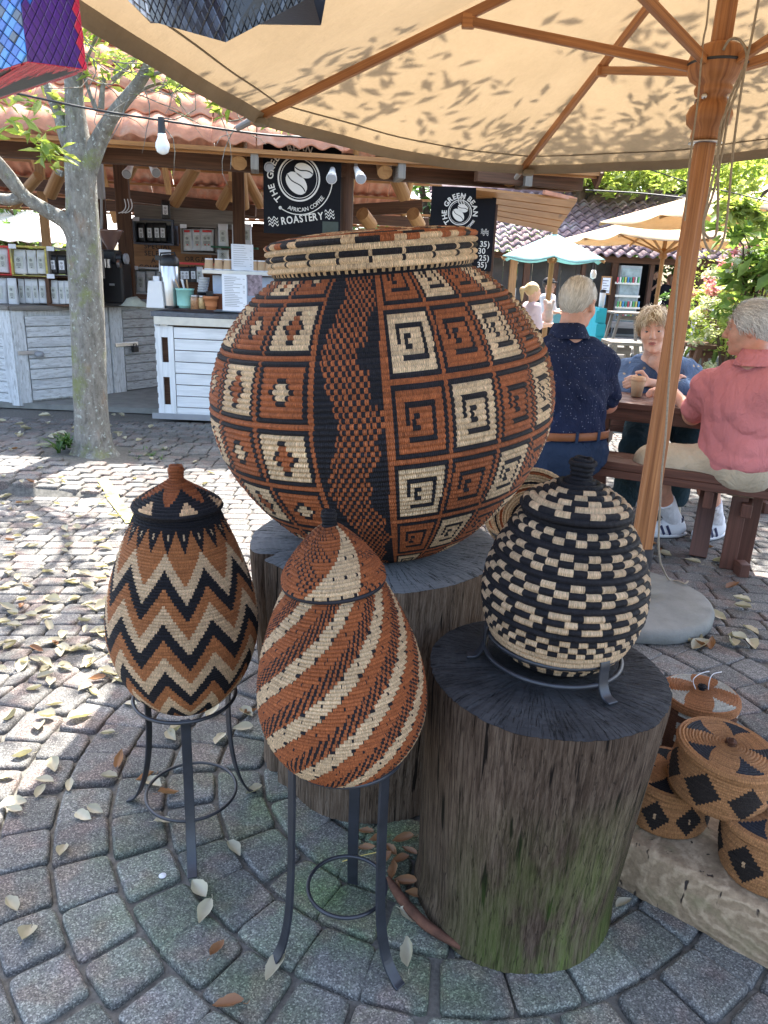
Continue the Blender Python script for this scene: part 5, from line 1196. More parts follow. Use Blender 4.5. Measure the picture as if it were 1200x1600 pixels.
rope([(1062, 400, 2.9), (1052, 520, 2.88), (1045, 600, 2.86), (1040, 680, 2.84), (1034, 740, 2.83), (1031, 800, 2.83), (1029, 850, 2.85), (1032, 880, 2.88)], .0042)
mb = MB(); mb.tube(smoothpath([W(1032, 880, 2.88), GZ(1045, 905, .078), GZ(1060, 908, .078), GZ(1070, 912, .078), GZ(1075, 908, .078)], 5), .0042, 6); mb.build('rope', M_ROPE, um)
mb = MB(); n = 64; sc = V3(1.10, 3.01, 0); vs = []
prof = [(.0, .072), (.1, .072), (.27, .070), (.330, .068), (.347, .060), (.353, .045), (.351, .008), (.335, 0)]
for r, z in prof:
    for j in range(n): a = 2*PI*j/n; vs.append((sc.x+r*math.cos(a)*(1+.008*n3(a*3, r, 0)), sc.y+r*math.sin(a)*(1+.008*n3(a*3, r, 5)), z+(.002*n3(a*5, r*9, 1))))
mb.add(vs, [(i*n+j, (i+1)*n+j, (i+1)*n+(j+1) % n, i*n+(j+1) % n) for i in range(len(prof)-1) for j in range(n)], 0, True); mb.build('concrete_base', M_CONC, um)

# ------------------------------------------------------------------ woven plastic bags hanging from the canvas
M_WB = [plain('woven_'+a, c, .32, .2, 30, .1, sp=.6) for a, c in (('blue', (.02, .10, .36)), ('purple', (.07, .018, .13)), ('red', (.55, .02, .045)), ('sky', (.045, .20, .48)), ('black', (.013, .014, .018)), ('white', (.60, .62, .66)), ('steel', (.06, .075, .10)))]
def weave(a, b, c, d, nu, nv, colf, parent, nm, diag=True, lift=.0016):
    """panel a-b-c-d (bottom left, bottom right, top right, top left) made of raised crossing straps"""
    a, b, c, d = map(Vector, (a, b, c, d)); mb = MB(); N = (b-a).cross(d-a).normalized()
    def S_(u, v): return a.lerp(b, u).lerp(d.lerp(c, u), v)
    for j in range(-1, 2*nv+2):
        for i in range(-1, nu+2):
            u = (i+(.5 if j % 2 else 0))/nu; v = j/(2*nv); du = .5/nu; dv = .5/nv; q = .93
            if diag: C4 = [(u, v-dv*q), (u+du*q, v), (u, v+dv*q), (u-du*q, v)]
            else:
                if j % 2: continue
                C4 = [(u-du*q, v-dv*q), (u+du*q, v-dv*q), (u+du*q, v+dv*q), (u-du*q, v+dv*q)]
            if not (-.02 <= u <= 1.02 and -.02 <= v <= 1.02): continue
            C4 = [(min(1, max(0, x)), min(1, max(0, y))) for x, y in C4]
            P = [S_(*p) for p in C4]; ctr = S_(min(1, max(0, u)), min(1, max(0, v))); odd = (i+j//2) % 2
            m = colf(u, v, i, j); k = len(mb.v)
            A = [P[0], P[1], P[2], P[3]]; tl = N*(lift*(.5 if odd else .1)); mids = [ctr.lerp(p, .82)+tl+N*lift*.35 for p in A]
            mb.add(A+mids, [(0, 1, 5, 4), (1, 2, 6, 5), (2, 3, 7, 6), (3, 0, 4, 7), (4, 5, 6, 7)], m, False)
    mb.add([a-N*.001, b-N*.001, c-N*.001, d-N*.001], [(0, 1, 2, 3)], 4)
    return mb.build(nm, M_WB, parent)
bz = 1.04
def c1(u, v, i, j):
    r = random.random()
    if u > .86 and v < .9: return 2 if (i+j) % 2 or v > .45 else 1
    if u > .60 and v > .5+(.9-u)*.6 and (i % 2 == 0): return 2
    if v < .34+.1*u: return 1
    return 0 if (i+j) % 2 else (3 if r < .5 else (1 if r < .75 else 0))
bag = thing('woven_bag', 'blue, purple and red woven plastic bag hanging at the top left corner', 'bag', W(60, -150, bz)); a, b = W(43, 96, .98), W(135, 108, 1.06); c, d = W(100, -190, 1.10), W(10, -190, 1.0)
weave(a, b, c, d, 7, 11, c1, bag, 'front_panel')
e, f_ = W(-130, 150, 1.12), W(-150, -190, 1.12); weave(e, a, d, f_, 12, 13, lambda u, v, i, j: 3 if (i*7+j*3) % 5 < 2 else (6 if (i+j) % 3 == 0 else 0), bag, 'side_panel')
g_ = W(109, 119, 1.20); h_ = W(-130, 196, 1.30)
weave(h_, g_, b, a, 12, 3, lambda u, v, i, j: 2, bag, 'base_panel'); weave(h_, W(108, 118, 1.19), a, e, 11, 5, lambda u, v, i, j: 2, bag, 'base_side')
mb = MB(); mb.add([b, g_, W(95, -190, 1.25), c], [(0, 1, 2, 3)], 0); mb.add([g_, h_, W(-150, -190, 1.3), W(95, -190, 1.25)], [(0, 1, 2, 3)], 0); mb.build('back_panel', M_WB[1], bag)
mb = MB(); mb.tube(smoothpath([W(20, -190, 1.0), W(30, -300, 1.05), W(55, -360, 1.08), W(80, -300, 1.08), W(95, -190, 1.1)], 6), .008, 8); mb.build('handle', M_WB[2], bag)
b2 = thing('woven_bag', 'black woven plastic bag with a white checked side hanging below the canvas', 'bag', W(340, -150, 1.1))
a, b, c, d = W(236, 33, 1.20), W(353, 66, 1.05), W(345, -190, 1.05), W(200, -190, 1.2)
weave(a, b, c, d, 11, 9, lambda u, v, i, j: 4 if (i+j) % 3 else 6, b2, 'front_panel')
a2, b2_, c2 = W(362, 58, 1.05), W(488, -6, 1.12), W(520, -190, 1.12); weave(b, b2_, c2, c, 15, 9, lambda u, v, i, j: 4 if (i*3+j) % 4 else 6, b2, 'side_panel')
weave(W(196, -4, 1.28), a, d, W(170, -190, 1.28), 4, 12, lambda u, v, i, j: 5 if (i+j//2) % 2 else 4, b2, 'checked_panel', diag=False)
mb = MB(); q1, q2, q3, q4 = W(196, -4, 1.28), W(488, -6, 1.12), W(520, -190, 1.12), W(170, -190, 1.28); k1 = V3(0, .12, 0); mb.add([q1+k1, q2+k1, q3+k1, q4+k1], [(0, 1, 2, 3)]); mb.add([a, b, q2, q2+k1, q1+k1, q1], [(0, 1, 2), (0, 2, 3), (0, 3, 4), (0, 4, 5)]); mb.build('back_panel', M_WB[4], b2)
mb = MB(); mb.tube(smoothpath([W(300, -190, 1.1), W(320, -330, 1.1), W(380, -380, 1.1), W(440, -330, 1.1), W(450, -190, 1.1)], 6), .008, 8); mb.build('handle', M_WB[4], b2)

# ------------------------------------------------------------------ picnic table, benches, cups
def tbox(a, b, w, th, nm, par, m=M_MAHOG, bev=.004):
    mb = MB(); mb.beam(a, b, w, th); return mb.build(nm, m, par, bev)
BH = .49
bl = GZ(838, 706, BH); br = GZ(1215, 757, BH); bd = (br-bl).normalized(); bn = V3(-bd.y, bd.x, 0)      # bn points away from the viewer
tb = thing('picnic_table', 'dark red brown wooden picnic table the three seated people share', 'table', bl.lerp(br, .5)+bn*.75-V3(0, 0, BH))
TH = .75; t0 = bl+bn*.36; t0.z = TH-.02
for k in range(6):
    o_ = bn*(.055+.118*k); tbox(t0+bd*-.05+o_, t0+bd*1.05+o_+bd*.0, .112, .036, 'table_board', tb)
tbox(t0+bd*.1+bn*.03-V3(0, 0, .05), t0+bd*.95+bn*.03-V3(0, 0, .05), .03, .07, 'apron', tb)
for x in (.18, .88):
    for s_ in (0, 1):
        a = t0+bd*x+bn*(.12 if s_ == 0 else .60)-V3(0, 0, .02); b = t0+bd*x+bn*(-.18 if s_ == 0 else .92); b.z = 0; tbox(a, b, .09, .045, 'leg', tb)
    a = t0+bd*x+bn*(-.34); b = t0+bd*x+bn*1.1; a.z = b.z = .36; tbox(a, b, .045, .09, 'cross_brace', tb)
def bench(nm, lab, o, L0, L1, legs, w=.27):
    t = thing(nm, lab, 'bench', o+bd*(L0+L1)/2-V3(0, 0, BH))
    for k in range(2): q = o+bn*(w*(.25+.5*k))-V3(0, 0, .02); tbox(q+bd*L0, q+bd*L1, w/2-.006, .042, 'seat_board', t)
    q = o+bn*.015-V3(0, 0, .062); tbox(q+bd*(L0+.1), q+bd*(L1-.1), .03, .04, 'edge_rail', t)
    for x in legs:
        for s_ in (-1, 1):
            a = o+bd*x+bn*(w/2+s_*.04)+bd*(s_*.035)-V3(0, 0, .045); b = o+bd*(x+.0+s_*.035)+bn*(w/2+s_*.05); b.z = 0; tbox(a, b, .075, .05, 'leg', t)
        a = o+bd*x+bn*.02; b = o+bd*x+bn*(w-.02); a.z = b.z = .33; tbox(a, b, .05, .07, 'leg_brace', t)
        mb = MB(); q = o+bd*(x+.03)+bn*(w/2-.12); mb.box(V3(q.x, q.y, .035), (.05, .07, .07)); mb.build('foot_block', M_MAHOG, t, .004)
    return t
bench('picnic_bench', 'long red brown bench nearest the camera carrying both men', bl, -.15, 1.75, (.06, 1.06))
bench('picnic_bench', 'red brown bench on the far side of the table under the woman', bl+bn*1.28, -.4, 1.7, (.1, 1.2))
def cup(x, y, z, lab, sc=1.):
    q = GZ(x, y, z); t = thing('coffee_cup', lab, 'cup', q); mb = MB(); mb.lathe([(0, 0), (.028*sc, 0), (.038*sc, .085*sc)], 24, q); mb.build('cup_body', M_KRAFT, t)
    mb = MB(); mb.lathe([(.039*sc, .083*sc), (.041*sc, .086*sc), (.041*sc, .096*sc), (.036*sc, .098*sc), (.036*sc, .106*sc), (.033*sc, .108*sc), (.031*sc, .102*sc), (0, .102*sc)], 24, q); mb.build('lid', plain('kraft_lid', (.45, .27, .15), .6, .1), t)
cup(994, 619, .752, 'small lidded kraft takeaway cup in front of the woman', 1.05)
p = GZ(985, 592, .753); t = thing('turquoise_reflection', 'turquoise reflection on the table left of the kraft cup, laid on as a sheet', 'mat', p); mb = MB(); mb.beam(p-bd*.20+bn*.02, p+bd*.12+bn*.02, .30, .006); mb.build('reflection_sheet', plain('reflected_turquoise', (.05, .38, .42), .25, .1, sp=.8), t, .003)  # turquoise sheet stands in for a reflection in the table top
# ------------------------------------------------------------------ people: implicit bodies turned into one mesh
def surfnets(D, org, h):
    s = D < 0; nx, ny, nz = D.shape
    acc = np.zeros((nx-1, ny-1, nz-1, 3)); cnt = np.zeros((nx-1, ny-1, nz-1))
    def sl_(o): return tuple(slice(q, q+n-1) for q, n in zip(o, D.shape))
    import itertools
    cor = list(itertools.product((0, 1), repeat=3))
    for a in cor:
        for ax in range(3):
            if a[ax]: continue
            b = list(a); b[ax] = 1; da = D[sl_(a)]; db = D[sl_(b)]; m = (da < 0) != (db < 0)
            t = np.where(m, da/np.where(m, da-db, 1), 0)
            for k in range(3): acc[..., k] += np.where(m, a[k]+(t if k == ax else 0), 0)
            cnt += m
    act = cnt > 0; idx = -np.ones(act.shape, int); idx[act] = np.arange(act.sum()); ijk = np.argwhere(act)
    v = (ijk+acc[act]/cnt[act][:, None])*h+org; fs = []
    for ax in range(3):
        o1, o2 = [(1, 2), (2, 0), (0, 1)][ax]; A = [slice(None)]*3; B = [slice(None)]*3; A[ax] = slice(0, -1); B[ax] = slice(1, None)
        sa = s[tuple(A)]; sb = s[tuple(B)]; ch = np.argwhere(sa != sb)
        ch = ch[(ch[:, o1] > 0) & (ch[:, o2] > 0) & (ch[:, o1] < D.shape[o1]-1) & (ch[:, o2] < D.shape[o2]-1)]
        if not len(ch): continue
        def cell(d1, d2): c = ch.copy(); c[:, o1] += d1; c[:, o2] += d2; return idx[c[:, 0], c[:, 1], c[:, 2]]
        q = np.stack([cell(-1, -1), cell(0, -1), cell(0, 0), cell(-1, 0)], 1); fl = ~sa[ch[:, 0], ch[:, 1], ch[:, 2]]; q[fl] = q[fl][:, ::-1]; fs.append(q)
    return v, np.concatenate(fs)
def prim_d(P, X):
    k = P[0]
    if k == 'c':
        a, b, ra, rb = np.array(P[1]), np.array(P[2]), P[3], P[4]; ab = b-a; t = np.clip(((X-a)@ab)/max(ab@ab, 1e-9), 0, 1)
        return np.linalg.norm(X-a-t[..., None]*ab, axis=-1)-(ra+(rb-ra)*t)
    c, r, R = np.array(P[1]), np.array(P[2]), P[3]; q = (X-c)@R; kk = np.linalg.norm(q/r, axis=-1); k2 = np.linalg.norm(q/(r*r), axis=-1)
    return kk*(kk-1)/np.maximum(k2, 1e-6)
def sdf(name, prims, h, mat, parent, k=.03, disp=None, clip=None, smooth_it=0):
    lo = []; hi = []
    for P in prims:
        if P[0] == 'n': continue
        if P[0] == 'c': pts = np.array([P[1], P[2]]); r = max(P[3], P[4])
        else: pts = np.array([P[1]]); r = max(P[2])
        lo.append(pts.min(0)-r); hi.append(pts.max(0)+r)
    lo = np.min(lo, 0)-4*h-.01; hi = np.max(hi, 0)+4*h+.01; n = np.ceil((hi-lo)/h).astype(int)+1
    D = np.full(n, .5)
    for P in prims:
        kk = P[-1] if isinstance(P[-1], dict) else {}; ks = kk.get('k', k); Q = P
        neg = P[0] == 'n'
        if neg: Q = P[1]
        if Q[0] == 'c': pts = np.array([Q[1], Q[2]]); r = max(Q[3], Q[4])
        else: pts = np.array([Q[1]]); r = max(Q[2])
        i0 = np.clip(((pts.min(0)-r-ks-3*h-lo)/h).astype(int), 0, n-1); i1 = np.clip(((pts.max(0)+r+ks+3*h-lo)/h).astype(int)+2, 1, n)
        ax = [lo[i]+h*np.arange(i0[i], i1[i]) for i in range(3)]; X = np.stack(np.meshgrid(*ax, indexing='ij'), -1)
        d = prim_d(Q, X); S_ = D[i0[0]:i1[0], i0[1]:i1[1], i0[2]:i1[2]]
        if neg: hh = np.maximum(ks-np.abs(S_+d), 0)/ks; S_[...] = np.maximum(S_, -d)+hh*hh*ks/4
        else: hh = np.maximum(ks-np.abs(S_-d), 0)/ks; S_[...] = np.minimum(S_, d)-hh*hh*ks/4
    if disp or clip:
        ax = [lo[i]+h*np.arange(n[i]) for i in range(3)]; X = np.stack(np.meshgrid(*ax, indexing='ij'), -1)
        if disp: D = D+disp(X)
        if clip:
            for p, nn in clip: D = np.maximum(D, (X-np.array(p))@np.array(nn))
    v, f = surfnets(D, lo, h); return link(name, np_mesh(name, v, f, mat, True), parent)
def folds(amp, fr, seed=0, dirv=(0, 0, 1)):
    r = np.random.default_rng(seed); K = [(r.normal(size=3)*fr, r.uniform(0, 6)) for _ in range(6)]
    def fn(X):
        s = 0
        for i, (kv, ph) in enumerate(K):
            w = np.sin(X@kv+ph+1.7*np.sin(X@K[(i+1) % 6][0]*.6)); s = s+(w if i % 2 else 1-2*np.abs(w)**.7)/(1+.3*i)
        return amp*s*.5
    return fn
def M_skin(name, c):
    m, t, p, o = newmat(name); co = coords(t, 'Object'); n = noi(t, co, 24, 5, .7); n2 = noi(t, co, 6, 2)
    cc = mixc(t, tuple(x*.82 for x in c), (min(1, c[0]*1.12), c[1]*1.05, c[2]*1.0), ramp(t, n, [(.35, (0, 0, 0)), (.65, (1, 1, 1))]))
    cc = mixc(t, cc, (c[0]*1.05, c[1]*.68, c[2]*.62), ramp(t, n2, [(.5, (0, 0, 0)), (.7, (.6, .6, .6))])); lk(t, cc, p.inputs['Base Color']); rgh(p, .5)
    p.inputs['Subsurface Weight'].default_value = .08; p.inputs['Subsurface Radius'].default_value = (.01, .004, .002)
    lk(t, bumpn(t, noi(t, co, 160, 3), .2, .002), p.inputs['Normal']); return m
def cloth(name, c, dots=None, sc=30, th=.2, var=.18, weave_=300):
    m, t, p, o = newmat(name); co = coords(t, 'Object'); n = noi(t, co, 5, 5)
    cc = ramp(t, n, [(.3, tuple(x*(1-var) for x in c)), (.7, tuple(min(1, x*(1+var)) for x in c))])
    if dots:
        v = nd(t, 'ShaderNodeTexVoronoi'); v.inputs['Scale'].default_value = sc; v.inputs['Randomness'].default_value = .55; lk(t, co, v.inputs['Vector'])
        cc = mixc(t, cc, dots, ramp(t, v.outputs[0], [(th, (1, 1, 1)), (th+.03, (0, 0, 0))]))
    lk(t, cc, p.inputs['Base Color']); rgh(p, .88); spec(p, .2); b = bumpn(t, noi(t, co, weave_, 2), .3, .002); b = bumpn(t, noi(t, coords(t, 'Object', (1, 1, .55)), 11, 5, .6, 1.4), .9, .03, b); lk(t, b, p.inputs['Normal']); return m
def frame(fwd, up=(0, 0, 1)):
    f = Vector(fwd).normalized(); r = f.cross(Vector(up)).normalized(); u = r.cross(f); return f, r, u
def head_prims(c, f, r, u, s=1., old=1., jaw=1.):
    c = np.array(c); M = np.array([f, r, u]).T
    def L(x, y, z): return c+M@np.array([x, y, z])*s
    def E(x, y, z, a, b, d, k=None): q = ('e', L(x, y, z), (a*s, b*s, d*s), M); return q+(({'k': k},) if k else ())
    P = [E(-.012, 0, .028, .098, .077, .090), E(.022, 0, -.03, .075, .062, .082, .03), E(.048, 0, -.088*jaw, .040, .040, .030, .035),
         E(.082, 0, .032, .018, .050, .013, .02), E(.062, .038, -.028, .030, .026, .03, .02), E(.062, -.038, -.028, .030, .026, .03, .02),
         ('c', L(.098, 0, .016), L(.118, 0, -.024), .008*s, .0125*s, {'k': .012}), E(.108, .011, -.03, .010, .009, .008, .01), E(.108, -.011, -.03, .010, .009, .008, .01),
         E(.092, 0, -.056, .014, .024, .006, .008), E(.090, 0, -.067, .014, .022, .007, .008), E(.086, 0, -.098*jaw, .016, .02, .014, .02),
         ('n', E(.104, .033, .006, .014, .018, .012), {'k': .014}), ('n', E(.104, -.033, .006, .014, .018, .012), {'k': .014}), ('n', E(.106, 0, -.0615, .012, .02, .0015), {'k': .006}),
         E(-.008, .078, -.008, .019, .010, .032, .008), E(-.008, -.078, -.008, .019, .010, .032, .008), E(-.012, .082, .012, .018, .010, .014, .008), E(-.012, -.082, .012, .018, .010, .014, .008),
         ('n', E(-.002, .090, -.004, .008, .006, .018), {'k': .008}), ('n', E(-.002, -.090, -.004, .008, .006, .018), {'k': .008})]
    return P, L
def face_bits(t, L, f, r, u, s, iris, brow, lip, lids):
    for sg in (-1, 1):
        c = Vector(L(.0755, .033*sg, .005)); mb = MB(); R = Matrix((r, u, -f)).transposed()
        mb.lathe([(0.0001, -.0125*s), (.006*s, -.011*s), (.0105*s, -.0068*s), (.0125*s, 0), (.0105*s, .0068*s), (0, .0125*s)], 14, c, 0, True, R); 
        mb.lathe([(.0001, -.0129*s), (.0066*s, -.0113*s)], 14, c, 1, True, R); mb.build('eye', [EYEW, iris], t)
        mb = MB(); P = [Vector(L(.0845-.0035*abs(x-1)**2, (.019+.014*x)*sg, .0095+.004*math.sin(x*1.3)+.0)) for x in (0, .5, 1, 1.5, 2)]; mb.tube(P, [.002, .005, .006, .005, .002], 8); mb.build('eyelid', lids, t)
        P = [Vector(L(.0850-.0035*abs(x-1)**2, (.019+.014*x)*sg, -.0045-.002*math.sin(x*1.5))) for x in (0, .5, 1, 1.5, 2)]; mb = MB(); mb.tube(P, [.001, .0032, .0040, .0032, .001], 6); mb.build('eyelid', lids, t)
        mb = MB(); P = [Vector(L(.103-.005*x*x, (.014+.016*x)*sg, .034+.006*math.sin(x*1.6))) for x in (0, .6, 1.2, 1.9, 2.4)]; mb.tube(P, [.002, .0034, .0034, .0028, .001], 6); mb.build('eyebrow', brow, t)
    mb = MB(); mb.tube([Vector(L(.098, -.022, -.0640)), Vector(L(.1035, -.01, -.0575)), Vector(L(.1045, 0, -.0580)), Vector(L(.1035, .01, -.0575)), Vector(L(.098, .022, -.0640))], [.001, .0032, .0036, .0032, .001], 6)
    mb.tube([Vector(L(.097, -.020, -.0655)), Vector(L(.1025, -.008, -.0675)), Vector(L(.103, .008, -.0675)), Vector(L(.097, .020, -.0655))], [.001, .004, .004, .001], 6); mb.build('lips', lip, t)
def hair(t, L, M, s, n, length, mat, cover, flow, seed=0, width=.0035, puff=1.06, jitter=.25, curl=0., nm='hair', seg=5, base=True):
    """scalp shell and many thin tapering locks; cover(x,y,z) tells where hair grows (unit head coordinates)"""
    g = np.random.default_rng(seed); mb = MB(); M = Matrix([list(x) for x in M])
    C_ = np.array([-.012, 0, .028]); Rr = np.array([.100, .079, .092]); done = 0
    while done < n:
        d = g.normal(size=3); d /= np.linalg.norm(d)
        if not cover(*d): continue
        done += 1; p = C_+d*Rr*(1+.02*g.random()); fl = np.array(flow(*d)); nrm = d/Rr; nrm /= np.linalg.norm(nrm); l = length*g.uniform(.6, 1.2)
        q = p.copy(); vs = []; di = fl-nrm*(fl@nrm); di = di/(np.linalg.norm(di)+1e-6)+nrm*.25*puff+g.normal(size=3)*jitter; ph = g.uniform(0, 6); lift = g.uniform(0, 1)
        for i in range(seg+1):
            ww = width*s*(1-(i/seg)**2*.9); sd = np.cross(di, nrm); sd /= np.linalg.norm(sd)+1e-9
            vs += [Vector(L(*(q-sd*ww/s/2))), Vector(L(*(q+sd*ww/s/2)))]
            q = q+di/np.linalg.norm(di)*l/seg+sd*curl*math.sin(ph+i*2.)*l; e = (q-C_)/Rr; ne = np.linalg.norm(e); tgt = 1+.05*puff*(1+lift*1.6)
            if ne < 1.015: q = C_+e/ne*1.02*Rr
            elif ne > tgt: q = C_+e/ne*(tgt+.5*(ne-tgt))*Rr
            nrm = e/Rr; nrm /= np.linalg.norm(nrm); di = di+np.array(flow(*(e/ne)))*.35; di = di-nrm*(di@nrm)*.6; di /= np.linalg.norm(di)
        mb.cur = float(g.random())*.98; mb.add(vs, [(2*i, 2*i+1, 2*i+3, 2*i+2) for i in range(seg)], 0, True)
    mb.build(nm, mat, t)
def hairm(name, a, b):
    m, t, p, o = newmat(name); at = nd(t, 'ShaderNodeAttribute'); at.attribute_name = 'tint'; lk(t, mixc(t, a, b, at.outputs['Fac']), p.inputs['Base Color']); rgh(p, .45); spec(p, .5); return m
def hand_prims(w, dirv, palm, side, L_=.085, curl=.5):
    """w wrist, dirv finger direction, palm = palm normal, side = thumb side"""
    w = np.array(w); d = np.array(Vector(dirv).normalized()); pn = np.array(Vector(palm).normalized()); sd = np.array(Vector(side).normalized()); P = []
    P.append(('e', w+d*.045, (.050, .040, .017), np.array([d, sd, pn]).T, {'k': .02}))
    for i, (o, l) in enumerate(((.028, .070), (.010, .080), (-.009, .075), (-.027, .058))):
        a = w+d*.075+sd*o; b = a+(d*math.cos(curl)+pn*math.sin(curl))*l*.5; c = b+(d*math.cos(curl*2)+pn*math.sin(curl*2))*l*.5
        P += [('c', a, b, .0095, .0088, {'k': .006}), ('c', b, c, .0088, .0075, {'k': .004})]
    a = w+d*.02+sd*.03; b = a+(d*.6+sd*.7)*.04; c = b+(d*.9+pn*.3)*.035; P += [('c', a, b, .014, .011, {'k': .012}), ('c', b, c, .011, .009, {'k': .006})]
    return P
def arr(v): return np.array(tuple(v))
def person(lab, J, sk, h=.0065):
    t = thing('person', lab, 'person', (J['hip'].x, J['hip'].y, 0)); f, r, u = frame(J['hf'], J.get('hu', (0, 0, 1))); s = J.get('hs', 1.)
    Pb, L = head_prims(J['head'], f, r, u, s, jaw=J.get('jaw', 1.)); M = np.array([f, r, u]).T
    B = list(Pb); nb = arr(J['neck']); B.append(('c', L(-.022, 0, -.055), nb, .056*s, .062*s, {'k': .03}))
    sl_, sr = arr(J['shL']), arr(J['shR']); hip = arr(J['hip']); ch = (sl_+sr)/2*.62+hip*.38; rv = (sr-sl_); rv /= np.linalg.norm(rv); up = nb-hip; up /= np.linalg.norm(up); fo = np.cross(up, rv); fo /= np.linalg.norm(fo); up2 = np.cross(rv, fo)
    T = np.array([rv, fo, up2]).T; bw, bdp = J.get('bw', .175), J.get('bd', .115); tl = np.linalg.norm(nb-hip); fb = J.get('front', 1)
    back = (J.get('belly', 0))
    body = [('e', ch+up*.03, (bw, bdp, tl*.34), T), ('e', hip*.55+ch*.45+fo*back, (bw*.90, bdp*1.02+abs(back)*.4, tl*.30), T), ('e', hip+up*.03, (bw*.98, bdp*1.1, .13), T), ('c', sl_, sr, .062, .062), ('c', (sl_+nb)/2, (sr+nb)/2, .06, .06)]
    B += [q+({'k': .06},) for q in body]
    def limb_(a, b, r0, r1, k=.03): return ('c', arr(a), arr(b), r0, r1, {'k': k})
    ar = J.get('ar', (.052, .044, .04, .027))
    for S_ in 'LR':
        B += [limb_(J['sh'+S_], J['el'+S_], ar[0], ar[1], .05), limb_(J['el'+S_], J['wr'+S_], ar[2], ar[3])]
        B += hand_prims(J['wr'+S_], J['hd'+S_], J['pn'+S_], J['ts'+S_], curl=J.get('curl', .5))
        B += [limb_(J['hp'+S_], J['kn'+S_], .085, .062, .06), limb_(J['kn'+S_], (Vector(J['kn'+S_])*.6+Vector(J['an'+S_])*.4), .058, .056), limb_(Vector(J['kn'+S_])*.6+Vector(J['an'+S_])*.4, J['an'+S_], .056, .036)]
    body_o = sdf('body', B, h, sk, t, .02)
    return t, L, M, f, r, u, s, T, limb_, dict(body=body, up=up, fo=fo, rv=rv, nb=nb)
def garment_top(t, J, X, mat, sleeve, hem_z, seed, amp=.006, pad=.014, collar=True, h=.0075, nm='shirt', neckcut=None):
    G = X['body']; P = []
    for q in G:
        if q[0] == 'e': P.append(('e', q[1], tuple(a+pad for a in q[2]), q[3], {'k': .07}))
        else: P.append(('c', q[1], q[2], q[3]+pad, q[4]+pad, {'k': .07}))
    for S_ in 'LR':
        a, b, c = Vector(J['sh'+S_]), Vector(J['el'+S_]), Vector(J['wr'+S_])
        if sleeve < 1: P.append(('c', arr(a), arr(a.lerp(b, sleeve)), .070, .066, {'k': .05})); e = a.lerp(b, sleeve); 
        else:
            P.append(('c', arr(a), arr(b), .066, .060, {'k': .05})); P.append(('c', arr(b), arr(b.lerp(c, sleeve-1)), .058, .048, {'k': .04}))
    cl = [((0, 0, hem_z), (0, 0, -1))]
    top_c = X['nb']+X['up']*.030; cl.append((top_c, X['up']))
    o = sdf(nm, P, h, mat, t, .03, folds(amp, 16, seed), cl)
    if collar:
        mb = MB(); nb = Vector(X['nb']); R = Matrix([list(X['rv']), list(X['fo']), list(X['up'])]).transposed()
        mb.lathe([(.086, -.025), (.080, .012), (.070, .052), (.073, .054), (.090, .018), (.106, -.022)], 28, nb+Vector(X['up'])*.018, 0, True, R); mb.build('collar', mat, t)
    return o
SK1 = M_skin('ruddy_skin', (.56, .30, .21)); SK2 = M_skin('pale_skin', (.60, .37, .27))
EYEW = plain('eye_white', (.42, .40, .38), .3, .05, 8, .0); IRIS = flat('dark_iris', (.05, .06, .07), .2); BROWM = flat('grey_brow', (.30, .22, .15), .8); LIPM = flat('muted_lips', (.40, .15, .13), .5)
M_NAVY = cloth('navy_dotted_cotton', (.012, .019, .052), (.20, .23, .30), 62, .13); M_DENIM = cloth('blue_denim', (.020, .036, .075)); M_PINKS = cloth('salmon_pink_linen', (.56, .20, .205), var=.1); M_KHAKI = cloth('beige_cotton', (.46, .39, .29))
M_BLOUSE = cloth('dusty_blue_jersey', (.075, .115, .20), (.36, .28, .2), 17, .13); M_TEALT = cloth('dark_teal_cotton', (.02, .04, .05)); M_SOCK = cloth('white_sock', (.72, .72, .76), var=.06); M_LEATHER = plain('tan_leather', (.22, .08, .03), .5, .2); M_WHITES = plain('white_shoe_leather', (.68, .69, .72), .5, .06); M_NAVYS = flat('navy_shoe_trim', (.015, .02, .07), .5); M_SOLE = plain('shoe_sole', (.55, .56, .58), .7, .1)

# navy shirted man, seen from behind
J = dict(head=W(903, 474, 3.80), hf=(.62, .80, -.12), hs=1.03, neck=W(888, 528, 3.78), shL=W(842, 572, 3.70), shR=W(938, 570, 3.84), hip=W(887, 705, 3.74), bw=.190, bd=.122,
         elL=W(838, 650, 3.86), elR=W(950, 632, 3.92), wrL=W(880, 618, 4.12), wrR=W(925, 622, 4.16), hdL=(.4, 1, 0), pnL=(0, 0, -1), tsL=(1, -.2, 0), hdR=(-.6, .8, 0), pnR=(0, 0, -1), tsR=(-.8, -.3, 0))
hp = J['hip']; J.update(hpL=hp+V3(-.10, .0, .0), hpR=hp+V3(.10, .02, .0), knL=V3(hp.x-.12, hp.y+.42, .50), knR=V3(hp.x+.16, hp.y+.42, .50), anL=V3(hp.x-.14, hp.y+.38, .09), anR=V3(hp.x+.18, hp.y+.40, .09))
t, L, M, f, r, u, s, T, lb, X = person('white haired man seen from behind in a navy dotted shirt and jeans on the bench', J, SK1)
garment_top(t, J, X, M_NAVY, .80, W(887, 682, 3.74).z, 3, .010)
sdf('jeans', [('e', arr(hp+V3(0, 0, .0)), (.203, .156, .17), T)]+[('c', arr(J['hp'+k]), arr(J['kn'+k]), .105, .078) for k in 'LR']+[('c', arr(J['kn'+k]), arr(J['an'+k]), .075, .062) for k in 'LR'], .009, M_DENIM, t, .05, folds(.004, 22, 9), [((0, 0, W(887, 686, 3.6).z+.012), (0, 0, 1)), ((0, 0, .08), (0, 0, -1))])
zb = W(887, 686, 3.6).z; mb = MB()
R3 = Matrix([list(X['rv']), list(X['fo']), (0, 0, 1)]).transposed(); vs = []
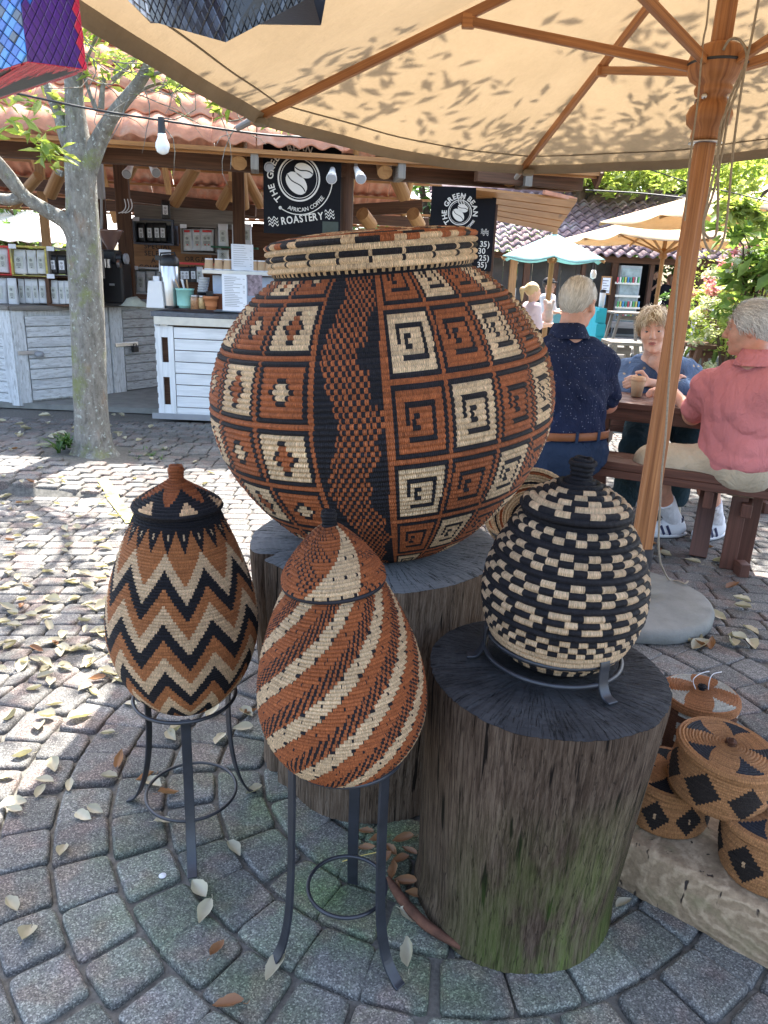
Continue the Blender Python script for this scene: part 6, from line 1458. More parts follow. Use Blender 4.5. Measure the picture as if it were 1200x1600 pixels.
for i in range(40):
    a = 2*PI*i/40
    for rr, dz in ((1.0, -.020), (1.02, -.018), (1.02, .018), (1.0, .020)): vs.append(V3(hp.x, hp.y, zb)+R3 @ V3(math.cos(a)*.207*rr, math.sin(a)*.160*rr, dz))
mb.add(vs, [(4*i+c, 4*((i+1) % 40)+c, 4*((i+1) % 40)+(c+1) % 4, 4*i+(c+1) % 4) for i in range(40) for c in range(4)], 0, True); mb.build('belt', M_LEATHER, t)
for k in (-1.9, -1.3):
    mb = MB(); q = V3(hp.x, hp.y, zb)+R3 @ V3(math.cos(k)*.214, math.sin(k)*.166, 0); mb.box(q, (.014, .008, .055)); mb.build('belt_loop', M_DENIM, t)
for k in 'LR': a = J['an'+k]; sdf('shoe', [('e', arr(a+V3(0, .04, -.05)), (.045, .12, .04), np.eye(3)), ('c', arr(a), arr(a-V3(0, 0, .03)), .05, .05)], .012, M_BLACKP, t)
face_bits(t, L, f, r, u, s, IRIS, BROWM, LIPM, SK1)
def cov_short(x, y, z): return (z > -.10 or (x < -.05 and z > -.62)) and not (x > .55 and z < .52) and not (x > .30 and z < .15) and not (abs(y) > .80 and z < .0 and x > -.3)
hair(t, L, M, s, 3600, .050, hairm('white_blond_hair', (.46, .42, .35), (.78, .74, .66)), cov_short, lambda x, y, z: (-.5, .15, -.9) if z < .7 else (-.9+.4*x, .35, -.25), 4, .0042, 1.0, .16)
sdf('scalp_hair', [('e', L(-.014, 0, .030), (.101*s, .080*s, .093*s), M)], .006, hairm('white_hair_base', (.46, .41, .34), (.58, .53, .45)), t, .02, None, [(L(.058, 0, .03), tuple(Vector(f)*.75-Vector(u)*.55)), (L(-.03, 0, -.045), tuple(-Vector(u)+Vector(f)*.05))])

# pink shirted man
ph = W(1152, 728, 3.62)
J = dict(head=W(1174, 513, 3.68), hf=(-.80, .56, -.16), hs=1.02, neck=W(1182, 568, 3.60), shL=W(1108, 604, 3.80), shR=W(1232, 618, 3.44), hip=ph, bw=.190, bd=.135, belly=.02,
         elL=W(1082, 650, 3.92), wrL=W(1052, 612, 4.10), elR=W(1240, 700, 3.62), wrR=W(1140, 640, 3.95), hdL=(-.8, .5, .05), pnL=(0, 0, -1), tsL=(.5, -.6, 0), hdR=(-.8, .5, 0), pnR=(0, 0, -1), tsR=(.5, .6, 0))
J.update(hpL=ph+V3(-.06, .06, -.02), hpR=ph+V3(.06, -.06, -.02), knL=W(1012, 722, 3.78), knR=W(1100, 728, 3.86), anL=GZ(1052, 812, .10)+V3(0, 0, .0), anR=GZ(1118, 814, .10))
t, L, M, f, r, u, s, T, lb, X = person('grey haired man in a salmon pink shirt and beige shorts at the right', J, SK1)
garment_top(t, J, X, M_PINKS, .78, W(1150, 742, 3.5).z, 21, .0085, .014)
sdf('shorts', [('e', arr(ph+V3(0, 0, -.0)), (.20, .17, .13), T)]+[('c', arr(J['hp'+k]), arr(Vector(J['hp'+k]).lerp(J['kn'+k], .93)), .115, .098) for k in 'LR'], .009, M_KHAKI, t, .06, folds(.003, 20, 12))
def shoe(t, an, d, col=M_WHITES, stripes=True):
    d = Vector(d).normalized(); sd = V3(-d.y, d.x, 0); b = V3(an.x, an.y, .0); M_ = np.array([d, sd, (0, 0, 1)]).T
    sdf('shoe', [('e', arr(b+d*.05+V3(0, 0, .045)), (.135, .046, .045), M_), ('e', arr(b-d*.01+V3(0, 0, .07)), (.06, .044, .055), M_), ('c', arr(b+V3(0, 0, .06)), arr(b+V3(0, 0, .105)), .043, .041)], .007, col, t, .03, None, [((0, 0, .018), (0, 0, -1)), ((0, 0, .125), (0, 0, 1))])
    sdf('sole', [('e', arr(b+d*.045+V3(0, 0, .02)), (.142, .052, .030), M_)], .007, M_SOLE, t, .02, None, [((0, 0, .003), (0, 0, -1)), ((0, 0, .026), (0, 0, 1))])
    if stripes:
        for sg in (-1, 1):
            for k in range(2):
                mb = MB(); P = [b+d*(.035+.035*k+.02*q)+sd*sg*(.0500-.004*abs(q)-.003*k)+V3(0, 0, .035+.04*q+.0) for q in (-.2, .3, .8, 1.1)]; mb.bar(P, .014, .004, d); mb.build('stripe', M_NAVYS, t)
        mb = MB(); mb.lathe([(.046, .055), (.0475, .07), (.046, .10), (.044, .122)], 20, b-d*.012); mb.build('heel_tab', M_NAVYS, t)
        mb = MB()
        for k in range(4): q = b+d*(.04+.02*k)+V3(0, 0, .112-.014*k); mb.tube([q-sd*.022, q+V3(0, 0, .004), q+sd*.022], .003, 5)
        mb.build('laces', M_WHITES, t)
for k, d in (('L', (-.93, -.12, 0)), ('R', (-.75, -.45, 0))):
    a = Vector(J['an'+k]); kn = Vector(J['kn'+k]); shoe(t, a, d)
    q = a.lerp(kn, .36); sdf('sock', [('c', arr(V3(a.x, a.y, .06)), arr(a), .043, .045), ('c', arr(a), arr(q), .045, .054)], .007, M_SOCK, t, .02, folds(.0015, 60, 3), [(arr(q), tuple((kn-a).normalized()))])
    mb = MB(); sq = a.lerp(kn, .28)+V3(-.01, -.054, 0); mb.box(sq, (.022, .004, .02)); mb.build('sock_logo', M_INKG, t)
face_bits(t, L, f, r, u, s, IRIS, BROWM, LIPM, SK1)
hair(t, L, M, s, 4200, .075, hairm('silver_grey_hair', (.32, .30, .28), (.78, .76, .72)), lambda x, y, z: (z > -.15 or (x < .0 and z > -.75)) and not (x > .60 and z < .42) and not (x > .28 and z < -.02) and not (abs(y) > .8 and z < -.0 and x > -.2), lambda x, y, z: (-.9, .1, -.55) if z > .2 else (-.5, 0, -.9), 6, .0045, 2.6, .36, .10)
sdf('scalp_hair', [('e', L(-.016, 0, .030), (.104*s, .083*s, .096*s), M)], .006, hairm('grey_hair_base', (.28, .26, .235), (.4, .38, .34)), t, .02, folds(.003, 60, 5), [(L(.055, 0, .02), tuple(Vector(f)*.8-Vector(u)*.5)), (L(-.03, 0, -.055), tuple(-Vector(u)+Vector(f)*.1))])

# the woman facing the camera
wh = W(1022, 668, 4.95); wh.z = .56
J = dict(head=W(1020, 515, 4.55), hf=(-.30, -.95, -.12), hu=(-.10, 0, 1), hs=1.0, jaw=1.12, neck=W(1024, 562, 4.63), shL=W(1076, 584, 4.66), shR=W(976, 584, 4.72), hip=wh, bw=.18, bd=.125, belly=.03,
         elL=W(1084, 612, 4.52), elR=W(976, 612, 4.55), wrL=W(1014, 598, 4.46), wrR=W(1052, 603, 4.50), hdL=(-.95, .1, .10), pnL=(0, .5, -.8), tsL=(0, .3, 1), hdR=(.9, .1, .05), pnR=(0, .5, -.8), tsR=(0, .3, 1), curl=.35, ar=(.048, .044, .038, .026))
J.update(hpL=wh+V3(.09, 0, -.02), hpR=wh+V3(-.09, 0, -.02), knL=W(1078, 690, 4.35), knR=W(992, 700, 4.30), anL=W(1050, 792, 4.35), anR=W(972, 800, 4.30))
J['anL'].z = J['anR'].z = .09; J['hip'].z = .57
t, L, M, f, r, u, s, T, lb, X = person('short haired blonde woman in a dusty blue blouse with crossed arms facing the camera', J, SK2)
garment_top(t, J, X, M_BLOUSE, 1.38, .52, 33, .008, .012, collar=False, nm='blouse')
mb = MB(); q = Vector(X['nb']); vs = [q+V3(-.055, -.085, .035), q+V3(.055, -.085, .035), q+V3(.0, -.150, -.115)]; 
sdf('neckline', [('e', arr(q+V3(0, -.062, .0)), (.062, .055, .055), np.eye(3)), ('c', arr(q+V3(0, -.085, -.03)), arr(q+V3(0, -.118, -.09)), .028, .005)], .006, SK2, t, .02)
sdf('trousers', [('e', arr(wh), (.19, .15, .12), T)]+[('c', arr(J['hp'+k]), arr(J['kn'+k]), .10, .08) for k in 'LR']+[('c', arr(J['kn'+k]), arr(J['an'+k]), .078, .075) for k in 'LR'], .01, M_TEALT, t, .05, folds(.006, 20, 14), [((0, 0, .10), (0, 0, -1))])
for k in 'LR': shoe(t, J['an'+k], (-.2, -1, 0), M_KHAKI, False)
face_bits(t, L, f, r, u, s, IRIS, BROWM, LIPM, SK2)
hb = hairm('blonde_highlighted_hair', (.30, .20, .10), (.72, .60, .42))
def covw(x, y, z): return not (x > .42 and z < .50) and not (x > .1 and z < -.1) and not (z < -.75)
hair(t, L, M, s, 3200, .085, hb, covw, lambda x, y, z: (.55 if x > 0 else -.5, .6*(1 if y > 0 else -1), -.35) if z > .35 else (-.2, 0, -1), 9, .0042, 3.4, .62, .10)
sdf('scalp_hair', [('e', L(-.018, 0, .036), (.112*s, .090*s, .100*s), M)], .006, hb, t, .02, folds(.005, 50, 7), [(L(.066, 0, .045), tuple(Vector(f)*.86-Vector(u)*.5)), (L(-.03, 0, -.06), tuple(-Vector(u)+Vector(f)*.35))])

# people far behind
def far_person(lab, head, hf, foot_z, top, legs, hairc, hat=None, k=1., arm=None, pony=False, h=.016, sk=SK2):
    t = thing('person', lab, 'person', (head.x, head.y, foot_z)); f, r, u = frame(hf); s = k; Pb, L = head_prims(head, f, r, u, s); M = np.array([f, r, u]).T
    H = head.z-foot_z; nk = head-V3(0, 0, .17*k); sh = nk-V3(0, 0, .04*k); hip = V3(head.x, head.y, foot_z+H*.53); B = Pb[:12]+Pb[15:17]
    B += [('c', arr(head-V3(0, 0, .06*k)), arr(nk), .05*k, .055*k)]; tor = [('e', arr(sh*.6+hip*.4), (.11*k, .165*k, .24*k), M), ('e', arr(hip), (.11*k, .15*k, .12*k), M), ('c', arr(sh-r*.14*k), arr(sh+r*.14*k), .05*k, .05*k)]; B += tor
    sl = []
    for sg in (-1, 1):
        a = sh+r*sg*.16*k; e = a+V3(0, 0, -.24*k)+f*.05*k+r*sg*.04*k; w = e+(f*.20*k+V3(0, 0, .02 if arm is None else arm)*k)
        B += [('c', arr(a), arr(e), .045*k, .038*k), ('c', arr(e), arr(w), .036*k, .026*k)]+[(q[0],)+tuple(q[1:]) for q in hand_prims(w, f-r*sg*.3, (0, 0, -1), -r*sg)]
        sl.append(('c', arr(a), arr(e), .055*k, .052*k)); kn = V3(hip.x, hip.y, foot_z+H*.28)+r*sg*.09*k; an = V3(hip.x, hip.y, foot_z+.05)+r*sg*.1*k
        B += [('c', arr(hip+r*sg*.08*k), arr(kn), .08*k, .055*k), ('c', arr(kn), arr(an), .05*k, .035*k), ('c', arr(an), arr(an+f*.12*k-V3(0, 0, .015)), .035*k, .03*k)]
    sdf('body', B, h*.75, sk, t, .03)
    sdf('top', [(q[0], q[1], tuple(a+.015 for a in q[2]), q[3]) if q[0] == 'e' else ('c', q[1], q[2], q[3]+.015, q[4]+.015) for q in tor]+sl, h, top, t, .04, folds(.005, 14, 2), [((0, 0, hip.z-.05), (0, 0, -1))])
    sdf('trousers', [('e', arr(hip), (.12*k, .16*k, .12*k), M)]+[q for sg in (-1, 1) for q in [('c', arr(hip+r*sg*.08*k), arr(V3(hip.x, hip.y, foot_z+.1)+r*sg*.1*k), .09*k, .06*k)]], h, legs, t, .04)
    sdf('hair', [('e', L(-.02, 0, .035), (.105*s, .086*s, .098*s), M)]+([('c', L(-.11, 0, .05), L(-.17, 0, .02), .028*k, .03*k), ('c', L(-.17, 0, .02), L(-.16, 0, -.12), .032*k, .012*k)] if pony else [('c', L(-.05, 0, 0), L(-.06, 0, -.14), .075*k, .05*k)] if hat is None else []), .008, hairc, t, .02, folds(.003, 50, 3), [(L(.05, 0, .03), tuple(Vector(f)*.8-Vector(u)*.55))])
    if hat: sdf('cap', [('e', L(-.01, 0, .06), (.11*s, .09*s, .075*s), M), ('e', L(.10, 0, .055), (.06*s, .07*s, .012*s), M)], .009, hat, t, .015)
    return t, f, r
HB = hairm('blond_hair', (.45, .32, .16), (.6, .45, .26)); HD = hairm('dark_hair', (.02, .014, .012), (.06, .035, .025)); HBR = hairm('brown_hair', (.14, .07, .035), (.25, .14, .07))
M_PASTEL = cloth('pastel_pink_cotton', (.62, .50, .55), var=.1); M_BLKC = cloth('black_cotton', (.012, .012, .016)); M_GRYC = cloth('grey_cotton', (.3, .3, .33)); M_WHTC = cloth('white_cotton', (.62, .64, .68))
q = W(833, 456, 9.6); far_person('girl with a blonde ponytail in a pale pastel hoodie standing in the middle distance', q, (.95, .25, 0), .0, M_PASTEL, M_GRYC, HB, k=.88, pony=True)
p = q+V3(.20, -.05, -.28); t = thing('plush_toy', 'pale brown plush toy held at the chest of the ponytailed girl', 'toy', p); sdf('toy_body', [('e', arr(p), (.07, .06, .09), np.eye(3)), ('e', arr(p+V3(0, 0, .12)), (.06, .055, .06), np.eye(3)), ('c', arr(p+V3(-.05, 0, .17)), arr(p+V3(-.05, 0, .18)), .022, .022), ('c', arr(p+V3(.05, 0, .17)), arr(p+V3(.05, 0, .18)), .022, .022)], .009, cloth('plush', (.45, .35, .3)), t)
q = W(858, 446, 13.5); far_person('person in a black cap and white top just behind the ponytailed girl', q, (.8, -.6, 0), .0, M_WHTC, M_BLKC, HD, hat=M_BLKC)
q = W(1023, 428, YF+.8); far_person('person dressed in black behind the far counter, left of the big umbrella pole', q, (.7, -.7, 0), .0, M_BLKC, M_BLKC, HD, arm=.2)
q = W(1047, 436, YF+.3); far_person('long haired person in a black top seen from behind, beside the big pole', q, (-.2, 1, 0), .0, M_BLKC, M_BLKC, HBR)
# ------------------------------------------------------------------ tree stumps that carry the baskets
def stumpmat(name, a, b, moss=0., fleck=False):
    m, t, p, o = newmat(name); co = coords(t, 'Object', (1, 1, .04)); n = noi(t, co, 190, 6, .8, .1); n2 = noi(t, coords(t, 'Object', (1, 1, .22)), 9, 5)
    c = ramp(t, n, [(.34, tuple(x*.35 for x in a)), (.46, a), (.66, b)]); c = mixc(t, c, ramp(t, n2, [(.3, (.55, .5, .46)), (.7, (1.25, 1.22, 1.18))]), 1., 'MULTIPLY')
    crack = noi(t, coords(t, 'Object', (1, 1, .02)), 75, 2, .5); cr = ramp(t, crack, [(.30, (0, 0, 0)), (.35, (1, 1, 1))]); c = mixc(t, tuple(x*.12 for x in a), c, cr)
    if moss:
        ge = nd(t, 'ShaderNodeNewGeometry'); sx = nd(t, 'ShaderNodeSeparateXYZ'); lk(t, ge.outputs['Position'], sx.inputs[0])
        mz = ramp(t, sx.outputs[2], [(.02, (1, 1, 1)), (.46, (0, 0, 0))]); mx = ramp(t, mth(t, 'ADD', mth(t, 'MULTIPLY', sx.outputs[0], 2.2), -.35), [(.0, (.06, .06, .06)), (.55, (1, 1, 1)), (.85, (.4, .4, .4))])
        mo = noi(t, coords(t, 'Object', (1, 1, .3)), 10, 5, .65); mm = ramp(t, mo, [(.36, (0, 0, 0)), (.58, (1, 1, 1))])
        k = mixc(t, mixc(t, mz, mx, 1., 'MULTIPLY'), mm, 1., 'MULTIPLY'); c = mixc(t, c, mixc(t, (.07, .13, .02), (.17, .28, .04), n2), mixc(t, k, (moss,)*3, 1., 'MULTIPLY'))
    if fleck:
        fl = noi(t, coords(t, 'Object', (1, 1, .22)), 17, 6, .75); ge2 = nd(t, 'ShaderNodeNewGeometry'); s2 = nd(t, 'ShaderNodeSeparateXYZ'); lk(t, ge2.outputs['Position'], s2.inputs[0])
        lim = ramp(t, s2.outputs[0], [(.16, (1, 1, 1)), (.36, (0, 0, 0))]); k = mixc(t, ramp(t, fl, [(.66, (0, 0, 0)), (.69, (1, 1, 1))]), lim, 1., 'MULTIPLY'); c = mixc(t, c, (.50, .27, .12), k)
    for sc_, st_2, wd in ((22, .018, .008), (52, .02, .010)):
        q = mth(t, 'ABSOLUTE', mth(t, 'SUBTRACT', noi(t, coords(t, 'Object', (1, 1, st_2)), sc_, 3, .6), .5)); ql = ramp(t, q, [(wd*.2, (.45, .45, .45)), (wd*.9, (1, 1, 1))]); c = mixc(t, tuple(x*.14 for x in a), c, ql)
    lk(t, c, p.inputs['Base Color']); rgh(p, .9); spec(p, .12); b_ = bumpn(t, n, .6, .004); b_ = bumpn(t, ql, .8, .005, b_); lk(t, b_, p.inputs['Normal']); return m
def topmat(name, a, b, ctr):
    m, t, p, o = newmat(name); co = coords(t, 'Object'); sx = nd(t, 'ShaderNodeSeparateXYZ'); lk(t, co, sx.inputs[0])
    dx = mth(t, 'SUBTRACT', sx.outputs[0], ctr[0]); dy = mth(t, 'SUBTRACT', sx.outputs[1], ctr[1]); r = mth(t, 'SQRT', mth(t, 'ADD', mth(t, 'MULTIPLY', dx, dx), mth(t, 'MULTIPLY', dy, dy)))
    w = noi(t, co, 6, 4); rr = mth(t, 'SINE', mth(t, 'ADD', mth(t, 'MULTIPLY', r, 420.), mth(t, 'MULTIPLY', w, 14.)))
    an = mth(t, 'ARCTAN2', dy, dx); cx = nd(t, 'ShaderNodeCombineXYZ'); lk(t, mth(t, 'MULTIPLY', an, 15.), cx.inputs[0]); lk(t, mth(t, 'MULTIPLY', r, 3.), cx.inputs[1])
    ck = noi(t, cx.outputs[0], 1.6, 4, .6); ckr = ramp(t, mth(t, 'ABSOLUTE', mth(t, 'SUBTRACT', ck, .47)), [(.004, (0, 0, 0)), (.014, (1, 1, 1))])
    saw = noi(t, coords(t, 'Object', (9, 60, 1)), 1.5, 3); c = mixc(t, a, b, ramp(t, noi(t, co, 11, 6, .7), [(.3, (0, 0, 0)), (.7, (1, 1, 1))])); c = mixc(t, c, ramp(t, rr, [(0, (.85, .85, .85)), (1, (1.05, 1.05, 1.05))]), .4, 'MULTIPLY')
    c = mixc(t, tuple(x*.15 for x in a), c, ckr); lk(t, c, p.inputs['Base Color']); rgh(p, .8); spec(p, .16)
    b_ = bumpn(t, rr, .10, .001); b_ = bumpn(t, ckr, .9, .006, b_); b_ = bumpn(t, saw, .6, .004, b_); b_ = bumpn(t, noi(t, co, 40, 6, .75), .7, .006, b_); lk(t, b_, p.inputs['Normal']); return m
def stump(lab, ctr, z1, rt, rb, shape, sm, tm_, seed, lean=(0, 0), notch=()):
    t = thing('tree_stump', lab, 'stump', ctr); n = 300; k = 26; vs = []; cx, cy = ctr[0], ctr[1]
    def rad(a, z):
        f = z/z1; r = rb+(rt-rb)*(f**shape if shape > 0 else f); r += .05*max(0, .10-f)*2
        r *= 1+.045*n3(math.cos(a)*1.2+seed, math.sin(a)*1.2, f*.5)+.012*n3(math.cos(a)*5+seed, math.sin(a)*5, f)
        r -= .0035*max(0, n3(a*22, f*.6, seed))+.0022*n3(a*60, f*1.5, seed+3)
        for (na, nw, ndp) in notch: r -= ndp*math.exp(-(((a-na+PI) % (2*PI)-PI)/nw)**2)
        return r
    mb = MB()
    for i in range(k+1):
        z = z1*i/k
        for j in range(n): a = 2*PI*j/n; r = rad(a, z)*(1 if i < k else .992); vs.append((cx+lean[0]*z/z1+r*math.cos(a), cy+lean[1]*z/z1+r*math.sin(a), z-.003+(.003 if i < k else 0)))
    mb.add(vs, [(i*n+j, i*n+(j+1) % n, (i+1)*n+(j+1) % n, (i+1)*n+j) for i in range(k) for j in range(n)], 0, True); mb.build('trunk_side', sm, t)
    mb = MB(); vs = []; m_ = 14
    for i in range(m_+1):
        f = 1-i/m_*.999
        for j in range(n):
            a = 2*PI*j/n; r = rad(a, z1)*.992*f; crk = -.010*max(0, 1-abs(((a*5+seed+n3(f*4, j//60, seed)*.5) % (2*PI*1.0))-1.2)/.035)*(f > .25) if (j//60) % 2 else 0
            vs.append((cx+lean[0]+r*math.cos(a), cy+lean[1]+r*math.sin(a), z1+.0015+.004*n3(r*math.cos(a)*9, r*math.sin(a)*9, seed)*(1-f**8)+crk*(.4 if f > .98 else 1)-(.004 if i == 0 else 0)))
    mb.add(vs, [(i*n+j, i*n+(j+1) % n, (i+1)*n+(j+1) % n, (i+1)*n+j) for i in range(m_) for j in range(n)]+[tuple(range(m_*n, (m_+1)*n))], 0, True)
    mb.build('cut_top', tm_, t); return t
SR = (.338, 1.394); SLc = (-.025, 1.90)
stump('tall thick weathered stump under the giant pot basket', (*SLc, 0), .680, .345, .295, .8, stumpmat('left_stump_wood', (.125, .088, .062), (.22, .175, .135)), topmat('left_stump_top', (.13, .14, .145), (.22, .225, .225), SLc), 2.3, notch=((3.62, .05, .045), (3.95, .30, .02)))
stump('dark mossy stump in front carrying the black and white basket', (*SR, 0), .597, .252, .218, .9, stumpmat('right_stump_wood', (.066, .045, .032), (.138, .104, .078), .62, True), topmat('right_stump_top', (.016, .016, .018), (.055, .055, .058), SR), 7.1, lean=(.022, -.010))

# ------------------------------------------------------------------ coiled baskets
TAN = (.68, .43, .24); CRM = (.70, .49, .29); RST = (.36, .107, .038); BLK = (.016, .015, .019); ORG = (.52, .245, .10); DBR = (.14, .055, .028); WHT = (.62, .60, .52)
def coil(nm, prof, ncoil, nseg, colf, parent, c, bulge=.52, rough=0., twist=0., stitch=1., wob=.004, seed=0, sub=4, R=None):
    """surface of revolution made of ncoil coils; colf(coil, angle from the viewer side) -> colour"""
    pr = smoothpath(prof, 10); pr = np.array(pr); sg = np.r_[0, np.cumsum(np.hypot(*np.diff(pr, axis=0).T))]; L_ = sg[-1]; cw = L_/ncoil
    K = ncoil*sub; s_ = np.linspace(0, L_, K+1); r = np.interp(s_, sg, pr[:, 0]); z = np.interp(s_, sg, pr[:, 1])
    tx = np.gradient(r); tz = np.gradient(z); ln = np.hypot(tx, tz)+1e-9; nx, nz = tz/ln, -tx/ln
    ph = (np.arange(K+1) % sub)/sub; b = np.abs(np.sin(PI*ph))**.7*cw*bulge
    sgn = 1.
    r2 = r+nx*b*sgn; z2 = z+nz*b*sgn; th = np.arange(nseg)*2*PI/nseg
    A, I = np.meshgrid(th, np.arange(K+1)); g = np.random.default_rng(seed)
    cj = (np.arange(K+1)//sub); jit = g.normal(size=ncoil+2)*cw*.05; rr = r2[:, None]+jit[np.minimum(cj, ncoil)][:, None]*np.minimum(1, r2[:, None]*8)
    lo = np.sin(A*2+seed)*.5+np.sin(A*3+1.3*seed+I*.01)*.5; rr = rr*(1+wob*2*lo)+.0006*np.sin(A*47+I*.7+seed)*np.sin(A*5+I*.3)
    rr = np.maximum(rr, .0004); zz = z2[:, None]+np.sin(A*3+seed*2)*wob*.25
    # angle 0 looks towards the viewer (-Y) and grows to the right
    X = np.stack([rr*np.sin(A), -rr*np.cos(A), np.broadcast_to(zz, rr.shape)], -1).reshape(-1, 3)
    ii, jj = np.meshgrid(np.arange(K), np.arange(nseg), indexing='ij'); ii = ii.ravel(); jj = jj.ravel(); j2 = (jj+1) % nseg
    f = np.stack([ii*nseg+jj, ii*nseg+j2, (ii+1)*nseg+j2, (ii+1)*nseg+jj], 1)
    ci = np.arange(ncoil); CI, TJ = np.meshgrid(ci, th+PI/nseg, indexing='ij'); ang = (TJ+twist*CI+PI) % (2*PI)-PI
    cols = colf(CI, ang); cols = cols*(1+g.normal(size=CI.shape)*.10)[..., None]*(1+g.normal(size=(ncoil, 1, 1))*.05)
    # long soft changes of dye along each coil
    cols = cols*(1+.10*np.sin(CI*2.7+ang*3+g.uniform(0, 6)))[..., None]; cols = np.clip(cols, .004, .9)
    dye = cols[ii//sub, jj]
    rm = np.interp((ii//sub+.5)*cw, sg, pr[:, 0]); per = stitch
    u0 = jj*per; u1 = (jj+1)*per; v0 = ii/sub; v1 = (ii+1)/sub; v0 = v0+ (ii//sub)*3.7; v1 = v1+(ii//sub)*3.7; u0 = u0+(ii//sub)*.5; u1 = u1+(ii//sub)*.5
    uv = np.stack([np.stack([u0, v0], 1), np.stack([u1, v0], 1), np.stack([u1, v1], 1), np.stack([u0, v1], 1)], 1)
    if R is not None: X = X@np.array(R).T
    me = np_mesh(nm, X+np.array(c), f, M_COIL, True, None, dye, uv); return link(nm, me, parent)
def pal(idx, *c): return np.array(c)[idx]
def tri(x): x = x % 1.; return np.where(x < .5, 2*x, 2-2*x)
hsh = lambda a, b: (np.sin(a*12.9898+b*78.233)*43758.5453) % 1.

def torus(mb, c, R, r, n=48, m=8, tilt=None):
    P = []
    for i in range(n+1): a = 2*PI*i/n; q = V3(math.cos(a)*R, math.sin(a)*R, 0); P.append((tilt @ q if tilt else q)+Vector(c))
    mb.tube(P, r, m, caps=False); return mb

# --- giant pot
pc = Vector((.028, 1.905, .684)); tiltp = Matrix.Rotation(math.radians(-6.5), 3, 'Y') @ Matrix.Rotation(math.radians(1.0), 3, 'X')
pot = thing('pot_basket', 'giant round lidded pot basket woven in rust, black and cream squares on the tall stump', 'basket', pc)
def potcol(i, a):
    da = np.degrees(a)-1.6-i*.02; k = 87-i                                    # k counts from the top
    colr = np.floor(da/16.4).astype(int); fr = da/16.4-colr; kk = k+4; row = np.floor(kk/14.).astype(int); cy_ = kk-row*14; cx_ = np.floor(fr*15).astype(int)
    d = np.minimum(np.minimum(cx_-1, 14-cx_), np.minimum(cy_-1, 13-cy_)); par = (row+colr) % 2
    lutw = np.array([2, 0, 0, 2, 0, 2, 0, 0, 1]); lutr = np.array([2, 1, 1, 2, 1, 2, 1, 1, 1]); sq = np.where(par == 1, lutw[d], lutr[d])
    gap = (d == 3) & (cx_ < 5) & (cy_ > 7); sq = np.where(gap, np.where(par == 1, 0, 1), sq); sq = np.where((d == 5) & (cx_ > 7), np.where(par == 1, 0, 1), sq)
    dl = -da-21.; coll = np.floor(dl/19.5).astype(int); fl_ = dl/19.5-coll; kl = k+5; rl = np.floor(kl/12.).astype(int); ly = kl-rl*12; lx = np.floor(fl_*13).astype(int)
    d2 = np.minimum(np.minimum(lx, 13-lx), np.minimum(ly, 12-ly)); dm = np.abs(lx-6.5)*1.15+np.abs(ly-6)*.85; p2 = (rl+coll+1) % 2
    dia = np.where(d2 == 0, np.where((lx == 0) | (ly == 0), 1, 2), np.where(d2 == 1, 2, np.where(p2 == 0, np.where(dm < 2.3, 1, np.where(dm < 3.3, 2, 0)), np.where(dm < 2.1, 0, np.where(dm < 3.0, 2, 1)))))
    out = np.where((da >= 0) & (da < 175), sq, dia)
    # the zigzag band of small checks
    fx = np.clip((da+21)/21., 0, 1); zz = tri(k/25.+.25); ed = .05+.30*zz; inb = (fx > ed) & (fx < ed+.60+.05*np.sin(k*.9)); chk = ((np.floor(fx*20)+(i)) % 2 == 0)
    band = np.where(inb & chk, 1, 2); band = np.where(fx > .95, 1, band); out = np.where((da < 0) & (da > -21), band, out)
    out = np.where(k < 2, 2, out)
    return pal(out, CRM, RST, BLK)
PZ = 1.035
pp = [(.0, .004), (.10, .002), (.150, .003), (.190, .020), (.26, .072), (.335, .150), (.392, .240), (.420, .325), (.424, .400), (.405, .480), (.365, .555), (.315, .612), (.268, .650), (.235, .672), (.220, .684)]
pp = [(r*1.008, z*PZ) for r, z in pp]
body = coil('body', pp, 88, 640, potcol, pot, (0, 0, 0), seed=3, wob=.003)
def rimcol(i, a):
    n = np.floor(np.degrees(a)/360*44).astype(int); f = (np.degrees(a)/360*44) % 1; ds = np.floor(np.degrees(a)/360*190+i*.3).astype(int)
    h_ = hsh(np.floor(a*9+i), i); out = np.full(a.shape, 0)
    out = np.where(i == 0, np.where(ds % 2 == 0, 2, 0), out); out = np.where(i == 1, np.where((np.degrees(a)/360*22) % 1 < .10, 0, 0), out)
    out = np.where(i == 2, np.where((np.degrees(a)/360*22) % 1 < .12, 2, 0), out); out = np.where(i == 3, np.where((np.degrees(a)/360*22) % 1 < .12, 0, 2), out)
    out = np.where(i == 5, np.where(h_ < .35, 2, np.where(h_ < .7, 1, 0)), out); out = np.where(i == 4, 0, out)
    out = np.where(i > 5, np.where(hsh(np.floor(a*5+i*.4), i) < .4, 1, np.where(hsh(np.floor(a*7), i) < .5, 2, 0)), out); return pal(out, CRM, RST, BLK)
coil('lid', [(r, z+.024) for r, z in [(.232, .684), (.246, .686), (.2475, .700), (.248, .720), (.248, .738), (.245, .748), (.20, .756), (.12, .762), (.004, .766)]], 24, 420, rimcol, pot, (0, 0, 0), seed=5, wob=.003)
mb = MB(); torus(mb, (0, 0, .700), .228, .011, 80, 10); rimo = mb.build('neck_ring', M_COIL, None)
at = rimo.data.attributes.new('dye', 'FLOAT_COLOR', 'FACE'); at.data.foreach_set('color', list((*BLK, 1))*len(rimo.data.polygons)); rimo.parent = pot
for o in pot.children: o.matrix_parent_inverse = Matrix.Identity(4)
pot.rotation_euler = tiltp.to_euler()

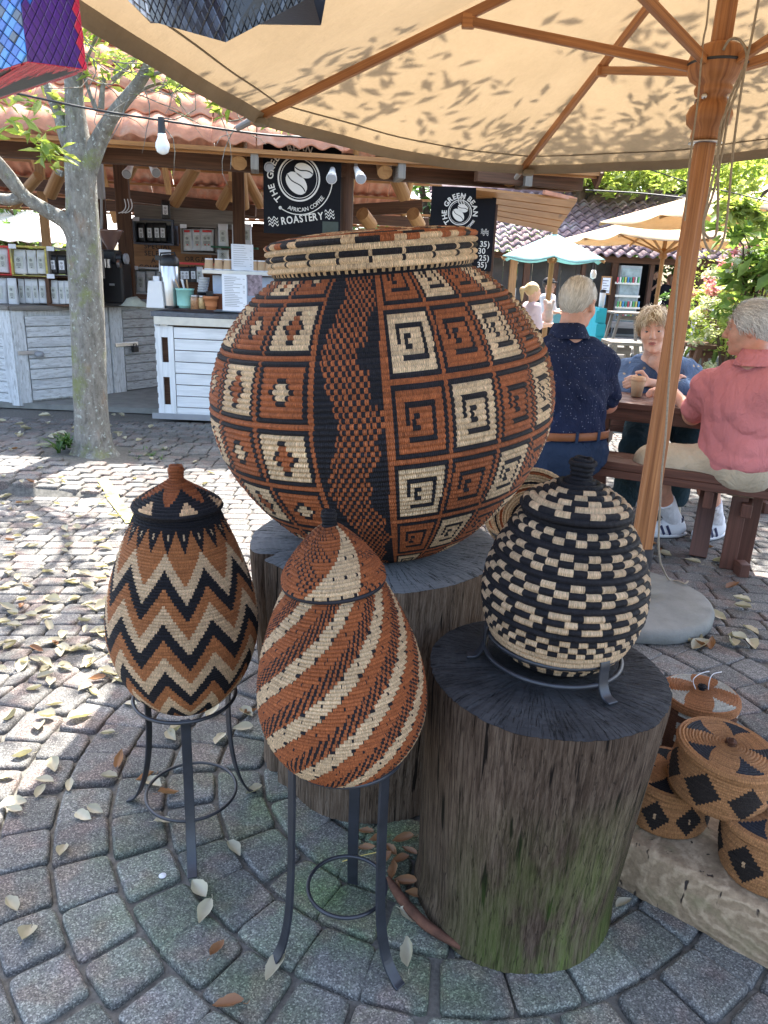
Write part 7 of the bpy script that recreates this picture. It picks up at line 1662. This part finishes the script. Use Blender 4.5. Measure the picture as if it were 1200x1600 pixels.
# --- zigzag basket, left
def zigcol(i, a):
    k = 86-i; v = k+11.*tri(a/(2*PI)*10+.45)+2.; out = np.floor(v/5.5).astype(int) % 3      # rust, cream, black downwards
    out = np.where(k < 3, 2, out); out = np.where((k >= 3) & (k < 10) & (tri(a/(2*PI)*20+.3) > (k-2)/8.), 2, np.where((v < 16.5) & (k >= 3), 0, out))
    f = (a/(2*PI)*20+.3) % 1; out = np.where(((k == 4) | (k == 5)) & (f > .45) & (f < .56), 1, out)
    return pal(out, (.44, .165, .06), (.72, .50, .30), BLK)
zc = Vector((-.466, 1.585, .354)); zb_ = thing('zigzag_basket', 'tall egg shaped lidded basket with rust, cream and black zigzags on the left iron stand', 'basket', zc)
for o in [coil('body', [(.0, .0), (.055, .004), (.085, .018), (.112, .045), (.140, .088), (.160, .145), (.1705, .205), (.1690, .262), (.157, .330), (.136, .400), (.112, .462), (.094, .505), (.088, .525)], 88, 520, zigcol, zb_, (0, 0, 0), seed=11, wob=.005)]: o.matrix_parent_inverse = Matrix.Identity(4)

def zlid(i, a):
    k = i; f = (np.degrees(a)/60.) % 1; df = np.abs(f-.5); out = np.full(a.shape, 2); out = np.where((k >= 3) & (k <= 6) & (df < .20-.045*(k-3)), 1, out)
    out = np.where((k > 5) & (df > .5-(k-5)*.07), 0, out); out = np.where(k > 11, 0, out); return pal(out, RST, TAN, BLK)
o = coil('lid', [(.080, .520), (.095, .524), (.095, .534), (.080, .546), (.062, .558), (.042, .570), (.024, .582), (.014, .590)], 15, 260, zlid, zb_, (0, 0, 0), seed=12); o.matrix_parent_inverse = Matrix.Identity(4)
o = coil('knob', [(.014, .588), (.0130, .598), (.0140, .610), (.0140, .618), (.010, .622), (.0006, .623)], 6, 80, lambda i, a: pal(np.zeros(a.shape, int), RST), zb_, (0, 0, 0), seed=13); o.matrix_parent_inverse = Matrix.Identity(4)

# --- striped basket, middle, leaning
def spicol(i, a):
    k = 74-i; v = (a/(2*PI)*8+k*.060-.33) % 1; v2 = (a/(2*PI)*9*3) ; st = np.floor(a/(2*PI)*190+.5*i).astype(int); out = np.zeros(a.shape, int)
    w = .33+.012*np.sin(k*1.26); out = np.where(v < w, 1, 0)
    spot = (k % 5 == 0) & ((v < .05) | ((v > w-.055) & (v < w))); out = np.where(spot, 2, out)
    out = np.where((k % 5 == 2) & (v > .11) & (v < .135), 2, out)
    edge = ((v >= w) & (v < w+.02)) | (v > .985); out = np.where(edge & ((k+st) % 2 == 0), 2, out)
    z1 = (v > .66) & (v < .70); out = np.where(z1 & ((k+st) % 2 == 0), 2, out)
    chk = ((v > .70+.03*np.sin(k*1.26)) & (v < .96)); out = np.where(chk & ((k+st) % 2 == 0), 2, out)
    chk2 = ((v > .49) & (v < .52)) & ((k+st) % 6 == 0); out = np.where(chk2, 2, out); return pal(out, (.40, .118, .040), CRM, BLK)
mc = Vector((-.054, 1.262, .456)); mid = thing('striped_basket', 'cone shaped lidded basket with diagonal rust and cream stripes, leaning on the middle iron stand', 'basket', mc)
o = coil('body', [(.0, .004), (.075, .004), (.108, .014), (.134, .042), (.153, .085), (.161, .135), (.158, .190), (.147, .245), (.130, .300), (.110, .350), (.094, .385), (.087, .398)], 74, 520, spicol, mid, (0, 0, 0), seed=21, wob=.005); o.matrix_parent_inverse = Matrix.Identity(4)
def spilid(i, a):
    k = i; v = (a/(2*PI)*2.2-k*.018+.02); w = .16*(1-k/26.)+.03; out = np.where((np.abs(((v+.5) % 1)-.5) < w), 1, 0); st = np.floor(a/(2*PI)*120+.5*i).astype(int)
    out = np.where((out == 0) & (hsh(np.floor(a*4+k*.45), np.floor(k/3.)) < .55) & ((k+st) % 3 == 0), 2, out); out = np.where((out == 1) & (k % 5 == 2) & (st % 5 == 0), 2, out)
    out = np.where(k < 2, 2, out); return pal(out, (.40, .118, .040), CRM, BLK)
o = coil('lid', [(.078, .400), (.092, .404), (.093, .412), (.084, .432), (.066, .458), (.046, .482), (.026, .502), (.012, .512)], 22, 300, spilid, mid, (0, 0, 0), seed=22); o.matrix_parent_inverse = Matrix.Identity(4)
o = coil('knob', [(.012, .510), (.0095, .520), (.0115, .532), (.011, .538), (.006, .541), (.0006, .5415)], 6, 70, lambda i, a: pal(np.zeros(a.shape, int), BLK), mid, (0, 0, 0), seed=23); o.matrix_parent_inverse = Matrix.Identity(4)
mb = MB(); torus(mb, (0, 0, .399), .091, .0052, 64, 8); o = mb.build('rim_ring', M_COIL, None); at = o.data.attributes.new('dye', 'FLOAT_COLOR', 'FACE'); at.data.foreach_set('color', list((*BLK, 1))*len(o.data.polygons)); o.parent = mid
zb_.scale = (1, 1, .96); mid.scale = (1, 1, .955)
mid.rotation_euler = (math.radians(1), math.radians(-5.), 0)

# --- black and cream checked basket, right
def chkcol(i, a):
    k = 31-i; n = 17.; u = a/(2*PI)*n; rows = {0: 's', 1: 'c0', 2: 'c1', 3: 's', 4: 'c0', 5: 'c1', 6: 'c2', 7: 's', 8: 'c1', 9: 'c2', 10: 'c3', 11: 's', 12: 'l0', 13: 'l1', 14: 'l2', 15: 's', 16: 'f0', 17: 'f1', 18: 'f2', 19: 't', 20: 't', 21: 'f1', 22: 'f0', 23: 'f2', 24: 's', 25: 's', 26: 't', 27: 't', 28: 'd', 29: 't', 30: 't', 31: 't'}
    out = np.full(a.shape, 1)
    for q, m in rows.items():
        M_ = (k == q)
        if m == 's': o_ = np.full(a.shape, 1)
        elif m == 't': o_ = np.zeros(a.shape, int)
        elif m == 'd': o_ = np.where((u*.5) % 1 < .3, 1, 0)
        elif m[0] == 'c': o_ = np.where((u+int(m[1])*.5+.03*np.sin(u*3+q)) % 1 < .47, 0, 1)
        elif m[0] == 'l': o_ = np.where((u*.93+(0 if m[1] != '1' else .5)) % 1 < (.62 if m[1] != '1' else .36), 0, 1)
        else: o_ = np.where((u*1.5+int(m[1])*.5+.1*np.sin(u*2.3)) % 1 < .52, 0, 1)
        out = np.where(M_, o_, out)
    return pal(out, (.70, .49, .30), BLK)
kc = Vector((.374, 1.412, .606)); chk = thing('checked_basket', 'egg shaped lidded basket in black and cream checks on the mossy stump', 'basket', kc)
o = coil('body', [(.0, .0), (.06, .004), (.098, .020), (.130, .052), (.152, .095), (.163, .145), (.161, .195), (.148, .245), (.126, .290), (.105, .322), (.096, .335)], 32, 560, chkcol, chk, (0, 0, 0), seed=31, wob=.004, sub=6, bulge=.40); o.matrix_parent_inverse = Matrix.Identity(4)
def chl(i, a):
    u = a/(2*PI)*9; out = np.full(a.shape, 1); out = np.where((i == 2), np.where((u*1.1) % 1 < .45, 0, 1), out); out = np.where(i == 3, np.where((u*.5+.2) % 1 < .82, 0, 1), out); out = np.where(i == 4, np.where(u % 1 < .45, 0, 1), out)
    out = np.where(i == 5, np.where((u*.8+.4) % 1 < .4, 0, 1), out); out = np.where(i == 6, np.where((u*.7+.1) % 1 < .45, 0, 1), out); return pal(out, (.70, .49, .30), BLK)
o = coil('lid', [(.088, .332), (.104, .338), (.106, .347), (.092, .361), (.070, .375), (.046, .388), (.026, .397), (.019, .400)], 9, 420, chl, chk, (0, 0, 0), seed=32, sub=6, bulge=.38); o.matrix_parent_inverse = Matrix.Identity(4)
o = coil('knob', [(.020, .398), (.0165, .409), (.0170, .420), (.0215, .430), (.0215, .436), (.014, .440), (.007, .437), (.0006, .432)], 6, 110, lambda i, a: pal(np.zeros(a.shape, int), BLK), chk, (0, 0, 0), seed=33, sub=6); o.matrix_parent_inverse = Matrix.Identity(4)
chk.rotation_euler = (0, math.radians(1.5), 0)

# ------------------------------------------------------------------ iron stands
def stand(lab, top, Rt, feet, prof, ringz, Rr, rc, bw=.022, bt=.005, tr=.0045):
    """prof: list of (fraction towards the foot, height fraction) from the top ring down"""
    t = thing('iron_stand', lab, 'stand', (top[0], top[1], 0)); mb = MB(); torus(mb, top, Rt, tr, 64, 8); mb.build('top_ring', M_BLACKM, t)
    mb = MB(); torus(mb, (rc[0], rc[1], ringz), Rr, .0042, 56, 8); mb.build('brace_ring', M_BLACKM, t)
    for f in feet:
        f = Vector((f[0], f[1], .003)); a = math.atan2(f.y-top[1], f.x-top[0]); s_ = V3(top[0]+math.cos(a)*(Rt-.002), top[1]+math.sin(a)*(Rt-.002), top[2]+.006); P = []
        for (o_, z) in prof: q = s_.lerp(f, o_); P.append(V3(q.x, q.y, f.z+(s_.z-f.z)*z))
        P = [Vector(p) for p in smoothpath(P, 6)]; mb = MB(); mb.bar(P, bw, bt, V3(-math.sin(a), math.cos(a), 0)); mb.build('leg', M_BLACKM, t, .001, 1)
    return t
stand('black iron stand with three curled legs under the zigzag basket', (-.470, 1.585, .372), .122, [(-.654, 1.645), (-.325, 1.700), (-.415, 1.385)], [(0, 1), (-.06, .93), (-.10, .80), (-.08, .60), (.05, .38), (.28, .20), (.62, .055), (1, 0)], .085, .113, (-.467, 1.59), .023)
stand('tall black iron stand with outward bent legs under the striped basket', (-.060, 1.262, .470), .118, [(-.196, 1.170), (.075, 1.128), (-.036, 1.392)], [(0, 1), (.0, .8), (.02, .55), (.06, .38), (.16, .22), (.42, .08), (.8, .012), (1, 0)], .135, .083, (-.045, 1.25), .024, .006)
st_ = thing('iron_stand', 'small low black iron ring stand on the mossy stump under the checked basket', 'stand', (.374, 1.412, .597)); c = (.373, 1.412)
mb = MB(); torus(mb, (c[0], c[1], .662), .137, .0055, 64, 10); mb.build('top_ring', M_BLACKM, st_)
mb = MB(); torus(mb, (c[0]-.004, c[1]-.008, .628), .141, .0050, 64, 10); mb.build('brace_ring', M_BLACKM, st_)
for a in (math.radians(-62), math.radians(178), math.radians(58)):
    d = V3(math.cos(a), math.sin(a), 0); b = V3(c[0], c[1], 0); P = [b+d*.133+V3(0, 0, .680), b+d*.143+V3(0, 0, .679), b+d*.148+V3(0, 0, .670), b+d*.148+V3(0, 0, .650), b+d*.151+V3(0, 0, .626), b+d*.163+V3(0, 0, .608), b+d*.183+V3(0, 0, .6045)]
    mb = MB(); mb.bar([Vector(p) for p in smoothpath(P, 5)], .024, .005, V3(-d.y, d.x, 0)); mb.build('leg', M_BLACKM, st_, .0015, 1)

# ------------------------------------------------------------------ sleeper beam and the pile of small round baskets
slm = stumpmat('sleeper_wood', (.17, .125, .08), (.27, .21, .14))
bt_ = thing('timber_sleeper', 'weathered sawn timber block lying under the pile of small round baskets', 'beam', (.85, 1.45, 0))
A = GZ(978, 1392); B = GZ(1196, 1512); d = (B-A); d.z = 0; d.normalize(); nrm = V3(-d.y, d.x, 0); A = A-d*.02; B = A+d*.335; mb = MB(); n = 30; vs = []; uvs = []
for i in range(n+1):
    f = i/n; q = A.lerp(B, f)
    for (w, z) in ((0, .0), (-.004, .03), (-.002, .09), (.002, .128), (.012, .136), (.14, .140), (.28, .134), (.29, .10), (.29, 0)): e = .012*max(0, (f-.93)/.07)**2; vs.append(q+nrm*(w+.004*n3(f*6, z*20, w*9))+V3(0, 0, z+.003*n3(f*9, w*20, 3)-(e if z > .1 else 0)))
m9 = 9; fs = [(i*m9+j, (i+1)*m9+j, (i+1)*m9+j+1, i*m9+j+1) for i in range(n) for j in range(m9-1)]+[tuple(range(m9))[::-1], tuple(n*m9+j for j in range(m9))]
mb.add(vs, fs, 0, False)
# sawn face shows curved grain: its own material
def sleeperm():
    m, t, p, o = newmat('sawn_sleeper'); co = coords(t, 'Object'); w = noi(t, co, 5, 5, .6); sx = nd(t, 'ShaderNodeSeparateXYZ'); lk(t, co, sx.inputs[0])
    dx = mth(t, 'SUBTRACT', sx.outputs[0], .86); dz = mth(t, 'SUBTRACT', sx.outputs[2], .075); r = mth(t, 'SQRT', mth(t, 'ADD', mth(t, 'MULTIPLY', mth(t, 'MULTIPLY', dx, dx), .25), mth(t, 'MULTIPLY', dz, dz)))
    g_ = mth(t, 'SINE', mth(t, 'ADD', mth(t, 'MULTIPLY', r, 300.), mth(t, 'MULTIPLY', w, 34.))); n = noi(t, co, 60, 5, .7)
    c = mixc(t, (.24, .165, .10), (.43, .315, .20), ramp(t, n, [(.3, (0, 0, 0)), (.7, (1, 1, 1))])); c = mixc(t, c, ramp(t, g_, [(0, (.68, .64, .6)), (1, (1.1, 1.1, 1.1))]), .7, 'MULTIPLY')
    c = mixc(t, c, (.16, .16, .07), ramp(t, noi(t, co, 8, 5), [(.55, (0, 0, 0)), (.72, (.5, .5, .5))])); cr = ramp(t, noi(t, coords(t, 'Object', (14, 14, 3)), 2.4, 3, .6), [(.33, (0, 0, 0)), (.37, (1, 1, 1))]); c = mixc(t, (.03, .02, .015), c, cr)
    lk(t, c, p.inputs['Base Color']); rgh(p, .88); b_ = bumpn(t, g_, .3, .002); b_ = bumpn(t, n, .6, .003, b_); b_ = bumpn(t, cr, .7, .004, b_); lk(t, b_, p.inputs['Normal']); return m
mb.build('sleeper_body', sleeperm(), bt_, .004)
def round_basket(lab, c, R, H, tiltv, lidcol, sidecol, seed, knobc=DBR, n=420, loops=False, az=0):
    t = thing('round_basket', lab, 'basket', c, 'small round lidded baskets piled beside the mossy stump'); nc = max(8, round(H/.0078))
    o = coil('body', [(R*.90, 0), (R*.97, H*.12), (R*1.0, H*.5), (R*.985, H*.82), (R*.97, H*.86)], nc, n, sidecol(nc), t, (0, 0, 0), seed=seed, wob=.006); o.matrix_parent_inverse = Matrix.Identity(4)
    nl = 17; o = coil('lid', [(R*1.0, H*.87), (R*1.02, H*.93), (R*1.0, H*1.0), (R*.7, H*1.03), (R*.35, H*1.05), (R*.05, H*1.06)], nl, n, lidcol, t, (0, 0, 0), seed=seed+1); o.matrix_parent_inverse = Matrix.Identity(4)
    o = coil('knob', [(.008, H*1.05), (.0085, H*1.05+.012), (.0005, H*1.05+.014)], 3, 50, lambda i, a: pal(np.zeros(a.shape, int), knobc), t, (0, 0, 0), seed=seed+2); o.matrix_parent_inverse = Matrix.Identity(4)
    t.rotation_euler = (*tiltv, az); return t
def diaside(cent, n=8, ctr_=0, off=0., sc=1.):
    def mk(nc):
        def f(i, a):
            u = ((a/(2*PI)*n+off) % 1)-.5; v = (i-nc*.5)/nc; d = np.abs(u)*2.25*sc+np.abs(v)*2.45; out = np.where(d < .98, 1, 0); out = np.where((i > nc*.97), 0, out)
            if cent: out = np.where((np.abs(u) < .035) & (np.abs(v) < .05), 2, out)
            return pal(out, ORG, (.035, .026, .022), TAN)
        return f
    return mk
def petal(n, c0, c1, inv=0, off=0.):
    def f(i, a): u = np.abs(((a/(2*PI)*n+off) % 1)-.5)*2; k = 16-i; w = np.clip((k-4)/12., 0, 1)*.78; out = np.where((u < w) & (i > 3), 1, 0); return pal(out, c0, c1)
    return f
def rb(px, py, z, R): q = GZ(px, py, z); return q
b1 = V3(.720, 1.512, .142); round_basket('orange round basket with pale dotted black diamonds, lowest left beside the mossy stump', b1, .098, .118, (0, 0), petal(5, ORG, BLK), diaside(True, 8, off=.30), 51)
b3 = V3(.905, 1.345, .142); round_basket('orange round basket with black diamonds, lowest right at the photo edge', b3, .112, .135, (math.radians(-3), math.radians(-4)), petal(5, ORG, (.04, .04, .05), off=.3), diaside(True, 7, off=.62), 61)
b2 = V3(.792, 1.440, .268); round_basket('orange round basket with a black flower lid, on top of the pile', b2, .108, .122, (math.radians(2), math.radians(5)), petal(5, ORG, (.04, .04, .05), off=.45), diaside(False, 7, off=.38), 71)
b4 = V3(.905, 1.815, .10); round_basket('rust and white round basket with thin wire loops, farthest back of the pile', b4, .098, .20, (0, 0), petal(4, (.48, .20, .08), WHT, off=.3), (lambda nc: (lambda i, a: pal(np.where((np.floor(i/3) % 2 == 0) & (np.sin(a*7) > -.3), 1, 0), DBR, WHT))), 81, knobc=BLK)
wt = thing('support_block', 'wooden block under the rust and white round basket', 'block', (.905, 1.815, 0)); mb = MB(); mb.box((.905, 1.815, .05), (.17, .17, .098)); mb.build('block_body', slm, wt, .005)
tw_ = bpy.data.objects['round_basket.003']
for k in range(2):
    mb = MB(); q = V3(-.02+.035*k, -.005, .213); mb.tube(smoothpath([q, q+V3(-.012+.01*k, .0, .03), q+V3(.01, .01, .045), q+V3(.035, .015, .05)], 5), .0012, 5); o = mb.build('wire_loop', M_WHITEP, None); o.parent = tw_
# striped coiled bowl seen between the pot and the checked basket
def bowl(c, R, lab, cols, tilt, n=16):
    t = thing('woven_bowl', lab, 'bowl', c); f = lambda i, a: pal((np.floor(i/1.) % len(cols)).astype(int), *cols)
    o = coil('body', [(.01, 0), (R*.5, .004), (R*.8, .03), (R, .085)], n, 300, f, t, (0, 0, 0), seed=91, bulge=.4); o.matrix_parent_inverse = Matrix.Identity(4); s_ = o.modifiers.new('thickness', 'SOLIDIFY'); s_.thickness = .008; t.rotation_euler = tilt; return t
stl = thing('display_stool', 'low dark wooden stool behind the giant pot holding the woven bowls', 'stool', (.52, 2.38, 0)); mb = MB(); mb.lathe([(0, .465), (.17, .465), (.17, .495), (0, .495)], 30, (.52, 2.38, 0)); mb.build('seat', M_MAHOG, stl, .004)
for k in range(3): a = 2.1*k+.4; mb = MB(); mb.beam((.52+.12*math.cos(a), 2.38+.12*math.sin(a), .465), (.52+.17*math.cos(a), 2.38+.17*math.sin(a), 0), .03, .03); mb.build('leg', M_MAHOG, stl)
bowl(V3(.50, 2.40, .600), .150, 'cream, red and black striped woven bowl propped behind the giant pot', (CRM, CRM, RST, CRM, BLK, CRM), (math.radians(48), math.radians(-22), 0))
bowl(V3(.50, 2.36, .50), .15, 'rust and grey woven bowl lying on the stool behind the giant pot', (RST, (.14, .13, .14), (.14, .13, .14), CRM), (0, 0, 0))
# strip of bark at the foot of the mossy stump
mb = MB(); P = [GZ(x, y, .016) for x, y in ((606, 1372), (630, 1408), (660, 1440), (690, 1462), (720, 1480))]; mb.tube([Vector(p) for p in smoothpath(P, 4)], [.006, .008, .011, .012, .012, .012, .013, .012, .012, .012, .011, .011, .010, .009, .008, .007, .006], 8)
tag(mb.build('bark_strip', plain('red_bark', (.10, .042, .024), .9, .4, 30, .6, 80)), 'long strip of red brown bark lying along the foot of the mossy stump', 'bark')

# ------------------------------------------------------------------ fallen leaves
def drymesh(seed, L_=.075, w=.040, curl=.35):
    g = random.Random(seed); n = 8; vs = []; tw = g.uniform(-.6, .6)
    for i in range(n+1):
        t = i/n; ww = w*math.sin(PI*min(1, t**.8*.97+.015))**.8*(1+.1*g.uniform(-1, 1)); x = (t-.5)*L_; z = curl*L_*((t-.5)**2)*g.uniform(.7, 1.1)+.006
        a = tw*(t-.5); 
        for k in (-1, -.5, 0, .5, 1): y = k*ww/2; zz = z+abs(k)**1.5*ww*(.28+curl*.4)+g.uniform(-.0012, .0012); vs.append((x, y*math.cos(a)-0*math.sin(a), zz+y*math.sin(a)*.8))
    f = [(i*5+j, (i+1)*5+j, (i+1)*5+j+1, i*5+j+1) for i in range(n) for j in range(4)]; mb = MB(); mb.cur = .02+.95*g.random(); mb.add(vs, f, 0, True)
    mb.tube([(-L_*.5, 0, .006), (-L_*.62, .002, .004), (-L_*.72, -.002, .008)], .0009, 4); return mb
LM = [drymesh(s_, .078*random.uniform(.85, 1.15), random.uniform(.032, .048), random.uniform(.1, .9)).mesh('dry_leaf', M_DRY) for s_ in range(14)]
LB = [drymesh(s_+50, .07, .03, .6).mesh('dry_leaf', M_DRYB) for s_ in range(4)]
GL = 'dry leaves fallen on the paving'; nleaf = 0
LMK = [('left iron stand', -.47, 1.59), ('middle iron stand', -.05, 1.22), ('left photo edge', -1.05, 1.75), ('concrete umbrella base', 1.15, 3.0), ('far side of the zigzag basket', -.9, 2.3), ('small round baskets', 1.15, 1.9), ('lower left corner', -.7, 1.2), ('mossy stump', .34, 1.15), ('giant pot stump', -.35, 2.0),
       ('yellow painted line', -1.6, 4.2), ('foot of the courtyard tree', -2.0, 4.9), ('serving counter', -1.8, 6.3), ('worn cabinet', -3.2, 6.3), ('sunlit pavers at the left edge', -1.7, 3.2), ('near picnic bench', 1.6, 3.6), ('gap between the two stumps', .08, 1.6)]
def leaf(p, brown=False, s_=1., lab='pale dry curled leaf lying on the pavers', th_=.010):
    global nleaf
    me = random.choice(LB if brown else LM); lab = ('brown' if me.materials[0].name.startswith('brown') else 'pale')+' curled dry leaf on the ground nearest the '+min(LMK, key=lambda q: math.hypot(q[1]-p.x, q[2]-p.y))[0]; o = bpy.data.objects.new('dry_leaf', me); COL.objects.link(o); o.location = (p.x, p.y, hgt(p.x, p.y)+th_*.3); o.rotation_euler = (random.gauss(0, .22), random.gauss(0, .18), random.uniform(0, 6.28)); o.scale = (s_,)*3; tag(o, lab, 'leaf', GL); nleaf += 1
fg = [(265, 250, 0)]
for (x, y, b) in [(42, 1465, 0), (98, 1335, 0), (25, 1270, 0), (22, 1258, 0), (18, 1418, 0), (132, 1278, 0), (150, 1268, 0), (85, 1200, 0), (70, 1224, 0), (65, 1240, 0), (110, 1232, 0), (36, 1185, 0), (62, 1140, 0), (73, 1124, 0), (20, 1124, 0), (125, 1125, 0), (85, 1105, 0), (145, 1088, 0), (132, 1077, 0), (168, 1150, 0), (170, 1218, 0), (228, 1220, 1), (240, 1228, 0), (262, 1245, 1), (255, 1288, 0), (275, 1145, 0), (270, 1153, 0), (312, 1395, 0), (320, 1430, 0), (338, 1490, 1), (365, 1330, 0), (355, 1578, 1), (385, 1118, 0), (380, 1140, 0), (392, 1116, 1), (398, 1240, 0), (640, 1436, 0), (640, 1494, 0), (430, 1518, 0), (975, 1415, 0), (205, 1104, 0), (55, 1080, 0), (188, 1190, 1), (345, 1158, 0), (333, 1115, 0), (10, 1218, 0),
    (1015, 852, 1), (1028, 862, 1), (1040, 870, 0), (1012, 866, 0), (1082, 880, 0), (1105, 858, 1), (1125, 880, 0), (1143, 1010, 0), (1150, 1000, 0), (1146, 998, 0), (1158, 940, 0), (1160, 952, 0), (1172, 988, 0), (1090, 1010, 1), (1095, 1012, 0), (1113, 1010, 1), (1067, 1005, 0), (1085, 998, 0), (1120, 965, 0), (1145, 920, 1), (1175, 1012, 0)]:
    leaf(GZ(x, y), bool(b), random.uniform(.62, .9) if y > 1050 else random.uniform(.9, 1.2))
for _ in range(140):
    y = 700+random.random()**.8*370; x = random.uniform(0, 400 if y < 760 else 190)
    if y < 760 and 100 < x < 190: continue
    leaf(GZ(x, y), random.random() < .07, random.uniform(.55, .95), 'pale dry leaf among the litter on the sunlit pavers at the left')
for _ in range(26): leaf(GZ(random.uniform(0, 250), random.uniform(648, 700)), False, random.uniform(.9, 1.3), 'yellowish leaf on the shaded pavers before the stall counters')
for (x, y) in [(570, 1300), (590, 1310), (612, 1330), (625, 1345), (618, 1362), (636, 1375), (640, 1330), (600, 1345), (630, 1310), (575, 1325), (645, 1395), (622, 1390)]: leaf(GZ(x, y, .01), True, random.uniform(.6, .85), 'brown leaf in the litter wedged between the two stumps')
mb = MB(); a, b = GZ(535, 1346, .03), GZ(597, 1330, .05); mb.tube([a, a.lerp(b, .5)+V3(0, 0, .003), b], .0012, 5); tag(mb.build('straw', flat('yellow_straw', (.55, .42, .12), .6)), 'thin yellow straw lying by the ring of the middle stand', 'straw')
mb = MB(); mb.lathe([(0, .0015), (.008, .001), (.009, 0)], 14, GZ(254, 1368, .004)); tag(mb.build('chewing_gum', M_SOLE), 'small pale flattened spot of gum on a paver right of the left stand', 'gum')
